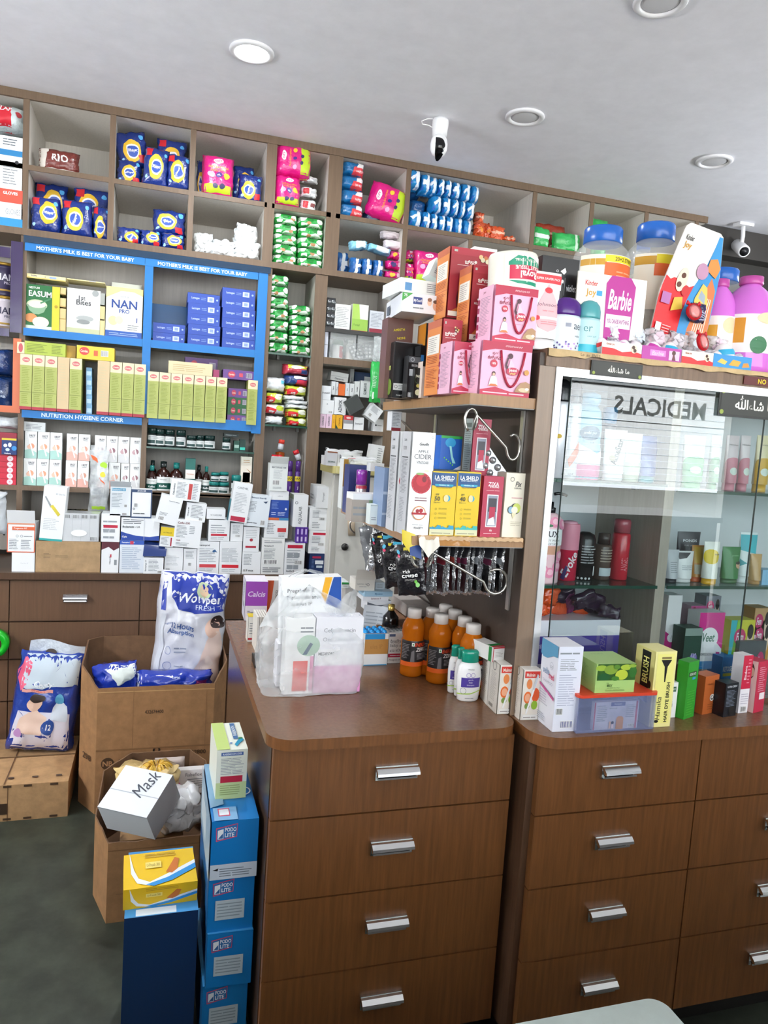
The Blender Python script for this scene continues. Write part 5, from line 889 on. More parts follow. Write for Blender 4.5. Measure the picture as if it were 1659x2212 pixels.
def gift(M):
    M.r('f',0,.86,1,1,'b51f45'); M.p('f',[(0,.86),(.25,.86),(.0,.8)],'b51f45'); M.e('f',.3,.84,.3,'eeb2cb',rv=.07) if 0 else None
    M.r('f',0,0,1,.09,'c2234a'); M.p('f',[(0,.09),(.3,.16),(.6,.09)],'c2234a'); M.ln('f',.06,.02,.94,.08,1,'f3c9d4')
    M.t('f','\u0cb8\u0cbf\u0cb0\u0cbf\u0ca7\u0cbe\u0ca8\u0ccd\u0caf\u0c97\u0cb3 \u0cb8\u0cbf\u0cb0\u0cbf',.62,.93,.04,'f4d5dd',mw=.34); M.t('f','\u0c9a\u0cc8\u0ca4\u0ccd\u0cb0',.26,.77,.06,'8c2440',mw=.16,b=1); M.t('f','\u0cb8\u0c82\u0cb9\u0cbf\u0cae\u0ccd\u0cae',.24,.70,.07,'8c2440',mw=.26,b=1)
    M.e('f',.24,.59,.07,'c02742'); M.t('f','10%',.24,.59,.04,'f8e9ec',b=1)
    M.e('f',.25,.4,.035,'3c2420',rv=.045); M.e('f',.25,.39,.026,'e2b191'); M.p('f',[(.16,.18),(.34,.18),(.31,.33),(.27,.36),(.22,.36),(.19,.33)],'dfe6ee'); M.p('f',[(.15,.17),(.35,.17),(.3,.21),(.2,.21)],'d8743c')
    M.e('f',.56,.75,.05,'4a2230'); M.tube; M.p('f',[(.5,.72),(.53,.72),(.5,.58),(.55,.52),(.5,.5),(.46,.56)],'4a2230'); M.p('f',[(.56,.7),(.64,.6),(.66,.5),(.52,.52)],'f2c0d6')
    M.e('f',.62,.47,.13,'c0284e',rv=.075); M.t('f','Jeeni',.62,.485,.08,'f7eef0',mw=.2,b=1); M.t('f','\u0c9c\u0cc0\u0ca8\u0cbf',.62,.43,.045,'e9d27a',mw=.12,b=1); M.ln('f',.5,.33,.74,.35,1,'c07a92')
    M.p('f',[(.68,.09),(.99,.09),(.99,.26),(.9,.3),(.8,.27),(.72,.18)],'b08660'); M.e('f',.86,.14,.1,'d8c3a0',rv=.04); M.e('f',.9,.47,.05,'c9903f'); M.e('f',.93,.16,.04,'f2efe8',rv=.025)
    M.r('l',0,0,1,1,'edb9d0'); M.ln('l',.2,.12,.85,.82,26,'a77f95'); [M.r('l',.02,.1+.15*i,.14,.2+.15*i,'9c2450') for i in range(5)]; M.t('l','Jeeni',.45,.9,.05,'8c2440',mw=.5,b=1)
g='pink gift cartons with cord handles'
for q,lbx,Y,z in (((985,1045,1432,1570),'pink gift carton with red cord handle, lower right of the three',1.645,ZT),((690,1045,985,1558),'pink gift carton partly hidden, lower left of the three',1.70,ZT),((1100,520,1480,1075),'pink gift carton with red cord handle, stacked on the lower right one',1.655,None)):
    if z is None: z=topz+.001
    if Y==1.645: q=(955,1045,1432,1570)
    if Y==1.655: q=(1075,520,1485,1060)
    o,P,w,h=U('gift_carton',KG,q,lbx,art=gift,Y=Y,z=z,d=.085,base='efb4cf',group=g)
    if Y==1.645: topz=z+h
    H=MB(); pts=[]
    a0,a1=(.36,.84)
    for i in range(17):
        t=i/16; x=(a0+(a1-a0)*t-.5)*w; dz=h*(.84-.66*math.sin(math.pi*t)**.7); pts.append((x,-.004,dz))
    H.tube(pts,.0028,mat('a8183a',.5)); H.build('cord_handle',o)
# toilet roll, standing upside-down print
s=span(KG,1080,135,1520,545,1.70); r_=s[1]/2*.97
bottle('toilet_roll_pack','wrapped toilet roll with upside-down red and green label on the pink cartons','toilet roll',Vector((s[0].x+.004,1.665+r_,topz+.1275)),[(r_*.9,0),(r_,.008),(r_,.092),(r_*.95,.098),(r_*.6,.1)],mat('e9e6d6',.45,kind='foil',sc=10,bs=.3),None,None,lambda M:(M.r('f',.2,.04,.97,.94,'efece0'),M.p('f',[(.26,.75),(.4,.93),(.6,.9),(.9,.74),(.9,.66),(.26,.66)],'0d8f6e'),M.p('f',[(.26,.25),(.95,.2),(.95,.08),(.4,.16)],'0d8f6e'),M.r('f',.28,.28,.95,.66,'c41f46'),M.t('f','Royal',.6,.44,.26,'f6f0ea',rot=180,mw=.5,b=1),M.t('f','TOILET TISSUE',.6,.6,.1,'f6f0ea',rot=180,mw=.5,b=1),M.t('f','ANTIBACTERIAL',.55,.8,.07,'f6f0ea',rot=180,mw=.4)),lab=(.006,.092),ry=-3)
U('tissue_box',KG,(890,155,1110,230),'white box corner showing behind the toilet roll',cat='box',Y=1.98,d=.05,base='f2f1ef',art=lambda M:M.ln('f',.4,.3,.9,.6,1))
# glove / wipes cartons left
U('wipes_box',KG,(212,590,560,770),'white baby wipes box with green corner and children picture',cat='box',Y=1.98,d=.19,base='eef0f4',rz=-4,art=lambda M:(M.p('f',[(0,1),(.28,1),(0,.55)],'3aa53a'),M.t('f','75',.09,.87,.14,'ffffff',b=1),M.r('f',.3,.45,.54,.82,'1f3a86'),M.t('f','MyTouch',.42,.62,.2,'f4f6fb',mw=.22,b=1,it=1),M.e('f',.74,.6,.06,'e8bfa2',rv=.18),M.e('f',.74,.74,.06,'8a5c40',rv=.1),M.e('f',.92,.45,.09,'dca98a',rv=.26),M.e('f',.92,.66,.09,'5c3a28',rv=.1),M.ln('f',.3,.15,.6,.35,1),M.r('l',.1,.2,.3,.7,'5a6068')))
U('glove_carton',KG,(190,455,560,590),'white carton with blue mark and barcode on the wipes box',Y=2.0,d=.14,base='e9f1ee',rz=4,art=lambda M:(M.r('f',.12,.15,.3,.7,'5f9bd0'),M.ln('f',.7,.15,.95,.85,5)))
U('glove_carton',KG,(460,270,640,450),'pale green-white carton standing tilted behind the millet cartons',Y=2.06,d=.06,base='e3efe8',ry=22,art=lambda M:M.ln('f',.2,.2,.8,.8,6))
def dk(M): M.r('f',.0,.9,1,1,'2c2523')
U('juice_carton',KG,(75,820,320,1010),'brown carton with yellow lettering behind the black cartons',Y=2.1,d=.06,z=ZT,base='6d4a42',art=lambda M:(M.t('f','AMRITH',.45,.86,.09,'e6cf24',mw=.66,rot=9,b=1),M.t('f','NONI',.55,.76,.09,'e6cf24',mw=.45,rot=9,b=1)))
U('tea_carton',KG,(438,870,600,1020),'orange and black carton behind the black cartons',Y=2.04,d=.07,z=ZT,base='15120f',art=lambda M:(M.r('l',0,0,1,1,'d98a1c'),))
U('coffee_carton',KG,(130,1045,390,1600),'large black carton with a small white recycling label',Y=2.06,z=ZT,d=.08,base=mat('0f0f11',.3),art=lambda M:(M.r('f',.02,.14,.48,.26,'e6e6e2'),M.ring('f',.12,.2,.06,.3,'7a7d7a'),M.ln('f',.2,.16,.45,.24,3),M.t('f','energic 31 vb',.3,.05,.03,'d8d8d4',mw=.5,b=1),M.e('l',.6,.2,.3,'6f8a34'),M.r('l',.4,.5,.7,.58,'b9c46a'),M.r('f',.0,.985,1,1,'8c8d90')))
U('hair_colour_carton',KG,(262,1172,385,1590),'slim black carton with silver band beside the large black carton',Y=2.0,z=ZT,d=.04,base=mat('141316',.3),art=lambda M:(M.r('f',.02,.84,.98,.98,'6f7377'),M.ring('f',.3,.91,.16,.3,'c9ccd0'),M.t('f','BEER',.5,.77,.05,'c9c9c9',mw=.6),M.r('f',.1,.52,.7,.68,'c9cccf'),M.bc('f',.1,.02,.8,.12)))
U('hair_colour_carton',KG,(325,1285,400,1595),'slim black carton with green rim lettered in pale capitals',Y=1.98,z=ZT,d=.04,base=mat('141510',.3),art=lambda M:(M.ring('f',.5,.6,.46,.1,'5c7a50'),M.t('f','PARK',.5,.72,.09,'dfe3cf',mw=.7,b=1),M.e('f',.5,.4,.25,'b9ad5a',rv=.06),M.e('f',.5,.18,.35,'d8d7b4',rv=.1)))
U('hair_colour_carton',KG,(398,1225,470,1580),'cream carton squeezed between black and orange ones',Y=1.96,z=ZT,d=.05,base='f0ddd0',art=lambda M:(M.r('f',.0,.86,1,1,'2b2622'),M.e('f',.8,.85,.2,'2b2622')))
U('hair_colour_carton',KG,(385,1075,475,1230),'black carton with blue squares behind the cream one',Y=2.0,d=.05,base=mat('131214',.3),z=ZT,art=lambda M:[M.r('f',.05,.2+.25*i,.4,.32+.25*i,'3a86c8') for i in range(3)])
# ---------- lower shelf ----------
def acv(M):
    M.t('f','Geofit',.52,.885,.028,'2c2a2c',mw=.55,b=1,it=1); M.t('f','APPLE',.5,.815,.028,'6d6d70',mw=.5); M.t('f','CIDER',.5,.765,.045,'55555a',mw=.78); M.t('f','VINEGAR',.5,.71,.028,'6d6d70',mw=.55)
    M.e('f',.5,.51,.4,'b3182c'); M.ring('f',.5,.51,.44,.09,'c82a3c'); M.e('f',.52,.535,.26,'c9283a',rv=.055); M.e('f',.62,.55,.1,'7d1420',rv=.03); M.e('f',.42,.6,.18,'8fae6a',rv=.012); M.e('f',.7,.63,.12,'e4e8c8',rv=.01)
    M.ln('f',.25,.33,.8,.38,2,'8a5a60'); M.e('f',.48,.22,.3,'d28a4e'); M.e('f',.48,.22,.26,'f4ece2'); M.e('f',.4,.24,.08,'a3202c'); M.e('f',.56,.245,.09,'b3202c'); M.r('f',.15,.205,.82,.225,'b3202c'); M.t('f','PLACETY',.5,.075,.02,'55555a',mw=.4,b=1); M.ln('f',.2,.1,.7,.11,1); M.ring('f',.86,.955,.05,.2,'8a8d90')
    M.r('l',0,0,1,1,'c9cacd'); M.t('l','Geofit',.4,.92,.025,'4a4c50',mw=.3,b=1); M.t('l','CIDER',.4,.84,.035,'5a5c60',mw=.4); M.r('l',.12,.745,.82,.757,'3c3e42'); M.ln('l',.14,.4,.84,.735,26,'6d7075'); M.ln('l',.14,.12,.7,.36,16,'8a8d92')
g='tall apple cider vinegar cartons'
U('vinegar_carton',KS,(640,182,810,940),'tall white apple cider vinegar carton, the nearer of two, apple fully seen',art=acv,Y=1.648,z=ZM,d=.062,base='f6f6f6',group=g)
U('vinegar_carton',KS,(548,180,690,935),'tall white apple cider vinegar carton, mostly hidden behind the nearer one',art=acv,Y=1.714,z=ZM,d=.060,base='f3f3f3',group=g)
U('vinegar_carton',KS,(505,30,575,175),'white carton with red foot band above the rear vinegar carton',art=lambda M:(M.r('f',0,0,1,.16,'9c2232'),M.ln('f',.08,.25,.9,.92,9)),Y=2.25,z=None,d=.05,base='dde0e4')
def shield(n_):
    def f(M):
        M.r('f',.02,.78,.98,.98,'1d4f86'); M.p('f',[(.02,.8),(.98,.8),(.8,.76),(.2,.76)],'1d4f86'); M.t('f','LA SHIELD',.5,.905,.065,'f2f6fa',mw=.78,b=1); M.t('f','EXPERT URBAN PROTECT',.5,.86,.022,'d4e2f0',mw=.7,b=1); M.r('f',.14,.775,.86,.805,'27a6c4'); M.t('f','MINERAL GEL',.5,.79,.02,'eafaff',mw=.55); M.t('f','POLLUTION PROTECT',.5,.75,.02,'6a6420',mw=.6)
        M.t('f','SPF',.26,.645,.03,'5c5a24',b=1); M.t('f',n_,.26,.58,.07,'46482a',mw=.32,b=1); M.t('f','PA+++',.26,.52,.026,'5c5a24',mw=.3); M.e('f',.65,.59,.12,'2f9fc0'); M.e('f',.6,.59,.1,'e8d8a0',rv=.055)
        for i in range(3): M.ring('f',.22,.42-.07*i,.04,.3,'9a8a20'); M.ln('f',.33,.41-.07*i,.66,.44-.07*i,2,'9a8a20')
        M.r('f',.02,.02,.98,.115,'d8d8b2'); P=[(.02,.11)]; x=.02
        g=random.Random(4)
        while x<.95: hh=.13+g.random()*.05; P+=[(x,hh),(x+.04,hh)]; x+=.05
        M.p('f',P+[(.98,.11)],'2c9bc2' if n_=='50' else '3ab5b0'); M.ln('f',.1,.03,.9,.07,1,'9a9a80')
    return f
U('sunscreen_carton',KS,(792,477,983,932),'yellow sunscreen carton with blue top marked SPF 50',art=shield('50'),Y=1.648,z=ZM,d=.05,base='e9c41b',group='yellow sunscreen cartons')
U('sunscreen_carton',KS,(985,480,1160,932),'yellow sunscreen carton with blue top marked SPF 40',art=shield('40'),Y=1.648,z=ZM,d=.05,base='e9c41b',group='yellow sunscreen cartons')
def zixa(M):
    M.t('f','ZIXA',.5,.87,.07,'f6e9ea',mw=.55,b=1); M.t('f','STRONG',.55,.825,.03,'f6e9ea',mw=.5,b=1); M.ln('f',.15,.755,.85,.775,1,'e9b9bf')
    M.r('f',.22,.17,.78,.7,'f0e8ea'); M.r('f',.26,.185,.74,.685,'8f93a4'); M.r('f',.3,.42,.7,.64,'3d3a44'); M.r('f',.36,.3,.66,.5,'b8284a'); M.p('f',[(.3,.2),(.7,.2),(.6,.34),(.35,.3)],'eceef4'); M.t('f','6s',.5,.12,.04,'f6e9ea',b=1); M.ln('f',.15,.05,.85,.08,1,'e9b9bf')
U('lip_gel_carton',KS,(1180,512,1330,935),'crimson-pink carton with a window, standing between the yellow and cream cartons',art=lambda M:(zixa(M),M.r('l',0,0,1,1,'bf3a55'),M.ln('l',.3,.1,.7,.9,30,'dd9aa6')),Y=1.648,z=ZM,d=.035,base='b93250',group='crimson-pink cartons')
def fix(M):
    M.t('f','Fix',.62,.83,.08,'2b2b2d',mw=.3,b=1,it=1); M.t('f','DERMA',.6,.765,.025,'3a3a3c',mw=.4); M.ring('f',.3,.9,.1,.2,'3a3a3c'); M.r('f',.32,.61,.85,.622,'c07a86'); M.e('f',.55,.45,.24,'3c4444',rv=.085); M.e('f',.6,.46,.2,'cfd96a',rv=.075); M.e('f',.33,.43,.16,'3c4444',rv=.06); M.e('f',.33,.43,.13,'8fb9d4',rv=.052); M.p('f',[(.38,.38),(.6,.38),(.45,.29)],'e6deb4'); M.e('f',.5,.43,.16,'efe9d0',rv=.055); M.ln('f',.35,.18,.9,.26,3,'c9c0a8')
    M.r('l',0,0,1,1,'d8d1c0'); M.ln('l',.2,.5,.8,.85,8,'8a8478')
U('face_cream_carton',KS,(1345,488,1500,938),'cream carton with leaf emblem at the right end of the lower shelf',art=fix,Y=1.655,z=ZM,d=.045,base='f2ead6',topc='d9d0bc')
bx,P,w,h=U('phone_box',KS,(812,392,1020,470),'flat black box with red underside lying on the sunscreen cartons',cat='box',Y=1.655,d=.05,base=mat('17161a',.35),art=lambda M:(M.r('f',0,0,1,.36,'c01f30'),M.r('l',0,0,1,.36,'c01f30')),rz=0)
bx.location.z=ZM+.1345; bx.location.x+=.014; bx.scale.x=1.35
U('lip_gel_carton',KS,(1108,85,1240,485),'crimson-pink carton with a window, standing highest on the flat black box',art=lambda M:(zixa(M),M.r('l',0,0,1,1,'9aa3a0'),M.r('l',.15,.86,.85,.93,'55605c'),M.ln('l',.12,.1,.9,.84,22,'5a625f')),Y=1.715,d=.05,base='a92c48',group='crimson-pink cartons',z=ZM+.1345)
U('pain_relief_carton',KS,(870,212,1030,385),'blue and green carton picturing a glowing spine',art=lambda M:(M.r('f',0,.92,1,1,'35b052'),M.e('f',.45,.8,.25,'2fa6e0',rv=.14),M.p('f',[(.4,.7),(.5,.7),(.6,.4),(.75,.2),(.6,.2),(.5,.4)],'9fe3e8'),[M.e('f',.2+.1*i,.35-.05*i,.03,'7be02c') for i in range(5)],M.p('f',[(.6,0),(1,0),(1,.15)],'eef4fa')),Y=1.80,d=.04,base='1660c0',z=ZM+.155)
carton('box_stand','plain carton hidden behind the sunscreen cartons carrying the blue one','carton',(Vector((.70,1.80,ZM)),.12,.1545),.05,'c9b28a',None)
def caps(label,P,rot,nx=2,nz=5,r_=.0095,c_='bdbfc2'):
    M=MB(); W_=nx*.024; H_=nz*.022; M.box(-W_/2,0,0,W_/2,.0015,H_,mat('a9abae',.3,.6))
    for a in range(nx):
        for b_ in range(nz): M.grid(lambda u,v,a=a,b_=b_:(-W_/2+.012+.024*a+r_*math.sin(v*1.57)*math.cos(u*6.283),-r_*.9*math.cos(v*1.57),.011+.022*b_+r_*math.sin(v*1.57)*math.sin(u*6.283)),12,4,mat(c_,.18,.7))
    tag(M.build('capsule_strip',None,P,rot),label,'blister pack','silver strips leaning on the partition')
p0_=atY(*KS(1330,440),1.70)
for i in range(4): caps('silver capsule strip leaning at the right of the lower shelf, %s'%('nearest','second','third','farthest')[i],Vector((p0_.x+.004*i,1.70+.02*i,ZM+.138)),(R(-6),R(-38),R(-18)))
carton('pill_carton','dark carton under the leaning silver capsule strips','carton',(Vector((p0_.x-.01,1.71,ZM)),.10,.135),.06,'8d8a86',None)
U('tea_carton',KS,(1245,205,1335,250),'green carton top showing behind the crimson-pink one',Y=1.95,d=.04,base='2f9a2c',z=None,art=lambda M:M.r('f',.1,.2,.8,.7,'d8b43a'))
# left, rear end of lower shelf (crop KF)
YB_=2.1
def L_(kind,q,label,cat='carton',Y=2.15,z=None,**k): return U(kind,KF,q,label,cat,Y=Y,z=z,**k)
L_('perfume_carton',(685,330,1028,960),'navy blue carton behind the purple-topped spray can',Y=2.10,z=ZM,d=.06,base='22306f',art=lambda M:M.t('f','g',.82,.55,.06,'c9d2e8',it=1))
L_('perfume_carton',(592,232,668,955),'gold and white carton at the very left end of the lower shelf',Y=2.24,z=ZM,d=.05,base='dfe3e0',art=lambda M:(M.r('f',0,.45,1,1,'b98b2c'),M.bc('f',.2,.12,.8,.25)))
s=span(KF,785,220,948,790,2.04)
bottle('body_spray','slim silver spray can with purple glitter top on the lower shelf','spray can',Vector((s[0].x,2.02,ZM)),[(.0145,0),(.0155,.003),(.0155,.088),(.014,.092)],mat('c5c5cc',.25,.5),[(.0158,.0925),(.0158,.13),(.014,.134),(.001,.1345)],mat('8a2fa0',.25,kind='foil'),lambda M:(M.r('f',0,.9,1,1,'b03048'),M.r('f',0,.08,1,.2,'b03048'),M.ln('f',.2,.3,.8,.8,6,'e8e8ec')),lab=(.002,.09))
s=span(KF,1035,470,1225,900,2.0)
bottle('nail_polish_remover','clear bottle with red cap and cream label on the lower shelf','bottle',Vector((s[0].x,1.99,ZM)),[(.018,0),(.02,.004),(.02,.05),(.012,.066),(.008,.07)],mat('c9d2c4',.1,kind='liquid',tr=.7),[(.0092,.0705),(.01,.072),(.01,.088),(.008,.091),(.001,.0915)],mat('b3202c',.25),lambda M:(M.r('f',.25,.05,.85,.75,'f1ead9'),M.ring('f',.55,.45,.18,.2,'4a4a4a')),lab=(.004,.055))
L_('pill_carton',(640,220,1145,320),'white flat carton with red stripe lying on the navy carton',Y=2.09,d=.05,base='eceeee',art=lambda M:(M.r('f',.06,.25,.3,.65,'c23a50'),M.ln('f',.65,.3,.95,.6,1)),z=ZM+.1615)
L_('pill_carton',(1035,300,1255,375),'small white carton stepped below the flat white one',Y=2.06,d=.04,base='e6e8e8',art=lambda M:M.t('f','Normaxin RT',.55,.4,.2,'6a6e72',mw=.5),z=ZM+.13)
L_('pill_carton',(755,790,1225,880),'flat white open carton at the shelf edge before the spray can',Y=1.90,d=.07,base='f2f3f2',art=lambda M:M.r('f',.5,.3,.8,.7,'8aa07a'),z=ZM+.022)
L_('pill_carton',(735,885,1010,1010),'grey-brown carton underneath the flat white open one',Y=1.89,d=.06,base='a59a90',z=ZM,art=lambda M:M.ln('f',.1,.2,.9,.8,2))
L_('cream_jar',(1030,960,1228,1215),'white square tub with a dark blue label at the shelf edge','tub',Y=1.84,d=.04,base='dfe7e4',z=ZM,art=lambda M:(M.r('f',.6,.1,1,.62,'1c3a72'),M.ln('f',.1,.2,.5,.4,2),M.r('f',0,.93,1,1,'c4ccc8')))
L_('plastic_case',(1235,370,1308,1240),'tall blue-grey translucent plastic case beside the vinegar cartons','case',Y=1.80,d=.09,base=mat('7f95b8',.2),z=ZM,art=lambda M:(M.r('f',0,.55,1,.6,'b9c8de'),M.r('f',0,.2,1,.24,'b9c8de')))
M=MB(); M.box(0,0,0,.293,.70,.0006,mat('d8c3a0',.8,kind='card')); 
# ---------- hair colour sachets hanging under the shelf ----------
SIL=mat('c4c5c8',.16,.85,kind='foil',sc=60); BLK=mat('0e0d0f',.3,kind='foil'); MAR=mat('35161b',.3,kind='foil')
cols=('7c2230','8a2a2c','7c2230','8c2c2c','7c2230','8f2e2a','9c3a30','7a1f3c','5c1c38','1a1a1c','8a8d90','5c1c38','5c1c38','6a6d70','8a8d90','7a1f3c')
px_=[650,712,752,790,838,872,925,972,1010,1045,1110,1140,1175,1215,1275,1318]
sach_w,sach_h=.068,.130
proto=None
for i,x in enumerate(px_):
    top_=atY(*KS(x,1018),1.74)
    ang=(-50,-56,-60,-64,-68,-70,-72)[min(i,6)]-(i*5)%7
    M=MB(); M.n=.001; pillow(M,sach_w,sach_h,.012,SIL,seed=i,a=6,b=.6,amp=.004,N=12)
    M.r('f',.1,.06,.9,.6,MAR if i<9 else BLK); M.r('f',.05,.62,.95,.74,cols[i]); M.r('f',.05,.76,.95,.98,'2a2a2e')
    if i%3==0: M.e('f',.3,.2,.12,'8fc97a',rv=.06)
    o=M.build('hair_colour_sachet',None,Vector((top_.x+.004,1.735+.008*(i%4),ZM-.030-sach_h)),(0,R(-2+(i*37)%5),R(ang))); tag(o,'silver and maroon hair colour sachet hanging under the lower shelf, %s'%(nth(i,99) if i<10 else ('eleventh','twelfth','thirteenth','fourteenth','fifteenth','sixteenth')[i-10]+' from the left'),'sachet','hanging hair colour sachets')
def creme(M):
    M.r('f',.55,.86,.95,.93,'3fb6d8'); M.e('f',.16,.86,.07,'5ab8d8'); M.e('f',.14,.79,.06,'d8466a'); M.r('f',.32,.88,.5,.93,'e3d23a'); M.t('f','expert',.6,.78,.075,'d9d6d2',mw=.5,b=1); M.ln('f',.5,.7,.9,.72,1,'a8a4a0'); M.t('f','rich',.3,.48,.065,'f0eeea',al='l',b=1); M.t('f','creme',.22,.39,.065,'f0eeea',al='l',mw=.6,b=1); M.ln('f',.3,.28,.75,.33,2,'a8a4a0'); M.e('f',.75,.2,.09,'8fc97a'); M.e('f',.7,.26,.06,'6fb94a')
for i,(x,y,Yy,lb_) in enumerate(((610,1040,1.70,'nearest'),(505,1010,1.80,'second'),(430,990,1.93,'third'),(345,930,2.08,'farthest'))):
    t_=atY(*KS(x+25,y+150),Yy); w,h=(.072,.128)
    M=MB(); M.n=.001; pillow(M,w,h,.012,mat('17151a',.2,kind='foil') if i<3 else mat('8f9296',.15,.5,kind='foil'),seed=i+40,a=6,b=.6,amp=.005,N=14); 
    if i<3: creme(M)
    else: M.p('f',[(.3,.9),(.7,.95),(.6,.5),(.4,.4),(.3,.6)],'55565a'); M.t('f','5',.75,.2,.12,'2a2a2c',b=1)
    tag(M.build('hair_colour_sachet',None,(t_.x+.012,Yy,ZM-.030-h),(0,R(-9-2*i),R(-35))),'hair colour sachet facing the viewer under the shelf corner, %s of four'%lb_,'sachet','sachets facing the viewer')
M=MB(); M.n=.001; pillow(M,.03,.13,.012,SIL,seed=77,a=6,b=.6,N=10); tag(M.build('foil_strip',None,(.60,2.0,ZM-.154),(0,R(4),R(-20))),'narrow plain silver strip hanging among the hair colour sachets','sachet')
M=MB(); V=[]; 
M.grid(lambda u,v:(.600+.05*u+.0,1.633-.012*v-.004*math.sin(u*8),1.3325-.05*v*(.4+.6*(1-abs(2*u-1)))),10,5,mat('e8e2d6',.5)); M.p
tag(M.build('torn_paper',None),'torn white paper edge folded over the lower shelf corner','paper')
M=MB(); M.grid(lambda u,v:(.560+.035*u,1.640-.01*v,1.335-.03*u*v+.012*(1-u)-.03*v),6,5,mat('d9c22c',.35)); M.grid(lambda u,v:(.580+.03*u,1.637-.01*v,1.318-.03*v-.01*u),5,5,mat('2f4a86',.35)); tag(M.build('torn_wrapper',None),'yellow and blue torn wrapper taped on the lower shelf corner','wrapper')
M=MB(); M.box(.645,1.6335,1.3105,.735,1.6348,1.3325,mat('c08a52',.12,kind='foil',sc=20)); tag(M.build('packing_tape',None),'shiny brown packing tape on the front edge of the lower shelf','tape')
M=MB()
nn=40; V=[];F=[]
for i in range(nn+1):
    x=.60+.275*i/nn; V+= [(x,1.632-.002,1.3335+.0015*math.sin(i*2.1)),(x,1.66,1.3328),(x,1.632-.002,1.3335-.006-.004*abs(math.sin(i*1.3)))]
for i in range(nn): F+=[(3*i,3*i+1,3*i+4,3*i+3),(3*i+2,3*i,3*i+3,3*i+5)]
M.add(V,F,mat('d8b48c',.85,kind='card')); tag(M.build('cardboard_liner',None),'ragged cardboard liner along the lower shelf front','cardboard')
M=MB(); V=[];F=[]
for i in range(15): z=1.335+.10*i/14; V+=[(.862,1.70,z),(.8735+.004*math.sin(i*2.3),1.675+.004*math.sin(i*3.1),z)]
for i in range(14): F.append((2*i,2*i+1,2*i+3,2*i+2))
M.add(V,F,mat('c9a276',.85,kind='card')); tag(M.build('cardboard_scrap',None),'ragged brown cardboard strip behind the cream carton','cardboard')
# ================= on top of the showcase =================
KH=Fr(1150,440,3.26); KI=Fr(1140,770,3.197); KR=Fr(1440,560,7.374); KT=Fr(1400,860,5.027)
ZP=1.8003
# cardboard liner
M=MB(); n=60; V=[]; F=[]
for i in range(n+1):
    x=.895+1.2*i/n; jag=(.012+.006*noise.noise(Vector((x*18,0,0)))+.004*noise.noise(Vector((x*60,2,0))))*(1 if x>1.0 else 1.35)
    V+=[(x,1.96,ZP+.0008),(x,1.621,ZP+.0008),(x,1.6185,ZP-.002),(x,1.6175,ZP-jag)]
for i in range(n): F+=[(4*i,4*i+1,4*i+5,4*i+4),(4*i+1,4*i+2,4*i+6,4*i+5),(4*i+2,4*i+3,4*i+7,4*i+6)]
M.add(V,F,mat('cdb185',.85,kind='card')); M.face('f',lambda u,v,nn:(.90+.2*u,1.6172-nn*0-.0006,ZP-.013+.012*v),.2,.012)
M.t('f','Lo  au  ENTS',.55,.5,.6,'5a4c3a',mw=.7); tag(M.build('cardboard_liner'),'ragged printed cardboard liner folded over the showcase top edge','cardboard')
ZQ=ZP+.0015
def T(kind,F,q,label,cat,art=None,Y=1.66,z=ZQ,d=.06,base='f0f0f0',**k): return U(kind,F,q,label,cat,art=art,Y=Y,z=z,d=d,base=base,**k)
# baby cream tube: crimped flat top, round cap below
def tube_up(name,label,sp,c,capc,art=None,top_up=True,d=.04,group=None,ry=0,rz=0):
    """squeeze tube standing on its cap: flat crimp at the top, round at the bottom"""
    P,w,h=sp; M=MB(); ch=h*.14
    def fn(u,v,n=0):
        t=2*math.pi*u; k=v; rx=w/2*(.86+.14*k); ryy=(d/2)*(1-k)**.75+.0012; return ((rx+n)*math.sin(t),-(ryy+n)*math.cos(t),ch+(h-ch)*v)
    M.grid(fn,28,14,c); M.face('f',lambda u,v,n:fn((u-.5)*.42,v,n+.0006) if 0 else fn(((u-.5)*.46)%1,v,n+.0008),w,h-ch,True)
    if art: art(M)
    o=M.build(name,None,P,(0,R(ry),R(rz))); tag(o,label,'tube',group)
    C_=MB(); C_.lathe([(w*.40,0),(w*.42,.002),(w*.41,ch-.0005)],capc,24,sy=min(1,d/w)); C_.build('cap',o); return o
s=span(KH,32,465,222,1018,1.655)
s=(Vector((s[0].x,1.66+.02,ZQ)),s[1],s[2]-(ZQ-s[0].z) if 0 else s[0].z+s[2]-ZQ)
def babyt(M): M.r('f',0,.83,1,.96,'e2454e'); M.t('f','SUPER SAVER PACK',.5,.895,.035,'fae6e6',mw=.7,b=1); M.p('f',[(.5,.82),(.6,.7),(.8,.5),(.88,.3),(.75,.16),(.5,.1),(.25,.16),(.12,.3),(.2,.5),(.4,.7)],'f4b9bf'); M.e('f',.5,.72,.1,'d8404a'); M.t('f',"Johnson's",.5,.5,.07,'5b6472',mw=.72,it=1); M.t('f','baby cream',.5,.41,.03,'c8606a',mw=.3); M.e('f',.2,.3,.08,'d8404a'); M.r('f',.28,.285,.8,.325,'fbeef0'); M.ln('f',.3,.2,.8,.26,2,'d88a92')
tube_up('baby_cream_tube','white baby cream tube with pink drop, standing at the showcase corner',s,mat('f3efef',.3),mat('f1efee',.35),babyt,d=.04)
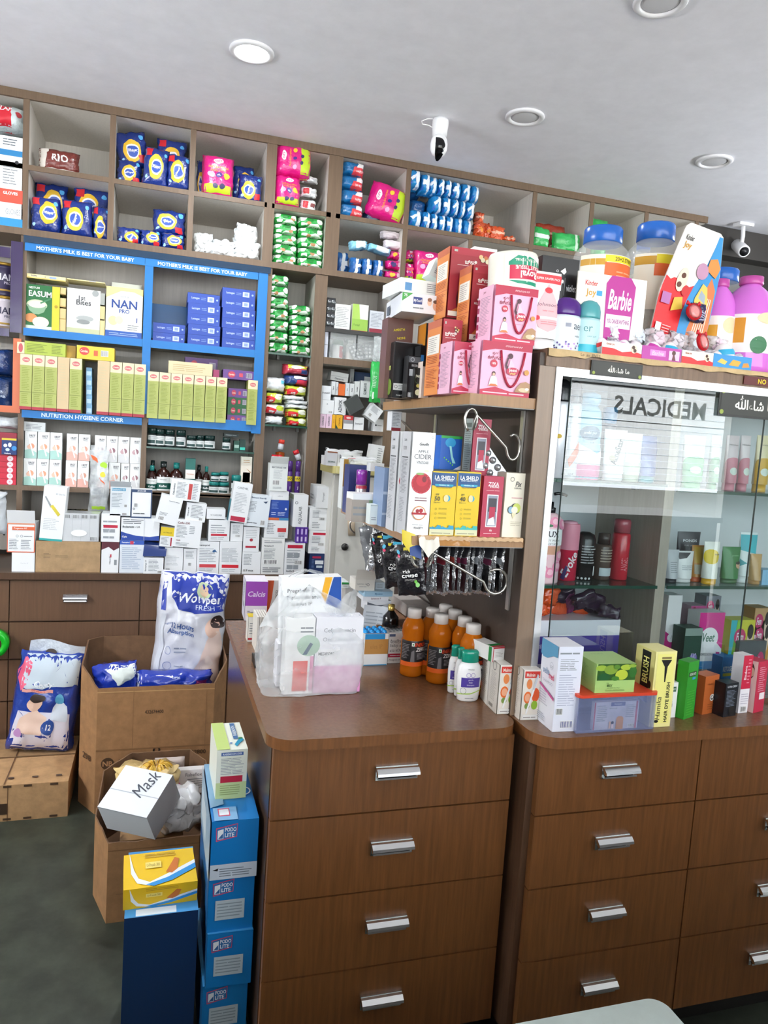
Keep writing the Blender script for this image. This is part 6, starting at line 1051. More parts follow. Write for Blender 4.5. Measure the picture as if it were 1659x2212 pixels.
# black air freshener carton and two roll-ons
T('air_freshener_carton',KH,(60,375,325,700),'black carton lettered in white behind the baby cream tube','carton',lambda M:(M.t('f','aer',.45,.72,.12,'eef0f2',mw=.32,b=1),M.ring('f',.42,.86,.03,.3,'eef0f2'),M.p('f',[(.5,.86),(.62,.9),(.66,.86),(.6,.83)],'eef0f2'),M.r('f',.63,.62,.64,.8,'8a8d92'),M.t('f','violet',.82,.7,.07,'dfe2e6',mw=.26),M.e('f',.55,.3,.2,'2a2c38')),Y=1.74,base=mat('0c0d13',.3))
def roll(q,label,capm,body,art,Y=1.655,g_='roll-on bottles'):
    s=span(KH,*q,Y); r_=s[1]/2; h_=s[0].z+s[2]-ZQ
    bottle('roll_on_bottle',label,'bottle',Vector((s[0].x,Y+r_*.7,ZQ)),[(r_*.92,0),(r_,.004),(r_,h_*.62),(r_*.96,h_*.66)],body,[(r_*.98,h_*.662),(r_,h_*.70),(r_*.99,h_*.8),(r_*.88,h_*.9),(r_*.6,h_*.97),(r_*.25,h_*.995),(.0005,h_)],capm,art,lab=(.004,h_*.62),sy=.7,group=g_)
roll((180,645,370,1030),'roll-on with deep purple dome cap','' or mat('4b1f7a',.2),mat('d5dee8',.25),lambda M:(M.r('f',0,0,1,1,'dde6ee'),M.t('f','aer',.75,.72,.16,'3a3f4c',mw=.35),M.r('f',.35,.7,.5,.82,'8a8fa0'),M.t('f','violet',.72,.45,.07,'4a4f5c',mw=.3),[M.e('f',.1+.8*((i*37)%11)/11,.05+.22*((i*53)%7)/7,.025,('6a5aa8','b58ad0','4a4a6a')[i%3]) for i in range(16)]))
roll((352,670,502,1045),'roll-on with teal dome cap beside the purple-capped one',mat('4f9ea4',.2),mat('a9d3d8',.25),lambda M:(M.r('f',0,.25,1,1,'b7dbe0'),M.t('f','er',.35,.72,.16,'3f7f86',mw=.3),M.r('f',0,0,1,.25,'36b6cf'),M.t('f','cool surf',.5,.5,.06,'5a8f96',mw=.4)))
# big jars
def bigjar(q,label,Y,lid,art=None,body=mat('e9ecea',.1,kind='film',lo=.18,hi=.4,sc=5),lz=.86,inner='e7e3d4'):
    s=span(KH,*q,Y); r_=s[1]/2; h_=s[0].z+s[2]-ZQ
    M=MB(); M.lathe([(r_*.93,0),(r_,.01),(r_,h_*.78),(r_*.92,h_*.83),(r_*.70,h_*.875),(r_*.62,h_*.89)],body,36,caps=False)
    M.face('f',lambda u,v,n:((r_+.001+n)*math.sin((u-.5)*2.6),-(r_+.001+n)*math.cos((u-.5)*2.6),h_*.40+h_*.37*v),r_*2.4,h_*.37,True)
    if art: art(M)
    o=M.build('storage_jar',None,(s[0].x,Y+r_,ZQ)); tag(o,label,'jar','large lidded jars')
    L=MB(); L.lathe([(r_*.66,h_*.885),(r_*.68,h_*.89),(r_*.68,h_*.985),(r_*.64,h_),(.001,h_)],lid,36); L.build('lid',o)
    if inner:
        C_=MB(); C_.lathe([(r_*.9,.004),(r_*.95,.015),(r_*.95,h_*.6),(r_*.8,h_*.66),(.001,h_*.68)],mat(inner,.5,kind='card',amt=.5),24); C_.build('contents',o)
    return o
BLID=mat('1d5fb8',.25)
def alk(M): M.r('f',0,0,1,1,'efe9d8'); M.r('f',0,.8,.36,.92,'c8962c'); M.r('f',.34,.86,1,.99,'e8d21c'); M.t('f','20+2 STRIPS FREE',.72,.925,.075,'5c4a10',mw=.5,b=1); M.r('f',.34,.0,.98,.85,'e0601c'); M.ln('f',.5,.5,.85,.72,3,'f0a07a'); M.e('f',.72,.32,.2,'1d4a8f',rv=.12); M.t('f','ALKOF',.72,.33,.1,'f2f4f8',mw=.28,b=1); M.bc('f',.1,.25,.28,.5)
bigjar((425,125,780,530),'large jar with blue lid and orange cough-drop label','' or 1.80,BLID,alk)
bigjar((760,192,880,530),'small-looking jar with blue lid half hidden between two large ones',1.98,BLID,lambda M:M.r('f',0,0,1,.85,'b8892c'))
bigjar((815,100,1150,530),'large jar with blue lid behind the tall display card',1.81,BLID,lambda M:(M.r('f',0,0,1,1,'efe9d8'),M.r('f',0,.8,.5,.95,'c8962c'),M.r('f',.3,.82,1,.98,'e8d21c'),M.r('f',.28,.6,.5,.82,'e0601c')))
bigjar((1290,430,1575,1010),'grey-clear jar with blue lid and navy label at the right',1.84,BLID,lambda M:(M.r('f',.3,0,1,.98,'1d2f4c'),M.ln('f',.6,.6,.9,.85,3,'8fa2bc')),inner='9a968c')
# chocolate display: header cards, tray, eggs
def joylogo(M,k,u,v,s_): M.t(k,'Kinder',u,v+.06*s_,.045*s_,'d8262a',mw=.22*s_,b=1); M.t(k,'Joy',u+.01,v-.01*s_,.07*s_,'c88a24',mw=.2*s_,b=1)
def hdr1(M):
    M.r('f',0,0,1,1,'f1eee4'); M.t('f','Kinder',.2,.88,.06,'c8282a',mw=.18,b=1); M.t('f','Joy',.2,.76,.1,'c8932c',mw=.16,b=1); M.r('f',.28,.74,.36,.8,'3a9ad0'); M.e('f',.2,.55,.05,'8fc0e0')
    M.p('f',[(.43,.1),(.8,.1),(.84,.9),(.76,1),(.48,1),(.41,.9)],'b31f8e'); M.t('f','Barbie',.625,.72,.24,'f7eef6',mw=.34,it=1,b=1); M.r('f',.44,.38,.80,.54,'f3e3ef'); M.t('f','YOU CAN BE ANYTHING',.62,.46,.055,'8f2a78',mw=.32,b=1)
T('display_card',KH,(312,505,808,745),'white and magenta header card of the chocolate egg display','card',hdr1,Y=1.705,d=.004,base='efece2',rz=0)
def hdr2(M):
    M.p('f',[(0,.0),(1,0),(1,.62),(.0,.62)],'da1f28'); M.p('f',[(0,.62),(.1,.6),(.25,.66),(.45,.58),(.6,.62),(.6,1),(0,1)],'f1ece6'); M.r('f',0,.9,1,1,'f1ece6')
    M.p('f',[(.5,0),(1,0),(1,1),(.9,1),(.72,.8),(.55,.6),(.46,.4),(.45,.2)],'2f8fcd'); M.p('f',[(.62,0),(.95,0),(1,.3),(.97,.62),(.85,.7),(.72,.5),(.62,.3)],'d5763e')
    for i in range(6): M.p('f',[(.65+.045*i,.02),(.67+.045*i,.02),(.78+.03*i,.55),(.765+.03*i,.55)],'f0dcc8')
    M.t('f','Kinder',.17,.92,.04,'3a3a3c',mw=.2,b=1); M.t('f','Joy',.17,.86,.06,'c8932c',mw=.18,b=1); M.e('f',.3,.62,.1,'e9d9c0',rv=.09); M.e('f',.3,.65,.045,'5a2f1c'); M.e('f',.27,.58,.045,'5a2f1c'); M.e('f',.42,.55,.07,'c8262a',rv=.04)
    M.p('f',[(.64,.42),(.84,.38),(.88,.5),(.8,.62),(.7,.64),(.62,.52)],'e3c25a'); M.p('f',[(.68,.53),(.82,.5),(.8,.56),(.7,.59)],'9aa6b4'); M.p('f',[(.66,.42),(.83,.39),(.83,.42),(.67,.45)],'3a3528')
    M.p('f',[(.7,.74),(.9,.7),(.98,.78),(.9,.84),(.74,.82)],'e08a3c'); M.e('f',.62,.72,.12,'b98aa8',rv=.06)
    M.r('f',.04,.42,.2,.5,'b06aa8'); M.p('f',[(.24,.38),(.44,.42),(.4,.5),(.26,.48)],'d8b23c'); M.r('f',.04,.22,.14,.28,'f0d8d8'); M.ln('f',.16,.22,.32,.28,3,'f0b0b0'); M.r('f',0,0,1,.08,'e9ecee')
s=span(KH,900,120,1240,1010,1.715); P=Vector((s[0].x-.012,1.722,ZQ))
M=MB(); w,h=.142,s[0].z+s[2]-ZQ; M.add([(-w*.62,0,0),(w*.62,0,0),(w*.62,0,h*.72),(w*.5,0,h*.98),(w*.42,0,h),(-w*.28,0,h),(-w*.36,0,h*.97),(-w*.62,0,h*.5),(-w*.62,.004,0),(w*.62,.004,0),(w*.62,.004,h*.72),(w*.5,.004,h*.98),(w*.42,.004,h),(-w*.28,.004,h),(-w*.36,.004,h*.97),(-w*.62,.004,h*.5)],[(0,1,2,3,4,5,6,7),(15,14,13,12,11,10,9,8)]+[(i,i+8,(i+1)%8+8,(i+1)%8) for i in range(8)],'f1ece6')
def sil(u,v):
    L=-w*.62 if v<.5 else -w*.62+(w*.26)*(v-.5)/.47; L=min(L,-w*.28); Rr=w*.62 if v<.72 else w*.62-(w*.12)*(v-.72)/.26; return L+(Rr-L)*u
M.face('f',lambda u,v,n:(sil(u,v),-n,v*h*.975),w*1.24,h,True); hdr2(M); o=M.build('display_card',None,P,(0,R(9),0)); tag(o,'tall leaning red, white and blue display card with a yellow toy car','card')
tray=[(488,768,'f0ece6','r',935),(768,1045,'b63aa0','m',975),(1048,1270,'f0ece6','r',1005),(1270,1540,'2f8fcf','b',1035)]
tr=empty('display_tray',(1.30,1.64,ZQ)); tag(tr,'low printed cardboard tray of wrapped chocolate eggs along the showcase front','tray')
for a,b_,c_,k,yt in tray:
    p0=atY(*KH(a,yt+60),1.635); p1=atY(*KH(b_,yt+70),1.635); M=MB(); w=p1.x-p0.x; h=.034; M.box(0,0,0,w,.003,h,c_); M.face('f',lambda u,v,n:(u*w,-n,v*h),w,h)
    if k=='r': M.p('f',[(0,0),(1,0),(1,.3),(.8,.45),(.5,.3),(.3,.5),(0,.55)],'d8222a'); M.t('f','Kinder Joy',.2,.78,.2,'b0562c',mw=.2,b=1); M.e('f',.8,.6,.08,'e9d9c0',rv=.3); M.e('f',.78,.72,.04,'4a2a1c'); M.e('f',.82,.5,.04,'4a2a1c')
    if k=='m': M.r('f',.2,.3,.6,.75,'d884cc'); M.t('f','Barbie',.4,.52,.3,'f0e0f0',mw=.3,it=1); M.r('f',.68,.1,.95,.8,'e9c0de'); M.e('f',.8,.65,.05,'5a3a34',rv=.18); M.p('f',[(.76,.1),(.86,.1),(.82,.5),(.78,.5)],'6a3a40')
    if k=='b': M.p('f',[(.1,.4),(.3,.25),(.36,.5),(.2,.7)],'e3c25a'); M.p('f',[(.4,.25),(.65,.2),(.72,.6),(.5,.7)],'e8a83c'); M.p('f',[(.75,.15),(.95,.25),(.9,.55),(.78,.5)],'e0903c')
    M.build('front_panel',tr,(p0.x-1.30,1.632-1.64,0))
M=MB(); M.box(-.27,.0,0,.27,.05,.002,'e8e2d4'); M.build('base',tr,(.0,0,0))
EGG=mat('efe9ec',.25)
def egg(i,q,Y,band,label):
    s=span(KH,*q,Y); r_=max(.018,s[1]/2); M=MB(); pr=[(r_*math.sin(t),r_*1.25*(1-math.cos(t))) for t in [math.pi*k/12 for k in range(13)]]; pr=[(max(a,.0002),b_) for a,b_ in pr]; M.lathe(pr,EGG,20)
    M.face('f',lambda u,v,n:(lambda zz,rr:((rr+n+.0006)*math.sin((u-.5)*2.4),-(rr+n+.0006)*math.cos((u-.5)*2.4),zz))(r_*(.35+1.8*v),r_*math.sin(math.acos(max(-1,min(1,1-(.35+1.8*v)/1.25))))),r_*2.2,r_*1.8,True)
    M.r('f',.0,.55,1,.85,band); M.t('f','Joy',.6,.35,.25,'c88a24',mw=.5,b=1)
    o=M.build('chocolate_egg',None,(s[0].x,Y+r_,ZQ+.0025+(0)),(0,R((-20,15,-8,24,10)[i%5]),0)); tag(o,label,'chocolate egg','wrapped chocolate eggs')
eg=[((500,895,575,1000),'d8262a'),((612,915,700,1010),'c03aa0'),((735,925,800,1020),'c03aa0'),((805,915,905,1020),'c03aa0'),((945,925,1045,1030),'2fa6cf'),((1195,970,1275,1060),'d8262a'),((1285,960,1350,1060),'2fa6cf'),((1355,945,1475,1070),'2fa6cf')]
for i,(q,b_) in enumerate(eg): egg(i,q,1.645,b_,'white wrapped chocolate egg with %s band in the tray, %s'%({'d':'red','c':'magenta','2':'blue'}[b_[0]],nth(i,8)))
CR=mat('ece9ee',.12,kind='film',lo=.35,hi=.95,sc=45)
for i in range(14):
    x0=505+ (i%7)*138; y0=(745 if i<7 else 850)+(i%7)*18; s=span(KH,x0,y0,x0+150,y0+110,1.70+.03*(i<7)); 
    pouch('clear_toy_pouch','clear crinkled toy pouch in the display, %s of the %s layer'%(nth(i%7,7),'upper' if i<7 else 'lower'),'pouch',(Vector((s[0].x,1.675+.03*(i<7),ZQ+(.046 if i<7 else .003))),s[1],.048),.045,CR,lambda M,i=i:M.e('f',.5,.5,.25,('e6dfe6','cfd8e4','e3cbd8')[i%3]),group='clear toy pouches piled on the tray',seed=i,amp=.012,N=14,ry=(i*29)%30-15)
def cat_(label,x,y,Y,rz):
    c=atY(*KR(x,y),Y); M=MB(); w=.052; pts=[]; 
    M.lathe([(.0005,0),(w*.42,.001),(w*.45,.006),(w*.43,.010)],mat('d92a34',.2,kind='liquid',tr=.3),24); M.ms; 
    for a in (-1,1): M.tube([(a*w*.24,w*.34,.006),(a*w*.36,w*.52,.006),(a*w*.40,w*.36,.006)],.0035,mat('d92a34',.2))
    M.lathe([(w*.36,.0102),(w*.2,.013),(.001,.0135)],mat('e88a88',.25,kind='foil'),20)
    tag(M.build('toy_capsule',None,c,(R(78),0,R(rz))),label,'toy','red round toy capsules')
cat_('red round capsule with two ear tabs, upper one against the tall card',410,850,1.69,0); cat_('red round capsule with ear tabs, lower one lying over the tray',540,1330,1.628,20)
pouch('crisps_pouch','small yellow foil pouch beside the pink bottle neck','pouch',span(KR,700,440,960,700,1.80),.03,mat('d8b21c',.2,kind='foil'),lambda M:M.e('f',.4,.4,.2,'8a5a1c'),ry=-28,seed=9,N=14,group=None)
pouch('dark_pouch','navy striped pouch behind the upper red capsule','pouch',span(KR,430,690,650,1000,1.70),.03,mat('23234f',.25,kind='foil'),lambda M:[M.r('f',.3,.1+.1*i,.9,.14+.1*i,'a9a9c4') for i in range(5)],seed=12,N=14)
PNK=mat('cf6fd0',.12); 
def soda(q,label,Y,F=KH,art=None,capc='b84a9a'):
    s=span(F,*q,Y); r_=s[1]/2; h_=s[0].z+s[2]-ZQ
    bottle('floor_cleaner_bottle',label,'bottle',Vector((s[0].x,Y+r_,ZQ)),[(r_*.75,0),(r_*.95,.006),(r_,.02),(r_*.97,h_*.2),(r_,h_*.25),(r_,h_*.6),(r_*.9,h_*.72),(r_*.6,h_*.84),(r_*.36,h_*.9),(r_*.34,h_*.915)],PNK,[(r_*.40,h_*.91),(r_*.42,h_*.92),(r_*.41,h_*.99),(.001,h_)],mat(capc,.3),art,lab=(h_*.2,h_*.58),group='pink cleaner bottles')
soda((1290,500,1512,1075),'pink liquid bottle with magenta cap, standing behind the clear pouches',1.70,art=lambda M:(M.r('f',0,0,1,1,'f0e3e0'),M.r('f',.05,.1,.25,.75,'d89a2c'),M.e('f',.5,.75,.16,'efc9a0',rv=.22),M.r('f',.68,.72,.98,.93,'d8a01c'),M.t('f','SP ILES',.83,.82,.1,'a82018',mw=.26,b=1)))
soda((1500,470,1815,1190),'pink liquid bottle cut by the right edge of the picture',1.655,art=lambda M:(M.r('f',0,0,1,1,'f2e9ea'),M.r('f',.06,.25,.2,.9,'d8922c'),M.t('f','My',.62,.6,.12,'b03a34',mw=.3,it=1,b=1),M.e('f',.4,.2,.12,'1a6a3c'),M.e('f',.5,.9,.16,'efc9a0',rv=.15)))
# signs on the showcase front
def plate(label,q,Y,F,txt,extra=None,name='calligraphy_plate'):
    s=span(F,*q,Y); P,w,h=s; M=MB(); M.box(-w/2,-.002,0,w/2,0,h,'1d1f1c'); M.face('f',lambda u,v,n:((u-.5)*w,-.002-n,v*h),w,h)
    M.r('f',.03,.08,.97,.92,'2b2d28'); M.t('f',txt,.53,.5,.5,'eceadf',mw=.74,b=1)
    for a in ((.05,.15),(.95,.15),(.05,.85),(.95,.85))[:4 if extra else 2]: M.e('f',a[0],a[1],.028,'8f9f3c')
    return tag(M.build(name,None,P),label,'sign')
AR='\ufdf2\u0621\ufe8e\ufeb7 \ufe8e\ufee3'
plate('small black plate with white calligraphy on the showcase top rail',(412,1118,775,1222),1.6225,KH,AR)
plate('larger black plate with white calligraphy stuck on the showcase glass',(1318,228,1790,430),1.6325-.004,KI,AR,1)
s=span(KI,1490,150,1800,208,1.624); M=MB(); w,h=s[1],s[2]; M.box(-w/2,-.002,0,w/2,0,h,'5c1614'); M.face('f',lambda u,v,n:((u-.5)*w,-.002-n,v*h),w,h); M.t('f','NO CREDIT',.62,.5,.6,'e8c81c',mw=.65,b=1); tag(M.build('notice_strip',None,s[0]),'dark red strip with yellow lettering at the right end of the showcase rail','sign')
# ================= inside the showcase =================
S1,S2=1.4856,1.2126; YI=1.665
def bt(kind,label,q,prof,body,cap,capc,art=None,z=S2,Y=YI,F=KI,sy=1,grp=None,lab=None,cat='bottle',**k):
    s=span(F,*q,Y); r_=s[1]/2; h_=s[0].z+s[2]-z
    o=bottle(kind,label,cat,Vector((s[0].x,Y+r_*sy,z)),[(a*r_,b_*h_) for a,b_ in prof],body,[(a*r_,b_*h_) for a,b_ in cap] if cap else None,capc,art,lab=(lab[0]*h_,lab[1]*h_) if lab else (prof[0][1]*h_,prof[-1][1]*h_),sy=sy,group=grp,**k); return o
CAN=[(.95,0),(1,.01),(1,.74),(.93,.77)]; CAP=[(.95,.771),(.96,.79),(.93,.9),(.7,.97),(.3,.995),(.002,1)]; FCAP=[(.9,.771),(.92,.78),(.92,.98),(.85,1),(.002,1)]
bt('deodorant_can','white spray can with black dome cap, leftmost on the upper showcase shelf',(198,148,310,815),CAN,mat('e3e4ea',.2,.2),CAP,mat('1b1c1f',.2),lambda M:(M.e('f',.3,.55,.12,'d8b21c',rv=.03),M.t('f','AQUA',.7,.06,.03,'2b2b2e',mw=.5)),z=S1,grp='tall spray cans')
bt('deodorant_can','white spray can with orange flash behind the glass edge',(290,165,385,820),CAN,mat('e3e4ea',.2,.2),CAP,mat('2b2c30',.2),lambda M:(M.p('f',[(.2,.25),(.7,.5),(.8,.36),(.3,.15)],'e0632e'),M.t('f','QUE',.4,.06,.03,'2b2b2e',mw=.4)),z=S1,Y=1.70,grp='tall spray cans')
o=bt('air_freshener','blue and pink trigger air freshener on the upper showcase shelf',(370,240,560,825),[(.93,0),(1,.02),(1,.28),(.92,.45),(.95,.6),(.82,.78),(.6,.84)],mat('9fd0e6',.25),[(.6,.84),(.75,.9),(.7,.97),(.3,1),(.002,1)],mat('8fbcd6',.3),lambda M:(M.r('f',0,0,1,.2,'d8468f'),M.p('f',[(0,.2),(1,.2),(1,.45),(.6,.36),(0,.52)],'f0e6ec'),M.e('f',.4,.63,.28,'3f6f8f',rv=.1),M.t('f','ambi pur',.4,.63,.05,'eaf4fa',mw=.45,b=1),M.t('f','AIR',.45,.5,.03,'4a5a66',mw=.3)),z=S1,Y=1.69)
def tubeup(q,label,c,capc,art,z=S1,Y=1.70,F=KI,d=.035,grp='squeeze tubes in the showcase',ry=0):
    s=span(F,*q,Y); return tube_up('squeeze_tube',label,(Vector((s[0].x,Y+d/2,z)),s[1],s[0].z+s[2]-z),mat(c,.3),mat(capc,.3),art,d=d,group=grp,ry=ry)
tubeup((545,505,705,815),'white acne tube with grey lettering beside the air freshener','e6e8e6','d9dbd9',lambda M:(M.t('f','AcneStar',.5,.5,.2,'4a4f52',rot=75,mw=.6,b=1),M.e('f',.35,.35,.1,'b9a88a')))
bt('deodorant_can','grey deodorant can with blue top and AXE lettering at the back',(550,350,645,520),CAN,mat('5a5a62',.25),FCAP,mat('2f8fc8',.3),lambda M:M.t('f','AXE',.5,.3,.3,'e6e8ea',mw=.7,b=1),z=S1+.0,Y=1.85)
tubeup((690,530,812,815),'pale green and white tube right of the acne tube','e3e8df','a9b89a',lambda M:M.r('f',.1,.05,.9,.3,'c9dcc0'),z=S1)
tubeup((800,550,925,820),'blue tube with turquoise cap on the upper showcase shelf','3f63b0','2fa3b0',lambda M:M.r('f',.1,.5,.9,.8,'2a4a94'),z=S1)
for i,(x0,x1,c_,cc,dd) in enumerate(((1095,1250,'e6ebe4','4fae6a','0'),(1285,1350,'e3e8e0','3f9a5a','0'),(1390,1480,'f0dde0','d98a9a','1'),(1490,1560,'f0e0e2','d98a9a','1'),(1600,1700,'f2e3b9','d9a81c','2'))):
    tubeup((x0,545,x1,870),'face wash tube with %s lower half on the upper right shelf, %s'%({'0':'leaf-green','1':'pink','2':'yellow'}[dd],nth(i,5)),c_,cc,lambda M,cc=cc:(M.r('f',.02,.0,.98,.42,cc),M.e('f',.5,.42,.45,cc,rv=.12),M.t('f','Himalaya',.5,.8,.04,'5a5f5a',mw=.6),M.e('f',.5,.25,.2,'dfeadf',rv=.08)),z=1.4756)
# lower shelf, left
bt('body_wash_bottle','rose-printed body wash bottle with black pump, in front on the lower shelf',(95,1060,250,1580),[(.95,0),(1,.02),(1,.8),(.85,.9),(.4,.95)],mat('ecc9cf',.2),[(.3,.95),(.32,1.02),(.12,1.03),(.12,1.1),(.002,1.1)],mat('16161a',.25),lambda M:(M.r('f',0,.55,1,.78,'eef0f0'),M.t('f','LUX',.45,.71,.085,'2b2b33',mw=.62,b=1),M.t('f','BODY WASH',.45,.62,.03,'4a4a50',mw=.6),M.t('f','SOFT ROSE',.5,.57,.028,'4a4a50',mw=.35),M.r('f',.0,.42,.8,.54,'c9967a'),[ (M.e('f',u,v,.16,'e58aaa'),M.e('f',u+.02,v+.01,.09,'f4bccb')) for u,v in ((.2,.36),(.7,.25),(.75,.4),(.45,.16),(.25,.2),(.5,.88),(.8,.85))],M.e('f',.35,.83,.1,'3a7a4c',rv=.02)),capn='pump',sy=.6)
M=MB(); M.tube([(0,0,0),(.012,-.0,.002),(.028,-.0,0),(.036,-.0,-.003)],.004,mat('16161a',.25)); c=atY(*KI(185,950),1.69); M.build('pump_spout',None,c); bpy.data.objects['pump_spout'].parent=bpy.data.objects['body_wash_bottle']; bpy.data.objects['pump_spout'].location=c-bpy.data.objects['body_wash_bottle'].location
bt('deodorant_can','pink and red deodorant can with white script on the lower shelf',(250,1140,375,1565),[(.93,0),(1,.015),(1,.9),(.95,.95)],mat('c81f42',.2),[(.8,.95),(.7,.985),(.3,1),(.002,1)],mat('e7a9bd',.2),lambda M:(M.r('f',0,.55,1,1,'e08aa0'),M.t('f','Evoke',.4,.3,.3,'f4e6ea',rot=65,mw=.5,it=1,b=1),M.p('f',[(.1,.05),(.25,.02),(.35,.25),(.28,.28)],'3a2a6a')),Y=1.70)
bt('perfume_bottle','black labelled round bottle in the middle of the lower shelf',(362,1220,490,1570),[(.95,0),(1,.02),(1,.85),(.85,.95),(.4,1)],mat('141416',.2),None,None,lambda M:(M.ln('f',.2,.35,.8,.75,7,'a9a9a9'),M.r('f',.72,.1,.95,.3,'e3e3e3'),[M.e('f',.15+.13*i,.05,.04,'d0d0d0') for i in range(4)]),Y=1.71)
bt('perfume_bottle','brown square-cap bottle right of the black one',(497,1225,602,1565),[(.98,0),(1,.02),(1,.7),(.95,.75)],mat('4f3f36',.25),[(.7,.76),(.7,.99),(.002,1)],mat('3a302c',.25),lambda M:(M.ln('f',.2,.5,.8,.9,5,'b0a090'),M.r('f',.2,.12,.8,.35,'bfc8cc')),Y=1.72)
bt('deodorant_can','slim red can standing rightmost on the left lower shelf',(622,1130,728,1575),[(.93,0),(1,.015),(1,.74),(.9,.77)],mat('c52a3a',.2),[(.92,.78),(.92,.96),(.8,1),(.002,1)],mat('a8505a',.25),lambda M:M.t('f','ANGEL',.5,.35,.3,'e89aa2',rot=90,mw=.3),Y=1.72)
# lower shelf, right
g='toiletries on the lower right shelf'
tubeup((1045,1215,1205,1600),'black facewash tube lettered in white at the back','3a3a40','2b2b30',lambda M:(M.t('f','PONDS',.5,.78,.07,'dfe0e2',mw=.6,b=1),M.t('f','PURE DETOX',.5,.66,.035,'c9cacc',mw=.35)),z=S2,Y=1.76,grp=g)
tubeup((975,1340,1065,1590),'silver tube with dark navy cap, leftmost','b9bcc0','1f242c',lambda M:M.ln('f',.3,.2,.7,.6,6,'8a8d92'),z=S2,Y=1.68,grp=g)
tubeup((1045,1350,1165,1605),'white tube with grey cloud pattern beside the silver one','e3e3e2','dcdcdb',lambda M:(M.p('f',[(.1,.95),(.7,.95),(.5,.75),(.2,.7)],'3a3a3e'),M.ln('f',.3,.3,.8,.5,3)),z=S2,Y=1.69,grp=g)
tubeup((1150,1310,1250,1605),'orange and gold tube between the white and yellow ones','c98a3c','d5683c',lambda M:(M.r('f',.2,.1,.6,.4,'b8b09a'),M.r('f',.2,.45,.8,.95,'c9a23c')),z=S2,Y=1.70,grp=g)
tubeup((1235,1285,1345,1610),'yellow and white face wash tube with yellow cap','f0efe6','e0a81c',lambda M:(M.e('f',.4,.6,.4,'e8c81c',rv=.2),M.t('f','FIAMA',.7,.66,.04,'6a5a2c',mw=.4,b=1)),z=S2,Y=1.665,grp=g)
tubeup((1362,1320,1490,1612),'green tube picturing a small face','1f7a34','0f5a24',lambda M:(M.t('f','JOVEES',.6,.72,.06,'a9d8a9',mw=.5),M.e('f',.75,.42,.16,'dcb08c',rv=.1),M.e('f',.72,.5,.14,'201a18',rv=.05)),z=S2,Y=1.68,grp=g)
tubeup((1480,1220,1600,1600),'white tube with turquoise patch','e3ebea','dfe6e5',lambda M:(M.p('f',[(.1,.6),(.9,.5),(.95,.95),(.1,.95)],'28b3c0'),M.p('f',[(.0,.2),(.4,.3),(.1,.4)],'28a0a8')),z=S2,Y=1.69,grp=g)
tubeup((1560,1370,1640,1600),'small gold-brown tube beside the turquoise one','c49a5c','b98a4a',None,z=S2,Y=1.67,grp=g)
carton('cream_carton','small light blue carton at the right edge on the lower shelf','carton',(lambda s:(Vector((s[0].x,1.67,S2)),s[1],s[0].z+s[2]-S2))(span(KI,1618,1475,1720,1600,1.67)),.04,'8fc4e6',None,group=g)
# bottom of the showcase
KJ=Fr(1120,1260,3.078); S0=ZC+.0125
def Jc(q,label,base,art=None,z=S0,Y=1.69,d=.05,kind='soap_carton',**k):
    s=span(KJ,*q,Y); P,w,h=s
    if z is not None: h=h+P.z-z; P=Vector((P.x,Y,z))
    else: P=Vector((P.x,Y,P.z))
    return carton(kind,label,'carton',(P,w*.97,h),d,base,art,**k)
ORS=mat('e0521c',.2,kind='foil'); PUR=mat('2a1430',.2,kind='foil')
g='orange and purple foil packs heaped in the showcase'
for i,(x,y,w_,h_,c_,rz,ry) in enumerate(((185,110,.035,.035,ORS,0,8),(160,195,.03,.035,ORS,0,-12),(290,190,.06,.038,ORS,20,10),(430,265,.055,.03,ORS,10,20),(440,120,.05,.03,PUR,0,-22),(500,150,.05,.034,PUR,10,18),(350,110,.04,.03,PUR,0,-10),(520,225,.05,.03,PUR,0,8),(580,215,.045,.026,PUR,0,14),(250,105,.04,.022,PUR,0,5),(400,165,.03,.04,mat('7a1f5c',.25,kind='foil'),0,-30),(300,275,.045,.03,mat('b9c0c6',.25,kind='foil'),0,-35))):
    s=atY(*KJ(x,y+30),1.72+.004*(i%4)); z0=max(S0+.2165,min(s.z,S0+.26))
    w_*=1.45; h_*=1.4
    pouch('condom_pack','%s foil pack in the showcase heap, %s'%('orange' if c_ is ORS else ('purple-black' if c_ is PUR else ('magenta' if i==10 else 'silver')),('at the top left','at the left edge','wide and centre left','lowest in front','upper right','right of centre','behind the orange ones','lower right','rightmost','against the glass edge','in the middle','leaning in front')[i]),'pack',(Vector((s.x,1.70+.02*(i%4),z0)),w_,h_),.03,c_,None,rz=rz,ry=ry,group=g,seed=i,N=12,b=.25)
carton('display_box','white and violet open carton holding the foil packs','carton',(Vector((1.095,1.70,S0)),.27,.215),.14,'e6e4ee',lambda M:(M.r('f',0,.45,1,.8,'4a3a9a'),M.t('f','Prega News',.15,.68,.07,'d8d2f0',mw=.22),M.r('f',0,0,1,.45,'d9d4e6')))
g='hair removal cartons in the right bay'
VP=lambda M:(M.p('f',[(0,0),(1,0),(1,.25),(.6,.3),(.3,.4),(0,.45)],'c01f7c'),M.e('f',.45,.35,.28,'f4eef2'),M.t('f','Veet',.45,.36,.08,'55606a',rot=80,mw=.3,it=1),M.r('f',.05,.02,.95,.12,'d84a9a'))
Jc((985,80,1080,360),'tall white and magenta carton at the left of the right bay','ece8ea',VP,z=S0+.09,Y=1.72,group=g)
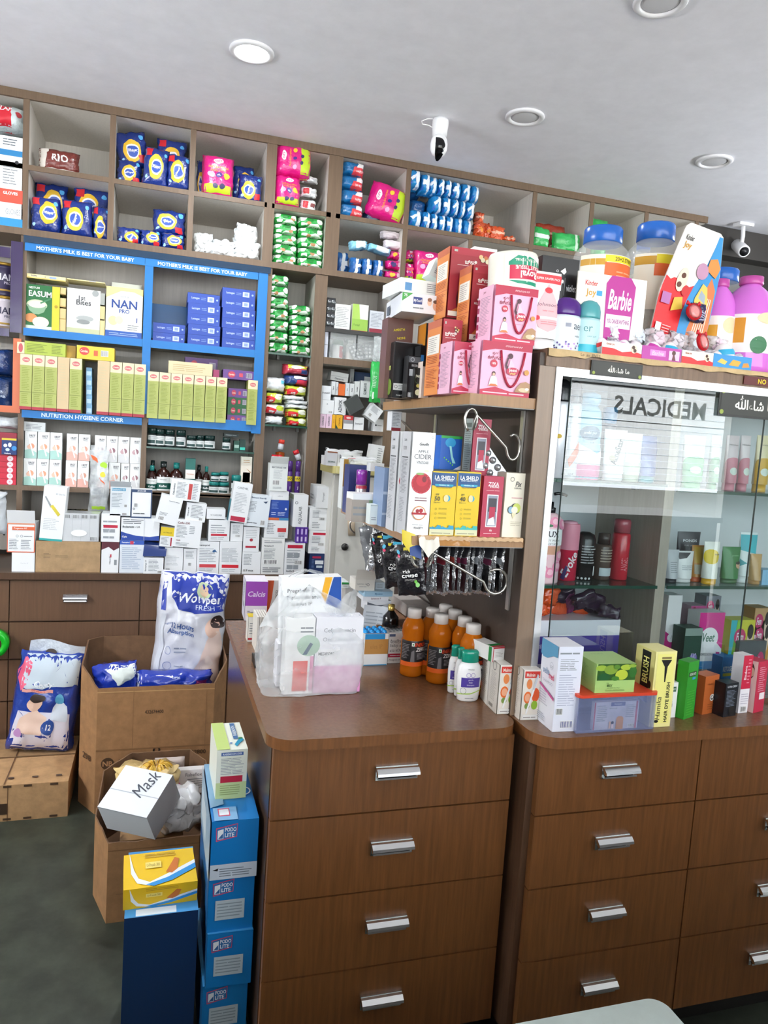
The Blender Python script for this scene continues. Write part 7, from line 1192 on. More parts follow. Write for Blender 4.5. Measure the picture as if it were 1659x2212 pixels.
Jc((1195,195,1365,440),'large magenta and white carton with script in a circle','f0eef0',lambda M:(M.p('f',[(0,1),(1,1),(1,.35),(.8,.45),(.5,.5),(.2,.45),(0,.5)],'dc2490'),M.e('f',.45,.55,.36,'f6f4f6'),M.t('f','Veet',.42,.56,.16,'4f7f6a',mw=.5,it=1,b=1),M.t('f','PROFESSIONAL',.4,.26,.05,'6a6f74',mw=.7),M.r('f',0,0,.9,.14,'1f86c4'),M.r('f',.78,.15,.92,.3,'c01f7c')),z=S0+.068,Y=1.70,group=g)
fm=lambda bg,c1:(lambda M:(M.r('f',.0,0,1,1,bg),M.e('f',.3,.65,.25,'c8286c',rv=.2),M.t('f','Fem',.3,.65,.2,'f6e9ef',mw=.3,it=1,b=1),M.e('f',.78,.5,.13,'e9c9b4',rv=.3),M.e('f',.78,.72,.13,'241a1a',rv=.18),M.r('f',0,0,.6,.15,c1)))
Jc((1245,85,1345,190),'grey carton with a face, on top at the back','8f929a',fm('7f8290','3f8fc8'),z=S0+.168,Y=1.80,group=g)
Jc((1410,245,1575,345),'rainbow carton with a woman\'s face','d8d23c',lambda M:(M.p('f',[(0,1),(.25,1),(.1,0),(0,0)],'2fb8c4'),M.p('f',[(.25,1),(.4,1),(.25,0),(.1,0)],'7fc43c'),M.e('f',.4,.6,.24,'c8286c',rv=.2),M.t('f','Fem',.4,.6,.2,'f6e9ef',mw=.3,it=1,b=1),M.e('f',.82,.5,.12,'e9c9b4',rv=.3),M.e('f',.82,.72,.12,'241a1a',rv=.18)),z=S0+.09,Y=1.69,group=g)
Jc((1410,345,1575,445),'pink carton with a face below the rainbow one','e6c3cc',fm('e6c3cc','d88a9c'),z=S0+.05,Y=1.70,group=g)
Jc((1570,165,1680,250),'golden carton with a face, upper right','b98a4a',fm('c49a6a','e0b04c'),z=S0+.13,Y=1.71,group=g)
Jc((1570,250,1680,350),'amber carton with a face, below the golden one','d08a1c',fm('d8922c','b06a1c'),z=S0+.085,Y=1.71,group=g)
Jc((1330,320,1400,440),'narrow carton with a woman\'s face beside the magenta one','e3d9dc',fm('d9d4d8','b9b4b8'),z=S0+.065,Y=1.72,group=g)
Jc((1465,385,1650,470),'dark grey carton lettered in pink','4f545a',lambda M:(M.e('f',.82,.5,.14,'c8286c',rv=.25),M.t('f','Fem',.82,.5,.25,'f6e9ef',mw=.2,it=1,b=1)),z=S0+.03,Y=1.675,group=g)
Jc((1100,300,1218,505),'dark green translucent carton with a violet badge','1c4a3a',lambda M:(M.r('f',0,.88,1,1,'8fa29a'),M.e('f',.6,.52,.22,'6a5ab0'),M.t('f','KAO',.6,.55,.1,'cfc8ee',mw=.3,b=1)),z=S0+.02,Y=1.668,group=g)
Jc((945,370,1095,480),'black round-cornered case with a silver disc','1f1f24',lambda M:(M.e('f',.55,.5,.28,'8f9298'),M.ring('f',.55,.5,.3,.1,'b9bcc0')),z=S0,Y=1.74,group=g)
Jc((1140,150,1240,300),'clear pink-edged carton behind the magenta one','c9a9b8',lambda M:(M.r('f',0,.85,1,1,'c0508c'),M.r('f',.15,.88,.3,.98,'8a1f3c')),z=S0+.09,Y=1.76,group=g)
Jc((945,160,975,350),'narrow magenta carton edge at the far left of the right bay','c8307f',None,z=S0+.09,Y=1.75,group=g)
carton('stock_carton','plain carton used as a step under the magenta cartons','carton',(Vector((1.46,1.72,S0)),.24,.064),.08,'a89a90',None)
# ================= on the right worktop in front of the showcase =================
ZW=ZC+.0004
def onz(F,xl,xr,yb,yt,z=ZW,yo=0):
    """front face standing on height z: left/right/bottom/top in a zoomed crop"""
    b=atZ(*F((xl+xr)/2,yb),z); Y=b.y+yo
    s=span(F,xl,yt,xr,yb,Y); return (Vector((b.x,Y,z)),s[1],s[0].z+s[2]-z)
def W_(kind,label,F,xl,xr,yb,yt,d,base,art=None,z=ZW,yo=0,**k):
    return carton(kind,label,'carton' if 'cat' not in k else k.pop('cat'),onz(F,xl,xr,yb,yt,z,yo),d,base,art,**k)
def seba(M):
    M.r('f',0,0,1,1,'e4e6f2'); M.ln('f',.1,.72,.85,.86,7); M.ln('f',.1,.3,.85,.68,14,'b4b8cc'); M.bc('f',.3,.04,.82,.13,c='3a4a8a'); M.bc('f',.08,.2,.35,.28); M.ln('f',.05,.9,.9,.95,1)
    M.p('l',[(0,1),(1,1),(1,.87),(.75,.86),(.4,.8),(.15,.79),(0,.82)],'5c9cc0'); M.t('l','seba',.4,.65,.075,'7c98b8',mw=.38,b=1); M.t('l','med',.74,.62,.075,'c84a6c',mw=.3,b=1); M.t('l','SHAMPOO',.55,.53,.035,'a9aeba',mw=.6); M.ring('l',.72,.74,.11,.1,'b9bcc8'); M.t('l','5.5',.72,.73,.03,'8a8d98',b=1); M.p('l',[(0,.46),(1,.36),(1,.39),(0,.49)],'c04a8c'); M.ln('l',.12,.24,.7,.42,6,'c0c4d0'); M.ln('l',.1,.05,.6,.14,4,'b0b4c0')
b=atZ(*KJ(308,980),ZW)
s=span(KJ,245,420,400,970,b.y); carton('shampoo_carton','white shampoo carton with blue corner and pink stripe at the counter corner','carton',(Vector((s[0].x,b.y-.004,ZW)),s[1]*1.0,s[0].z+s[2]-ZW),.085,'e9eaf2',seba,rz=-3)
# plastic box with red lid, green box on it
tb=onz(KJ,385,895,980,600); P,w,h=tb; PB=mat('8f98c0',.15,kind='film',lo=.25,hi=.55,sc=6); d=.12; h=.088
root=MB(); t=.003
for q in ((-w/2,0,0,w/2,t,h),(-w/2,d-t,0,w/2,d,h),(-w/2,t,0,-w/2+t,d-t,h),(w/2-t,t,0,w/2,d-t,h),(-w/2+t,t,0,w/2-t,d-t,t)): root.box(*q,PB)
P=P+Vector((0,-.004,0)); bo=root.build('storage_box',None,P); tag(bo,'translucent grey-violet plastic box with an orange-red lid, holding plasters','box')
L=MB(); L.prism(rrect(-w/2-.004,-.004,w/2+.004,d+.004,.012,('fl','fr','br','bl')),h+.0005,h+.008,mat('d8452c',.35)); L.build('lid',bo)
M=MB(); pw,ph=w*.58,.07; M.box(-pw/2,0,0,pw/2,.012,ph,'f0eef0'); faces_box(M,pw,ph,.012); M.r('f',0,0,.03,1,'d02c3c'); M.r('f',.93,0,.97,1,'d02c3c'); M.r('f',.36,.84,.68,.98,'1c3a8a'); M.t('f','Hansaplast',.52,.91,.07,'f2f4fa',mw=.28,b=1); M.t('f','REGULAR',.42,.76,.05,'6a6d74',mw=.2); M.ln('f',.06,.3,.3,.9,9); M.ln('f',.7,.4,.92,.9,7); M.p('f',[(.5,.0),(.66,0),(.66,.4),(.62,.47),(.54,.47),(.5,.4)],'c28a4a'); M.e('f',.42,.25,.03,'2b2b2e'); M.r('f',.4,.05,.44,.2,'e3c9c4'); M.r('f',.34,.05,.38,.3,'c9a58a'); M.bc('f',.76,.08,.9,.18); tag(M.build('plaster_carton',None,(P.x+.0,P.y+.0045,ZC+.0045)),'white plaster carton with red edges inside the plastic box','carton')
gb=span(KJ,530,350,790,645,P.y+.005); h2=.0985
def bsy(M):
    M.r('f',.03,.43,1,1,'2f5a1c'); [M.e('f',u,v,r_,c_,rv=q_) for u,v,r_,c_,q_ in ((.12,.86,.14,'9ab83c',.1),(.36,.8,.17,'7f9f34',.16),(.64,.62,.16,'b8c83c',.18),(.75,.88,.15,'a9c23c',.1),(.92,.72,.1,'2f6a24',.2),(.2,.56,.16,'1f5a2c',.12),(.9,.93,.1,'8fae3c',.06),(.48,.5,.1,'3f7a24',.08),(.5,.9,.08,'5a8a2c',.08))]
    M.t('f','THE',.3,.34,.04,'3a5a24',mw=.1); M.t('f','BSY',.36,.26,.09,'3a5a24',mw=.2,b=1); M.t('f','Noni Black Hair Magic',.45,.17,.05,'4f6f34',mw=.5,it=1); M.ln('f',.25,.06,.75,.13,2,'5f7f3c'); M.ln('l',.1,.25,.7,.85,12,'8fb46a'); M.t('t','NONI',.4,.7,.1,'8fb46a',mw=.3)
zg=ZW+h+.0085
carton('hair_colour_box','light green box picturing noni fruit, sitting on the plastic box','box',(Vector((gb[0].x,P.y+.006,zg)),gb[1]*.98,.072),.105,'a9cc78',bsy,rz=-2,topc=None)
# dye brush carton
W_('dye_brush_carton','tall pale yellow carton lettered for a hair dye brush',KJ,865,1005,955,455,.075,'eee69a',lambda M:(M.r('f',.1,.05,.9,.97,'efe888'),M.p('f',[(.3,.93),(.75,.93),(.75,.9),(.3,.9)],'8a7a4a'),M.p('f',[(.28,.89),(.78,.89),(.6,.8),(.55,.6),(.5,.6),(.46,.8)],'15130f'),M.t('f','HAIR DYE BRUSH',.72,.33,.16,'1d1b16',rot=90,mw=.55,b=1),M.t('f','Hamika',.34,.25,.22,'2a2822',rot=90,mw=.36,it=1),M.e('f',.3,.08,.1,'1d1b16',rv=.02),M.r('l',0,0,1,1,'d8cf84'),M.r('l',.35,.3,.8,.97,'15130f'),M.t('l','BRUSH',.58,.72,.3,'efe888',rot=90,mw=.34,b=1),M.e('l',.85,.55,.08,'15130f',rv=.05)))
W_('pill_carton','small white carton with a grey-green title, by the dye brush carton',KJ,985,1060,905,660,.035,'eff0ee',lambda M:(M.r('f',.15,.74,.85,.88,'3f5f50'),M.t('f','PROBIO',.5,.81,.06,'cfdad2',mw=.6,b=1),M.e('f',.5,.45,.12,'c9ccc9'),M.bc('f',.35,.3,.65,.42)),yo=.012)
W_('pain_spray_carton','tall bright green carton at the front of the right worktop',KJ,1075,1185,895,520,.03,'2f9a2c',lambda M:(M.r('f',.1,.74,.8,.82,'14401c'),M.t('f','ORTHO AID',.45,.78,.05,'d8ecd0',mw=.6,b=1),M.r('f',.45,.68,.75,.72,'3f9ad0'),M.ln('f',.15,.05,.85,.5,10,'4fb03c'),M.r('r',0,0,1,1,'23286a')),rz=22)
W_('pain_spray_carton','small orange carton half hidden behind the tall green one',KJ,1030,1070,640,560,.03,'d8602c',None,z=ZW,yo=.02)
W_('soap_carton','brown-orange carton with a skull-like white badge',KJ,1205,1325,865,615,.04,'b8602c',lambda M:(M.e('f',.6,.42,.16,'f0eee6'),M.e('f',.6,.42,.11,'3a342c'),M.e('f',.6,.43,.07,'f0eee6'),M.t('f','Godrej',.4,.78,.07,'7a3a18',mw=.4),M.ln('f',.3,.1,.8,.28,3,'8a4a20')),rz=14)
W_('beard_oil_carton','small black carton with grey lettering near the right end',KJ,1350,1450,885,665,.035,mat('12161f',.3),lambda M:(M.t('f','ULTRA CREW',.5,.9,.06,'d9dde2',mw=.75,b=1),M.ln('f',.1,.3,.85,.8,12,'7f8a9a'),M.r('f',.35,.05,.9,.3,'0a0a0e')),rz=10)
W_('shampoo_carton','bright blue carton with yellow underline, behind the black one',KJ,1325,1430,770,490,.05,'1b86d0',lambda M:(M.t('f','KETOGEM-Z',.52,.72,.12,'eef6fb',mw=.9,b=1),M.r('f',.08,.55,.92,.62,'c9c43c'),M.r('l',0,0,1,1,'1a62a0')),yo=.0,rz=6,z=ZW)
W_('dark_carton','dark brown carton beside the bright blue one',KJ,1220,1300,700,480,.04,'33251f',lambda M:M.e('f',.6,.4,.2,'8a5a3c'),yo=.02)
W_('hair_serum_carton','white and red carton right of the black one, with barcode',KJ,1462,1530,865,480,.035,'eceaee',lambda M:(M.r('f',0,.42,1,1,'c81f42'),M.t('f','Biodora',.35,.7,.26,'f2dde2',rot=90,mw=.36,b=1),M.ln('f',.55,.5,.9,.95,8,'e98aa0'),M.bc('f',.2,.02,.8,.12),M.ln('f',.1,.15,.9,.35,5,'c4c0cc')),rz=6,yo=.004)
W_('hair_colour_carton','crimson carton picturing a woman with brown hair, at the right end',KJ,1545,1640,855,520,.04,'c3284a',lambda M:(M.ln('f',.2,.4,.85,.9,12,'e6a0b0'),M.r('f',.4,.25,.9,.38,'f0e6e9'),M.r('l',0,0,1,1,'ecc6c0'),M.e('l',.5,.8,.3,'4a2a22',rv=.16),M.e('l',.62,.78,.18,'e6b8a0',rv=.09),M.e('l',.4,.4,.3,'d8a9b4',rv=.3)),rz=16)
# ================= middle worktop =================
KK=Fr(480,1220,4.1475); KL=Fr(820,1240,4.366); KM=Fr(700,1220,6.9125)
# juice-like energy drink bottles
ORL=mat('e57a17',.08,kind='liquid',tr=.45); LABK=mat('1a1719',.35)
def drink(i,label,cx,cy):
    b=atZ(*KL(cx,cy),ZW+.197); r_=.0335; h_=.197
    Pp=Vector((b.x,b.y,ZW))
    o=bottle('energy_drink_bottle',label,'bottle',Pp,[(r_*.8,0),(r_,.006),(r_*.99,.022),(r_*.96,.026),(r_,.032),(r_,.105),(r_*.9,.112),(r_*1.0,.13),(r_*.96,.148),(r_*.72,.166),(r_*.5,.174),(r_*.48,.178)],ORL,[(r_*.50,.168),(r_*.60,.169),(r_*.60,.194),(r_*.54,.197),(.001,.197)],mat('d3cbc4',.4),
     lambda M:(M.r('f',0,.24,1,1,'1a1719'),M.r('f',0,.08,1,.24,'e0601c'),M.r('f',.36,.82,.44,.94,'e9e6e0'),M.r('f',.38,.85,.42,.91,'2f8a3c'),M.t('f','ENERZAL',.66,.87,.13,'e0481c',mw=.42,it=1,b=1),M.t('f','ZERO',.66,.7,.14,'eceae6',mw=.36,it=1,b=1),M.p('f',[(.34,.25),(.46,.25),(.44,.68),(.36,.62)],'6f6a6c'),M.ln('f',.06,.35,.3,.9,10,'8f8a8c'),M.ln('f',.52,.34,.85,.58,5,'a9a4a6')),lab=(.028,.108),group='orange energy drink bottles',wrap=165)
    M=MB(); 
    return o
for i,(lb_,cx,cy) in enumerate((('front left one, standing alone',335,322),('front middle one, its label facing the viewer',587,374),('behind the front middle one, left',505,318),('rearmost of the group',627,286),('second row, right of the front middle one',716,334),('third in the right-hand file',808,400),('rightmost one, behind the white shampoo bottles',890,466))):
    drink(i,'orange energy drink bottle with pale cap, '+lb_,cx,cy)
# baby shampoo bottles
def baby(label,xl,xr,yb,yt):
    b=atZ(*KL((xl+xr)/2,yb),ZW); s=span(KL,xl,yt,xr,yb,b.y+.012); h_=s[0].z+s[2]-ZW; r_=s[1]/2
    return bottle('baby_shampoo_bottle',label,'bottle',Vector((b.x,b.y+.014,ZW)),[(r_*.72,0),(r_*.86,.004),(r_*.97,h_*.3),(r_,h_*.5),(r_*.9,h_*.68),(r_*.66,h_*.76)],mat('f0efee',.25),[(r_*.66,h_*.762),(r_*.7,h_*.78),(r_*.68,h_*.9),(r_*.74,h_*.97),(r_*.5,h_),(.001,h_)],mat('0f8a72',.2),lambda M:(M.t('f','Himalaya',.5,.86,.045,'4a4d50',mw=.45),M.ring('f',.42,.71,.07,.2,'9a8ac0'),M.ring('f',.56,.71,.07,.2,'9a8ac0'),M.r('f',.2,.38,.82,.64,'4b3a94'),M.t('f','gentle',.5,.58,.05,'e9e6f4',mw=.4),M.t('f','baby',.5,.51,.05,'e9e6f4',mw=.3),M.t('f','shampoo',.5,.44,.05,'e9e6f4',mw=.5),M.p('f',[(.0,.2),(.5,.22),(1,.34),(1,.32),(.5,.19),(0,.17)],'a9cc4a'),M.ring('f',.28,.28,.1,.12,'7a7d80'),M.ln('f',.35,.06,.65,.1,1)),lab=(h_*.02,h_*.74),sy=.55,group='white baby shampoo bottles',rz=-6)
baby('white baby shampoo bottle with teal cap, frontmost of three',735,955,1205,715); baby('white baby shampoo bottle, middle of three',712,840,1165,690); baby('white baby shampoo bottle, rear left of three',650,780,1130,668)
# orange-fruit thermometer-like cartons
def malo(M):
    M.r('f',.06,.12,.94,.95,'f2e9dc'); M.r('f',.06,.84,.94,.97,'d8392c'); M.t('f','Mulmin',.4,.9,.07,'f6e9dc',mw=.5,b=1); M.e('f',.3,.45,.22,'e8702c',rv=.12); M.e('f',.3,.45,.16,'f4b08a',rv=.08); M.e('f',.75,.5,.22,'e85a24',rv=.14); M.e('f',.35,.72,.16,'e88a4c',rv=.1); M.e('f',.72,.3,.18,'8fb82c',rv=.09); M.e('f',.3,.28,.15,'7f9a4c',rv=.06); M.p('f',[(.22,.14),(.3,.12),(.88,.88),(.78,.9)],'f6f6f6'); M.p('f',[(.55,.62),(.65,.6),(.86,.9),(.76,.92)],'c9d0d6'); M.r('f',.08,.02,.92,.1,'f4f2ee'); M.ln('f',.12,.03,.88,.09,1,'a9a4a0')
    M.r('l',0,0,1,1,'cfc8bd'); M.ln('l',.2,.2,.8,.8,18,'a9a298'); M.ring('l',.5,.92,.2,.2,'6a665e'); M.r('l',.15,.06,.6,.13,'8a857c')
W_('straw_syrup_carton','white carton with oranges and a straw, rightmost of the row',KL,1330,1485,1375,905,.062,'efeae0',malo,rz=-4,group='fruit-printed cartons')
W_('straw_syrup_carton','white carton with oranges and a straw, left of the frontmost one',KL,1110,1275,1318,860,.062,'efeae0',malo,rz=-4,group='fruit-printed cartons')
W_('straw_syrup_carton','pale carton of the same row seen only from its grey side',KL,1010,1080,1235,780,.06,'dcd6cc',lambda M:(M.ln('l',.2,.2,.8,.8,16,'a9a298'),M.ring('l',.5,.92,.2,.2,'6a665e')),rz=-8,group='fruit-printed cartons')
b=atZ(*KL(1115,1010),ZW); zt=ZW+.1235
W_('pill_carton','small white carton with green and red bands lying on the fruit cartons',KL,1055,1180,825,690,.09,'e6e3df',lambda M:(M.r('f',0,.9,1,1,'b8323c'),M.r('f',0,0,.06,1,'b8323c'),M.ln('f',.2,.3,.9,.7,4,'b9b4b0'),M.r('t',0,0,1,.12,'b8323c'),M.r('t',0,.12,1,.3,'1f7a3c'),M.r('l',.82,0,.95,1,'1f7a3c')),z=zt,yo=.0,rz=12)
W_('thermometer_carton','tall flat white carton in clear wrap leaning against the panel',KL,1180,1258,800,460,.10,'e4e1dc',lambda M:(M.t('f','Travel D',.6,.3,.14,'4a4642',rot=90,mw=.4,b=1),M.r('f',.35,.1,.42,.6,'8a8a88'),M.r('l',.05,.1,.9,.9,mat('b9b5ae',.15,kind='foil')),M.bc('l',.2,.1,.3,.6)),z=ZW+.10,yo=.0,rz=2)
carton('stock_carton','pale carton supporting the leaning wrapped one beside the panel','carton',(Vector((.835,1.83,ZW)),.05,.0995),.08,'c9c2b8',None)
# white open box behind the bottles
W_('gift_box','grey-white box with lid open behind the orange bottles',KL,250,535,400,290,.16,'c9c2bc',None,cat='box',z=ZW+.105)
bx=bpy.data.objects['gift_box']; M=MB(); M.grid(lambda u,v:(-.09+.01*v+u*.12,-.0+.16*v*.6,.01+.062*(1-u)+.02*v),6,6,mat('b9b2ac',.6)); M.build('open_lid',bx,(0,0,.035))
carton('cardboard_tray','brown cardboard tray of mixed medicines behind the drink bottles','box',(lambda q:(Vector((q[0].x+.02,q[0].y,ZW)),.24,.10))(onz(KL,60,420,770,480)),.24,mat('94694a',.8,kind='card'),None)
# little pile at the left-back: cartons under the carrier bag
zt=ZW+.1005; Yp=2.17
def Mq(kind,q,label,art=None,Y=Yp,d=.07,base='dfe2e6',z=None,**k):
    s=span(KM,*q,Y); P,w,h=s
    if z is not None: h=h+P.z-z; P=Vector((P.x,Y,z))
    carton(kind,label,'carton',(P,w*.98,h),d,base,art,group='small cartons stacked behind the carrier bag',**k); return P.z+h
za=Mq('pill_carton',(740,700,940,840),'dark and white carton at the bottom, right of the curling receipt',lambda M:(M.r('f',0,.85,1,1,'27303c'),M.r('f',0,0,.45,.8,'3f3f44')),z=zt,base='c9cdd2')
za=Mq('pill_carton',(640,540,1005,700),'white carton with a wavy dark band, second from the bottom',lambda M:(M.p('f',[(0,.3),(.5,.2),(1,.35),(1,.15),(.5,0),(0,.05)],'3a3f48'),M.ring('f',.93,.65,.04,.3,'5a9a6a'),M.p('f',[(0,.9),(.4,.6),(.8,.65),(.6,.5),(0,.55)],'5a606a')),z=za+.0005)
za=Mq('pill_carton',(580,478,968,530),'thin white carton with a small red word',lambda M:M.t('f','Spiramont F',.5,.5,.5,'7a4a5a',mw=.5,b=1),z=za+.0005,base='e6e8ec')
zb=Mq('pill_carton',(600,400,1030,475),'pale blue flat carton lettered in blue',lambda M:M.t('f','Myozeno',.5,.5,.4,'2f6f9c',mw=.45,b=1),z=za+.0005,base='9cc0d6',topc='b6d2e2')
Mq('pill_carton',(465,225,760,392),'cream-white open carton with a small stamp, topmost',lambda M:(M.t('f','RAZOSTAR - DSR',.35,.6,.12,'6a6a6a',mw=.5),M.ring('f',.65,.55,.07,.3,'5a5a5e'),M.ln('f',.2,.3,.6,.42,1)),z=zb+.0005,base='d9d5cb',Y=Yp+.01,flap=75)
Mq('pill_carton',(765,265,905,380),'pale blue carton angled beside the topmost one',lambda M:M.ln('f',.2,.2,.8,.8,2),z=zb+.0005,base='c3d0d8',Y=Yp+.03)
Mq('pill_carton',(262,262,368,420),'white carton with green top near the blue carton corner',lambda M:(M.r('f',0,.7,1,1,'1f9a3c'),M.r('f',0,.62,1,.68,'1c3a34'),M.t('f','CLAVAX',.5,.35,.14,'2b2e33',mw=.7,b=1)),Y=2.28,base='e6ece9',z=ZW+.19)
carton('stock_carton','plain grey carton beneath the green-topped one behind the carrier bag','carton',(Vector((.66,2.28,ZW)),.12,.189),.08,'b9b7b2',None)
s=span(KM,940,640,1120,840,2.12); bottle('syrup_bottle','dark syrup bottle with gold cap in the cardboard tray','bottle',Vector((s[0].x,2.14,ZW+.1006)),[(.024,0),(.026,.003),(.024,.03),(.012,.045),(.009,.05)],mat('15100e',.15),[(.010,.0505),(.0105,.052),(.0105,.068),(.001,.069)],mat('c8ab5a',.25,.7),None)
M=MB(); M.grid(lambda u,v:(.085*u,.002+.01*math.sin(u*3),-.0+.165*v+.0*u),10,8,mat('dfe3e6',.5)); M.face('f',lambda u,v,n:(.085*u,.001+.01*math.sin(u*3)-n,.165*v),.085,.165); M.ln('f',.1,.1,.9,.9,12,'b4babf'); s=atY(*KM(500,880),2.16); 
tag(M.build('receipt',None,(s.x,2.15,ZW),(R(-4),R(6),R(-8))),'curled printed paper receipt standing behind the carrier bag','paper')
# blister boxes right of bag
W_('capsule_carton','open carton with blue capsule pack on top and brown tape band',KK,1265,1475,900,620,.075,'eef0f0',lambda M:(M.r('f',0,.36,1,.83,'c08a45'),M.t('f','ules IP',.5,.6,.14,'a8763a',mw=.5),M.r('f',0,.83,.85,1,'1f8fd0'),M.r('f',0,0,.98,.03,'3f9ac8'),M.r('t',.02,.05,.9,.95,'0f6fb8')),cat='carton')
cb_=bpy.data.objects['capsule_carton']; M=MB(); hh=[v.co.z for v in cb_.data.vertices]; hz=max(hh)
for a in range(4):
    for c_ in range(3): M.grid(lambda u,v,a=a,c_=c_:(-.033+.02*a+.008*math.sin(v*1.57)*math.cos(u*6.283),.014+.022*c_+.008*math.sin(v*1.57)*math.sin(u*6.283),.0+.008*math.cos(v*1.57)),12,5,mat('2a9ae0',.1))
M.build('capsule_bubble',cb_,(0,0,hz))
W_('tablet_carton','open white carton with Hindi lettering and a crimson band',KK,1480,1640,880,610,.075,'efece6',lambda M:(M.r('f',.02,.88,.35,.96,'5a6a8a'),M.t('f','\u092a\u0948\u0930\u093e\u0938\u093f\u091f\u093e\u092e\u094b\u0932',.5,.72,.13,'3f3d3a',mw=.85),M.t('f','\u091f\u0947\u092c\u0932\u0947\u091f\u094d\u0938 \u0906\u0908',.45,.57,.13,'3f3d3a',mw=.75),M.t('f','650 \u092e\u093f.\u0917\u094d\u0930\u093e',.45,.41,.13,'3f3d3a',mw=.75),M.r('f',.0,.2,1,.32,'c02845'),M.ln('f',.1,.23,.7,.29,1,'f0d8dc'),M.t('f','Analgesic & An',.45,.11,.08,'4a4844',mw=.8,it=1),[M.e('t',.12+.19*i,.15+.22*j,.07,'5c6672',rv=.06) for i in range(5) for j in range(4)]))
# left-hand stack beside the bag
W_('medicine_carton','white and purple carton at the back left of the middle worktop',KK,200,395,500,150,.12,'ece6ee',lambda M:(M.r('f',0,.38,1,1,'9c46b4'),M.t('f','Calcis',.5,.68,.14,'e6d2ee',mw=.8,b=1,it=1),M.t('f','Thyro',.3,.2,.1,'4a4a50',mw=.4),M.r('l',0,0,1,1,'d8d2dc'),M.bc('l',.2,.25,.7,.42),M.ln('l',.2,.5,.8,.9,6)),rz=-2)
W_('medicine_carton','white and orange carton lettered sideways next to the purple one',KK,400,560,470,140,.08,'f0ece8',lambda M:(M.p('f',[(0,0),(.15,.1),(.3,.5),(.38,1),(0,1)],'d0521c'),M.t('f','CLOCIP-L',.55,.55,.12,'33363a',rot=-90,mw=.6,b=1)),yo=.03)
W_('medicine_carton','cream carton with a rounded red top in front of the purple one',KK,268,380,470,255,.05,'e6dccb',lambda M:(M.r('f',0,.86,1,1,'a83240'),M.t('f','T-Bact',.6,.6,.09,'7a6a58',mw=.5),M.ln('f',.15,.1,.85,.45,5,'c9bca6')))
W_('medicine_carton','open tan carton leaning behind the carrier bag',KK,345,440,440,290,.06,'a09478',None,yo=.01)
W_('medicine_carton','small white carton with yellow top and red foot line',KK,228,302,690,470,.05,'efece6',lambda M:(M.r('t',0,0,1,1,'e0c41c'),M.r('f',0,.08,1,.16,'c02838'),M.ln('f',.15,.3,.85,.8,5),M.r('l',.0,.0,1,1,'ece8e0')),topc=None)
for i in range(5):
    W_('blister_sleeve','thin upright white sleeve packed beside the carrier bag, %s of five'%NTH[i],KK,300+i*22,318+i*22,790-i*6,470,.10,'ebe6dc',None,group='thin white sleeves')
W_('calculator','black gadget lying on edge beside the white sleeves',KK,290,345,925,850,.07,mat('16130f',.4),lambda M:M.r('f',.25,.1,.95,.8,'d8cdb8'),cat='gadget')
# ---------------- carrier bag ----------------
bag=atZ(*KK(640,1195),ZW); BAGM=mat('eef1f2',.22,kind='film',lo=.12,hi=.62,sc=7); 
by=bag.y+.0; X0=atY(*KK(345,1000),by+.02).x; X1=atY(*KK(1262,1000),by+.02).x; bw=X1-X0; bh=.175; bd=.15
M=MB()
def bagf(u,v):   # u around, v up
    t=2*math.pi*u; c_,s_=math.cos(t),math.sin(t); k=9; e=(abs(c_)**k+abs(s_)**k)**(-1/k)
    sh=1-.22*max(0,v-.8)/.2 if v>.8 else 1-.05*(1-min(1,v*4))
    n_=noise.noise(Vector((c_*2.2,s_*2.2,v*3)))*.007+noise.noise(Vector((c_*7,s_*7,v*9)))*.004
    zt=bh*(1+.12*s_*0)
    return ((bw/2)*c_*e*sh+n_*c_, (bd/2)*s_*e*sh+n_*s_, .001+zt*v+ (.02*noise.noise(Vector((c_*3,s_*3,1)))*max(0,v-.7)))
M.grid(lambda u,v:bagf(u,v),72,30,BAGM)
ctr=Vector(((X0+X1)/2,by+bd/2+.008,ZW))
o=M.build('carrier_bag',None,ctr); tag(o,'white translucent plastic carrier bag stuffed with medicine cartons','bag')
M=MB(); M.grid(lambda u,v:(lambda p:(p[0]*.995,p[1]*.995,.001))(tuple(Vector(bagf(u,0))*(v))),72,3,BAGM); M.build('bag_base',o)
def strap(pts,wd):
    M=MB(); V=[];F=[]
    P=[Vector(p) for p in pts]; 
    for i,p in enumerate(P):
        w2=wd[i]/2; 
        for j in range(5): V.append((p.x+w2*(j/2-1)*1.0,p.y+.006*math.sin(j*2.2+i),p.z+.004*math.sin(j*1.7+i*1.3)))
    for i in range(len(P)-1):
        for j in range(4): F.append((5*i+j,5*i+j+1,5*i+j+6,5*i+j+5))
    M.add(V,F,BAGM,True); return M
def bl_(x,y,Yo): q=atY(*KK(x,y),ctr.y+Yo)-ctr; return (q.x,q.y,q.z)
strap([bl_(470,560,-.05),bl_(520,420,-.03),bl_(560,280,.0),bl_(570,140,.01),bl_(650,80,.02),bl_(760,48,.02),bl_(860,75,.03),bl_(930,120,.04),bl_(1000,240,.05)],[.08,.06,.035,.025,.02,.018,.018,.02,.03]).build('bag_handle',o)
strap([bl_(640,470,-.06),bl_(700,380,-.07),bl_(740,260,-.075),bl_(780,190,-.075),bl_(850,230,-.07),bl_(960,320,-.06),bl_(1060,420,-.05),bl_(1150,500,-.04)],[.10,.06,.035,.02,.025,.05,.08,.09]).build('bag_handle',o)
strap([bl_(1060,500,-.03),bl_(1120,380,-.01),bl_(1150,280,.0),bl_(1180,230,.0)],[.07,.05,.03,.02]).build('bag_top_flap',o)
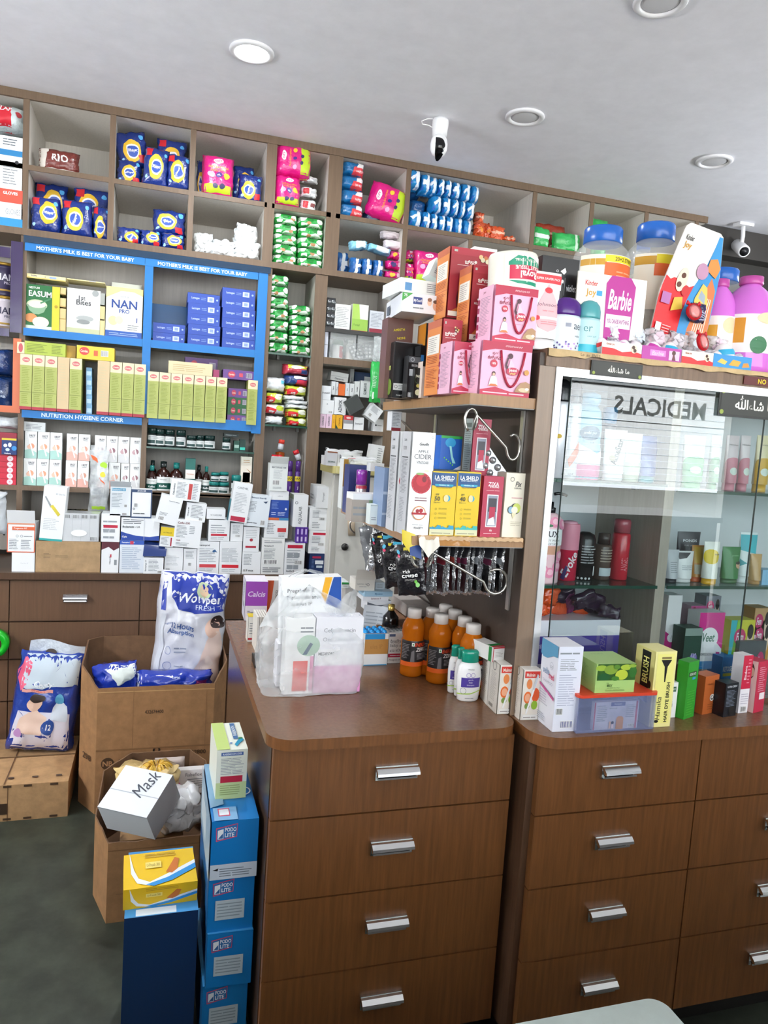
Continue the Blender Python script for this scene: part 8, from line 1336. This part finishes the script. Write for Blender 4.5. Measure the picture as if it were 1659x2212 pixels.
# inside the bag
def In(x0,y0,x1,y1,label,base,art,Yo,d=.05,**k):
    s=span(KK,x0,y0,x1,y1,ctr.y+Yo); z=ZW+.003; carton('medicine_carton',label,'carton',(Vector((s[0].x,ctr.y+Yo,z)),s[1],s[0].z+s[2]-z),d,base,art,**k)
In(560,480,820,1180,'white carton with green picture and a red panel, seen through the bag','f2f3f2',lambda M:(M.e('f',.8,.64,.4,'a9c9b0',rv=.14),M.p('f',[(.6,.52),(.75,.52),(.95,.66),(.85,.68)],'3f5f7a'),M.r('f',.3,.04,.8,.44,'e0392c'),M.ln('f',.5,.8,.95,.9,2),M.r('f',0,0,.12,.55,'f6f6f6'),M.r('f',.88,.04,1,.5,'d888b0')),-.062)
In(830,470,1250,1180,'large carton lettered with an antibiotic name, seen through the bag','f0f0f6',lambda M:(M.t('f','Cefpodoxacin',.5,.82,.07,'7a7d84',mw=.8),M.t('f','Oral Drops IP',.5,.7,.07,'8a8d94',mw=.7),M.r('f',.05,.38,.9,.58,'f8f8fa'),M.t('f','MEDIFORD',.25,.52,.04,'55585e',mw=.35,b=1),M.r('f',0,0,1,.36,'e39acb')),-.06)
bd_=span(KK,548,115,1085,470,ctr.y+.0)
s=bd_; carton('medicine_carton','large white carton with yellow and blue stripes rising out of the bag','carton',(Vector((s[0].x,ctr.y+.0,ZW+.12)),s[1],s[0].z+s[2]-ZW-.12),.05,'f6f7f7',lambda M:(M.t('f','Pregabalin &',.1,.8,.075,'55585e',al='l',mw=.5),M.t('f','Methylcobalamin',.1,.7,.075,'55585e',al='l',mw=.55),M.t('f','Capsules IP',.1,.6,.075,'55585e',al='l',mw=.42),M.p('f',[(.72,1),(.84,1),(.73,.62),(.66,.74)],'f2b01c'),M.p('f',[(.86,1),(.985,1),(1,.5),(.74,.6)],'0f4fa8'),M.p('f',[(.58,.4),(.66,.3),(.62,.12),(.53,.2)],'f2b01c')),rz=0,ry=-2)
carton('medicine_carton','plain carton at the bottom of the bag under the striped one','carton',(Vector((ctr.x,ctr.y+.0,ZW+.003)),.17,.1165),.055,'e6e4ea',None)
# ================= floor stock =================
KX=Fr(0,1220,2.765); KN=Fr(180,1520,3.195)
# low taped carton
M=MB(); M.box(-.36,0,0,.36,.45,.145,CARDL); M.face('f',lambda u,v,n:((u-.5)*.72,-n,v*.145),.72,.145); M.face('t',lambda u,v,n:((u-.5)*.72,v*.45,.145+n),.72,.45)
for u in (.44,.62,.70,.80,.93): M.r('f',u,.0,u+.004,1,'6f4f33') if u in (.44,.70) else None; M.r('f',u-.02,.93,u+.02,.99,'4a3626'); M.r('f',u-.02,.03,u+.02,.09,'4a3626')
M.r('f',.60,.35,.63,.7,'3a2c50'); M.r('f',.66,.2,.70,.5,'3f2e20'); M.r('t',.68,0,.686,1,'6f4f33'); M.r('t',.4,.55,1,.57,'8a6a48'); [M.r('t',.45+.12*i,.1,.48+.12*i,.13,'4a3626') for i in range(5)]
tag(M.build('cardboard_box',None,(-.645,3.0,0)),'low pale cardboard box with dark stitched seams under the diaper bag','box')
def art1(M):
    M.p('f',[(0,0),(.95,0),(.88,.42),(.1,.42)],'e3e0ee'); M.p('f',[(.0,.8),(.12,.98),(.2,.9),(.2,.7),(.1,.62)],'e05a7a'); M.p('f',[(.1,.64),(.95,.7),(.95,.99),(.12,.99)],'c5d3de'); M.t('f','Comfy',.45,.69,.07,'eef2f8',mw=.5,b=1,it=1); M.r('f',.12,.615,.6,.645,'e8a8a0'); M.t('f','Dry Absorb',.36,.63,.025,'c8442c',mw=.4,b=1)
    M.e('f',.34,.5,.12,'e9c3ac',rv=.075); M.e('f',.36,.555,.12,'33251f',rv=.045); M.p('f',[(.1,.2),(.5,.2),(.55,.36),(.42,.44),(.28,.42),(.14,.34)],'f0d2c0'); M.p('f',[(.6,.34),(.86,.34),(.84,.5),(.74,.56),(.62,.48)],'d8e2ee'); M.e('f',.72,.56,.07,'58a6cc',rv=.05); M.e('f',.6,.27,.11,'2b4f9c'); M.t('f','12',.6,.27,.05,'f4f4fa',b=1); M.e('f',.14,.2,.06,'b98ac0'); M.t('f','35',.24,.19,.03,'6a5a80',b=1)
o=pouch('diaper_bag','blue diaper bag with a baby picture, standing on the low cardboard box','bag',(Vector((-.43,3.235,.156)),.26,.42),.15,mat('1f3f9c',.22,kind='foil',sc=22),art1,ry=6,seed=5,amp=.010,N=26,b=.4,rx=-8)
H=MB(); H.grid(lambda u,v:(-.10+.22*u,.075+.012*math.sin(u*7),.385+.075*v+.01*math.sin(u*5)),14,5,mat('cdd5dc',.25,kind='foil')); H.face('x',lambda u,v,n:(-.10+.22*u,.062,.385+.075*v),.22,.075); H.e('x',.4,.45,.10,'4a3d33',rv=.2); H.build('handle_strip',o)
# green tape roll at the left edge
M=MB(); V=[];F=[]; R1,R2=.06,.033
for i in range(40):
    a=2*math.pi*i/40
    for r_,y_ in ((R1,0),(R1,.045),(R2,.045),(R2,0)): V.append((r_*math.cos(a),y_,r_*math.sin(a)))
for i in range(40):
    for j in range(4): F.append((4*i+j,4*i+(j+1)%4,4*((i+1)%40)+(j+1)%4,4*((i+1)%40)+j))
M.add(V,F,mat('18b428',.25),True); tr=M.build('tape_roll',None,(-.64,3.44,.575)); tag(tr,'bright green tape roll hanging at the left edge before the drawers','tape')
M=MB(); M.lathe([(.0325,.001),(.0325,.044)],mat('b07a55',.7),32,caps=False); c_=M.build('core',tr); c_.rotation_euler=(R(-90),0,0)
M=MB(); M.tube([(0,.02,.028),(0,.058,.030)],.004,CHROME); M.build('hook',tr)
# large cardboard box with torn rim
def octbox(name,label,pts,zt,c,art=None,inner='7a5a40',th=.004):
    """open-topped carton: outline pts (x,y) ccw from front-left, rim heights zt per point"""
    cx=sum(p[0] for p in pts)/len(pts); cy=sum(p[1] for p in pts)/len(pts); y0=min(p[1] for p in pts); M=MB(); n=len(pts); sub=10; V=[];F=[]
    P=[]
    for i in range(n):
        a,b=pts[i],pts[(i+1)%n]
        for k in range(sub):
            t=k/sub; x=a[0]+(b[0]-a[0])*t; y=a[1]+(b[1]-a[1])*t; z=zt[i]+(zt[(i+1)%n]-zt[i])*t+.006*noise.noise(Vector((x*20,y*20,1))); P.append((x-cx,y-y0,z))
    m_=len(P)
    for x,y,z in P:
        for q in (0,.5,1): V.append((x*(1-.0),y,z*q))
    for i in range(m_):
        j=(i+1)%m_
        for q in range(2): F.append((3*i+q,3*j+q,3*j+q+1,3*i+q+1))
    M.add(V,F,c)
    V=[];F=[]
    for x,y,z in P:
        k_=1-2*th/.4; V+=[(x*k_,(y-(cy-y0))*k_+(cy-y0),.004),(x*k_,(y-(cy-y0))*k_+(cy-y0),z),(x,y,z)]
    for i in range(m_):
        j=(i+1)%m_; F+=[(3*i,3*i+1,3*j+1,3*j),(3*i+1,3*i+2,3*j+2,3*j+1)]
    M.add(V,F,mat(inner,.85,kind='card')); M.add([(x*.98,(y-(cy-y0))*.98+(cy-y0),.005) for x,y,z in P],[tuple(range(m_))],mat(inner,.85,kind='card'))
    if art:
        a,b=pts[0],pts[1]; w=b[0]-a[0]; M.face('f',lambda u,v,nn:(a[0]-cx+w*u,a[1]-y0+(b[1]-a[1])*u-nn,v*zt[0]),w,zt[0])
        e_=pts[-1]; M.face('s',lambda u,v,nn:(e_[0]+(a[0]-e_[0])*u-cx-nn,e_[1]+(a[1]-e_[1])*u-y0-nn,v*zt[0]),.1,zt[0]); art(M)
    o=M.build(name,None,(cx,y0,0)); return tag(o,label,'box'),cx,y0
def bigart_(M):
    M.t('f','432674400',.48,.80,.03,'4a3524',mw=.16,b=1); M.r('f',0,.50,1,.512,'8a6440'); M.r('f',0,.965,1,.972,'c9a06c'); M.r('f',.3,.5,.303,1,'8a6440'); M.r('f',.93,.45,.933,.95,'8a6440'); M.e('f',.1,.4,.055,'4f3826'); M.t('f','NB',.1,.4,.04,'b98a60',b=1); M.t('f','44',.21,.4,.06,'4a3524',b=1); M.t('f','nic',.5,.44,.09,'2c2018',rot=90,b=1); M.t('f','SHA22800',.83,.455,.035,'5a422e',mw=.24,b=1); M.t('s','298',.5,.42,.05,'4f3826',mw=.6,b=1)
octbox('cardboard_box','large brown cardboard box with bulging sides, full of diaper packs',[(-.187,3.0),(.262,3.0),(.318,3.10),(.318,3.40),(.25,3.455),(-.2,3.455),(-.258,3.40),(-.258,3.12)],[.515,.52,.585,.60,.60,.60,.60,.575],CARD,bigart_)
def wow(M):
    M.p('f',[(.0,1),(1,1),(1,.74),(.8,.71),(.5,.7),(.3,.73),(.17,.8),(.14,.99)],'1c36a0'); M.r('f',.0,.72,.1,.98,'1c36a0'); M.e('f',.64,.87,.13,'cfe0b4'); M.e('f',.64,.87,.09,'e8c7a4'); M.t('f','Wowper',.6,.80,.085,'f4f6fb',mw=.62,it=1,b=1); M.t('f','FRESH',.66,.745,.035,'d8e2f4',mw=.3); M.t('f','U',.2,.95,.03,'e4e9f6',b=1); M.t('f','12 Hours',.38,.6,.045,'3f5f9a',mw=.34,b=1); M.t('f','Absorption',.36,.55,.045,'3f5f9a',mw=.38,b=1); M.t('f','upto',.17,.615,.02,'3f5f9a')
    M.p('f',[(.55,.12),(.98,.14),(.98,.5),(.9,.6),(.8,.56),(.74,.5),(.66,.36),(.55,.25)],'ecd3c6'); M.e('f',.82,.6,.1,'e8c2ad',rv=.07); M.e('f',.89,.645,.11,'3a2c2a',rv=.05); M.p('f',[(.6,.3),(.8,.4),(.86,.34),(.7,.22)],'f2ded2'); M.ring('f',.2,.42,.06,.12,'7f8fb8'); M.ring('f',.2,.31,.06,.12,'7f8fb8'); M.ln('f',.3,.4,.46,.45,2,'8f98ac'); M.ln('f',.3,.3,.45,.32,1,'8f98ac'); M.e('f',.8,.09,.1,'2f6fb0',rv=.05); M.r('f',.88,.0,.98,.12,'e6a81c'); M.p('f',[(0,.0),(.08,0),(.12,.7),(.06,.7)],'dcdfe6')
pouch('diaper_bag','large white and blue diaper bag standing tall in the cardboard box','bag',(Vector((.145,3.15,.36)),.292,.585),.15,mat('dfe0e8',.22,kind='foil',sc=20,bs=.6),wow,ry=4,rx=-7,seed=2,amp=.012,N=30,b=.38)
pouch('diaper_pack','blue diaper pack lying in the cardboard box front, open word on top','bag',(Vector((.105,3.04,.425)),.30,.125),.12,mat('1b36a4',.2,kind='foil',sc=24),lambda M:(M.e('f',.45,.3,.18,'cfe0c4',rv=.3),M.e('f',.45,.22,.12,'e8c7a4',rv=.2),M.t('f','OPEN',.5,.86,.08,'cfd8f0',b=1),M.r('f',.76,.6,.95,.76,'7a1f6a'),M.t('f','Premium',.855,.68,.09,'e06aa8',mw=.16,b=1),M.t('f','U',.06,.75,.1,'e4e9f6',b=1),M.r('f',0,0,.03,1,'d5dbe6')),seed=11,amp=.010,N=24)
pouch('diaper_pack','torn blue diaper pack showing white padding at the left of the cardboard box','bag',(Vector((-.115,3.06,.43)),.17,.15),.13,mat('1b36a4',.2,kind='foil',sc=24),lambda M:(M.p('f',[(.35,1),(.95,.96),(.98,.6),(.6,.5),(.45,.62)],'e4ece6'),M.e('f',.08,.3,.12,'cfe0c4',rv=.14),M.t('f','Premium',.75,.2,.08,'e4e9f6',mw=.3,b=1)),ry=-6,seed=13,amp=.014,N=24)
# smaller box in front, with its mixed contents
octbox('cardboard_box','smaller open cardboard box in front, holding a mask carton and plastic bags',[(-.10,2.30),(.175,2.30),(.225,2.38),(.225,2.80),(.17,2.90),(-.05,2.90),(-.145,2.78),(-.150,2.46)],[.262,.262,.27,.285,.29,.29,.28,.27],CARD,lambda M:(M.r('f',0,.9,1,.91,'8a6440'),M.r('f',.1,.35,.5,.36,'8a6440')))
carton('stock_carton','hidden carton filling the smaller cardboard box','carton',(Vector((.03,2.42,.01)),.2,.19),.36,'b08a60',None)
o=pouch('yellow_plastic_bag','knotted yellow translucent plastic bag in the smaller cardboard box','bag',(Vector((.01,2.62,.205)),.22,.12),.17,mat('e6c98a',.2,kind='foil',sc=26,bs=1),None,seed=21,amp=.016,N=24,b=.5)
M=MB()
for i in range(18):
    a=2*math.pi*i/18; r_=.05+.02*noise.noise(Vector((i*.9,0,0))); M.grid(lambda u,v,a=a,r_=r_:((.006+r_*v)*math.cos(a+.16*(u-.5)*(1+v)),(.006+r_*v)*math.sin(a+.16*(u-.5)*(1+v))*.7,.012+.022*math.sin(v*3)+.006*math.sin(i*2+u*5)),3,5,mat('e8bd4a',.2,kind='foil',sc=40))
M.build('gathered_top',o,(.03,.07,.095))
mk=carton('mask_carton','white carton hand-lettered for masks, tilted on the smaller cardboard box','carton',(Vector((-.035,2.335,.268)),.175,.11),.16,'e9edf1',lambda M:(M.r('t',0,.42,1,.44,'b9bfc6'),M.r('f',0,.97,1,1,'c9ced4')),rz=-33,rx=28)
for nm,s_ in (('t',1),): pass
M=MB(); M.face('t',lambda u,v,n:((u-.5)*.175,v*.16,.1106+n),.175,.16); M.t('t','Mask',.62,.68,.26,'4a4e58',mw=.6,rot=75,it=1); M.build('lettering',mk)
pouch('white_plastic_bag','crumpled white plastic bag in the front of the smaller cardboard box','bag',(Vector((.14,2.40,.21)),.14,.13),.14,mat('eef0f1',.25,kind='foil',sc=18,bs=1),None,seed=31,amp=.018,N=26,rz=12,ry=-8)
carton('medicine_carton','white and pink carton half buried at the right of the smaller cardboard box','carton',(Vector((.16,2.70,.205)),.15,.085),.06,'f0eeee',lambda M:(M.p('f',[(0,1),(.15,1),(.2,.6),(.5,0),(.3,0),(.1,.5),(0,.6)],'e04a9a'),M.t('f','Rabeflox',.6,.8,.14,'5a5560',mw=.5),M.ln('f',.45,.2,.9,.65,5)),rx=-12)
pouch('grey_case','rounded grey-pink case behind the white and pink carton','case',(Vector((.09,2.80,.205)),.11,.09),.05,mat('b9aaa2',.4),lambda M:M.r('f',.05,.25,.95,.35,'c85a7a'),seed=3,N=14,amp=.001,a=6,b=.3)
# stacks beside the counter
PB2='1478c0'
def podo(M):
    M.ring; M.p('f',[(.1,.66),(.54,.72),(.55,.95),(.09,.89)],'d2486a'); M.p('f',[(.115,.68),(.525,.735),(.535,.935),(.105,.875)],'2a6fb0'); M.p('f',[(.13,.70),(.25,.70),(.25,.87),(.13,.85)],'e6ecf2'); M.p('f',[(.14,.71),(.24,.71),(.24,.8)],'2a5f9a'); M.t('f','PODO',.4,.855,.07,'f2f4f8',mw=.24,b=1); M.t('f','LITE',.38,.765,.07,'f2f4f8',mw=.2,b=1)
def podo2(M): podo(M); M.r('f',.16,.22,.8,.58,'b9c8d2'); M.ln('f',.2,.26,.76,.54,5,'8a9aa6'); M.r('t',.4,.05,.95,.2,'d2dde6')
ZS=[0,.102,.238,.374]
for i in range(4):
    h_=(.1012,.1352,.1352,.1362)[i]
    carton('footwear_carton','bright blue carton with foot logo in the tall stack, %s from the floor'%(('first','second','third','fourth')[i]),'carton',(Vector((.205+(.003,-.003,.002,.0)[i],1.66+(.0,.006,-.004,.003)[i],ZS[i])),.106,h_),.30,mat(PB2,.3),podo2 if i else (lambda M:(podo2(M))),group='blue cartons stacked by the counter',side='17568a',topc='3f94cc',rz=(0,1,-1,0)[i])
carton('footwear_carton','topmost bright blue carton in the tall stack, with a white foot band','carton',(Vector((.206,1.652,.5112)),.108,.1425),.30,mat(PB2,.3),lambda M:(M.r('f',0,0,1,.26,'c3cedb'),M.ln('f',.2,.04,.95,.2,4,'6a7684'),M.p('f',[(.05,.17),(.18,.2),(.16,.15)],'1a1c20'),podo(M),M.r('t',.05,.0,.55,.2,'7fb0d8'),M.r('t',.15,.06,.4,.18,'d2486a'),M.r('t',.17,.075,.38,.165,'e6ecf2'),M.p('t',[(0,.2),(.3,.25),(.3,1),(0,1)],'7fa6c4'),M.ring('t',.74,.45,.22,.14,'e9f0f6'),M.r('l',0,0,1,1,'8fa9bc'),M.r('l',.1,.2,.6,.7,'c5d2da')),group='blue cartons stacked by the counter',side=None,rz=0)
carton('antacid_carton','white and lime medicine carton standing on top of the tall blue stack','carton',(Vector((.203,1.755,.6545)),.074,.125),.17,'eef2e4',lambda M:(M.r('f',0,0,1,.34,'cfe0a0'),M.r('f',.14,.88,.86,.95,'4a6aa8'),M.t('f','RABEMOON-DSR',.5,.915,.04,'e6ecf6',mw=.62,b=1),M.ln('f',.14,.5,.9,.84,11,'9aa0a6'),M.r('f',.14,.34,.86,.47,'c01f3c'),M.ln('f',.14,.08,.8,.3,5,'9ab06a'),M.r('t',0,0,.42,1,'c3d97f'),M.r('t',.62,.35,.78,.95,'3f6fa4'),M.t('t','RABEMOON',.7,.65,.12,'eaf0f4',rot=90,mw=.55,b=1),M.p('t',[(.6,.15),(.75,.3),(.9,.38),(.95,.3),(.8,.2),(.66,.08)],'1f9ac0'),M.e('t',.5,.2,.05,'2a6fb0'),M.e('t',.85,.36,.08,'2f8a4a',rv=.03)),rz=1)
carton('footwear_carton','wide dark navy carton standing on the floor under the two yellow ones','carton',(Vector((.05,1.70,0)),.167,.41),.28,mat('12305a',.35),lambda M:(M.r('t',.0,0,1,1,'3f8fc8'),M.r('t',.15,.01,.7,.1,'d8e2ea')),group='blue cartons stacked by the counter')  # navy walls paint the shade near the floor onto a blue carton
def yel(M):
    M.p('f',[(.08,1),(.14,.5),(.2,.25),(.35,.12),(.6,.3),(1,.62),(1,.5),(.6,.18),(.35,.02),(.18,.12),(.1,.4)],'e8ecf0'); M.p('f',[(.3,.06),(.6,.2),(1,.52),(1,.38),(.65,.1),(.4,.0)],'2f8fd0'); M.p('f',[(.58,.35),(.72,.75),(.78,.7),(.74,.4),(.66,.3)],'c8702c'); M.r('f',.3,.5,.52,.68,'f2dc7a'); M.t('f','U-Prexib 300',.41,.59,.09,'8a6a1c',mw=.18); M.ln('f',.3,.8,.75,.94,2,'b8922a')
def yel2(M):
    yel(M)
    for P_,c_ in (([(.08,1),(.14,.5),(.2,.25),(.35,.12),(.6,.3),(1,.62),(1,.5),(.6,.18),(.35,.02),(.18,.12),(.1,.4)],'e8ecf0'),([(.3,.06),(.6,.2),(1,.52),(1,.38),(.65,.1),(.4,.0)],'2f8fd0'),([(.58,.35),(.72,.75),(.78,.7),(.74,.4),(.66,.3)],'c8702c')): M.p('t',P_,c_)
    M.r('t',.3,.5,.52,.68,'f2dc7a'); M.t('t','U-Prexib 300',.41,.59,.09,'8a6a1c',mw=.18); M.ln('t',.3,.8,.75,.94,2,'b8922a')
carton('medicine_carton','flat yellow carton with blue and white waves lying on the navy one','carton',(Vector((.047,1.735,.4105)),.170,.050),.15,'e8bd1c',yel2,rz=2)
# frosted plastic table at the very front
pt_=empty('plastic_table',(.70,.95,0)); tag(pt_,'pale frosted plastic table top cut by the bottom edge of the picture','table')
M=MB(); M.prism([(x-.70,y-.95) for x,y in rrect(.30,.62,1.03,1.172,.035,('fl','fr','br','bl'))],.425,.45,mat('c3d0cc',.25,kind='plaster',amt=.12,sc=(5,5,5))); M.build('table_top',pt_)
for x,y in ((.34,.66),(.99,.66),(.34,1.13),(.99,1.13)): M=MB(); M.tube([(x-.70,y-.95,0),(x-.70,y-.95,.424)],.014,'9aa5a2'); M.build('leg',pt_)
# left end of the back worktop
pouch('clear_plastic_bundle','bundle of crumpled clear plastic at the far left of the back worktop','bag',(Vector((-.705,3.52,1.03)),.17,.20),.10,mat('c9ced2',.12,kind='foil',sc=26,bs=1),lambda M:M.r('f',.5,.8,.75,.95,'2f5f9c'),seed=51,amp=.016,N=20)
bottle('paper_roll','speckled beige paper roll standing at the far left of the back worktop','roll',Vector((-.72,3.60,ZB)),[(.068,0),(.07,.003),(.07,.14),(.066,.145)],mat('b9ad9c',.8,kind='card',amt=.35),None,None)
for i in range(3):
    pouch('sweet_pouch','small dark and gold pouch behind the tall syringe carton, %s'%('left','middle','right')[i],'pouch',(Vector((span(K3,600+60*i,850,680+60*i,930,3.74)[0].x,3.73,1.09)),.06,.045),.05,mat(('1c1f1a','3a3420','6a5a20')[i],.3,kind='foil'),None,seed=60+i,N=12,group='dark pouches behind the syringe carton')
# ---------------- tube lamps added out of the frame to brighten ceiling and shelves ----------------
def tube(loc,ln,rz,label,s=120):
    root=empty('added_tube_light',loc,rz); tag(root,label,'added tube light')
    M=MB(); M.box(-ln/2,-.02,.03,ln/2,.02,.055,'e8e8e8'); M.box(-ln/2-.01,-.015,-.02,-ln/2,.015,.03,'dddddd'); M.box(ln/2,-.015,-.02,ln/2+.01,.015,.03,'dddddd'); M.tube([(0,0,.055),(0,0,CEIL-loc[2]-.001)],.006,'dddddd'); M.build('fitting',root)
    T=MB(); n=12; T.tube([(-ln/2,0,0),(0,0,0),(ln/2,0,0)],.018,mat('f2f7ff',.5,kind='emit',s=s),n); T.build('lamp_tube',root)
tube((-2.1,1.9,1.95),1.2,R(90),'tube lamp added beyond the left edge of the view to brighten it',150)
tube((4.0,2.3,2.3),1.2,R(80),'tube lamp added beyond the right edge of the view to brighten it')
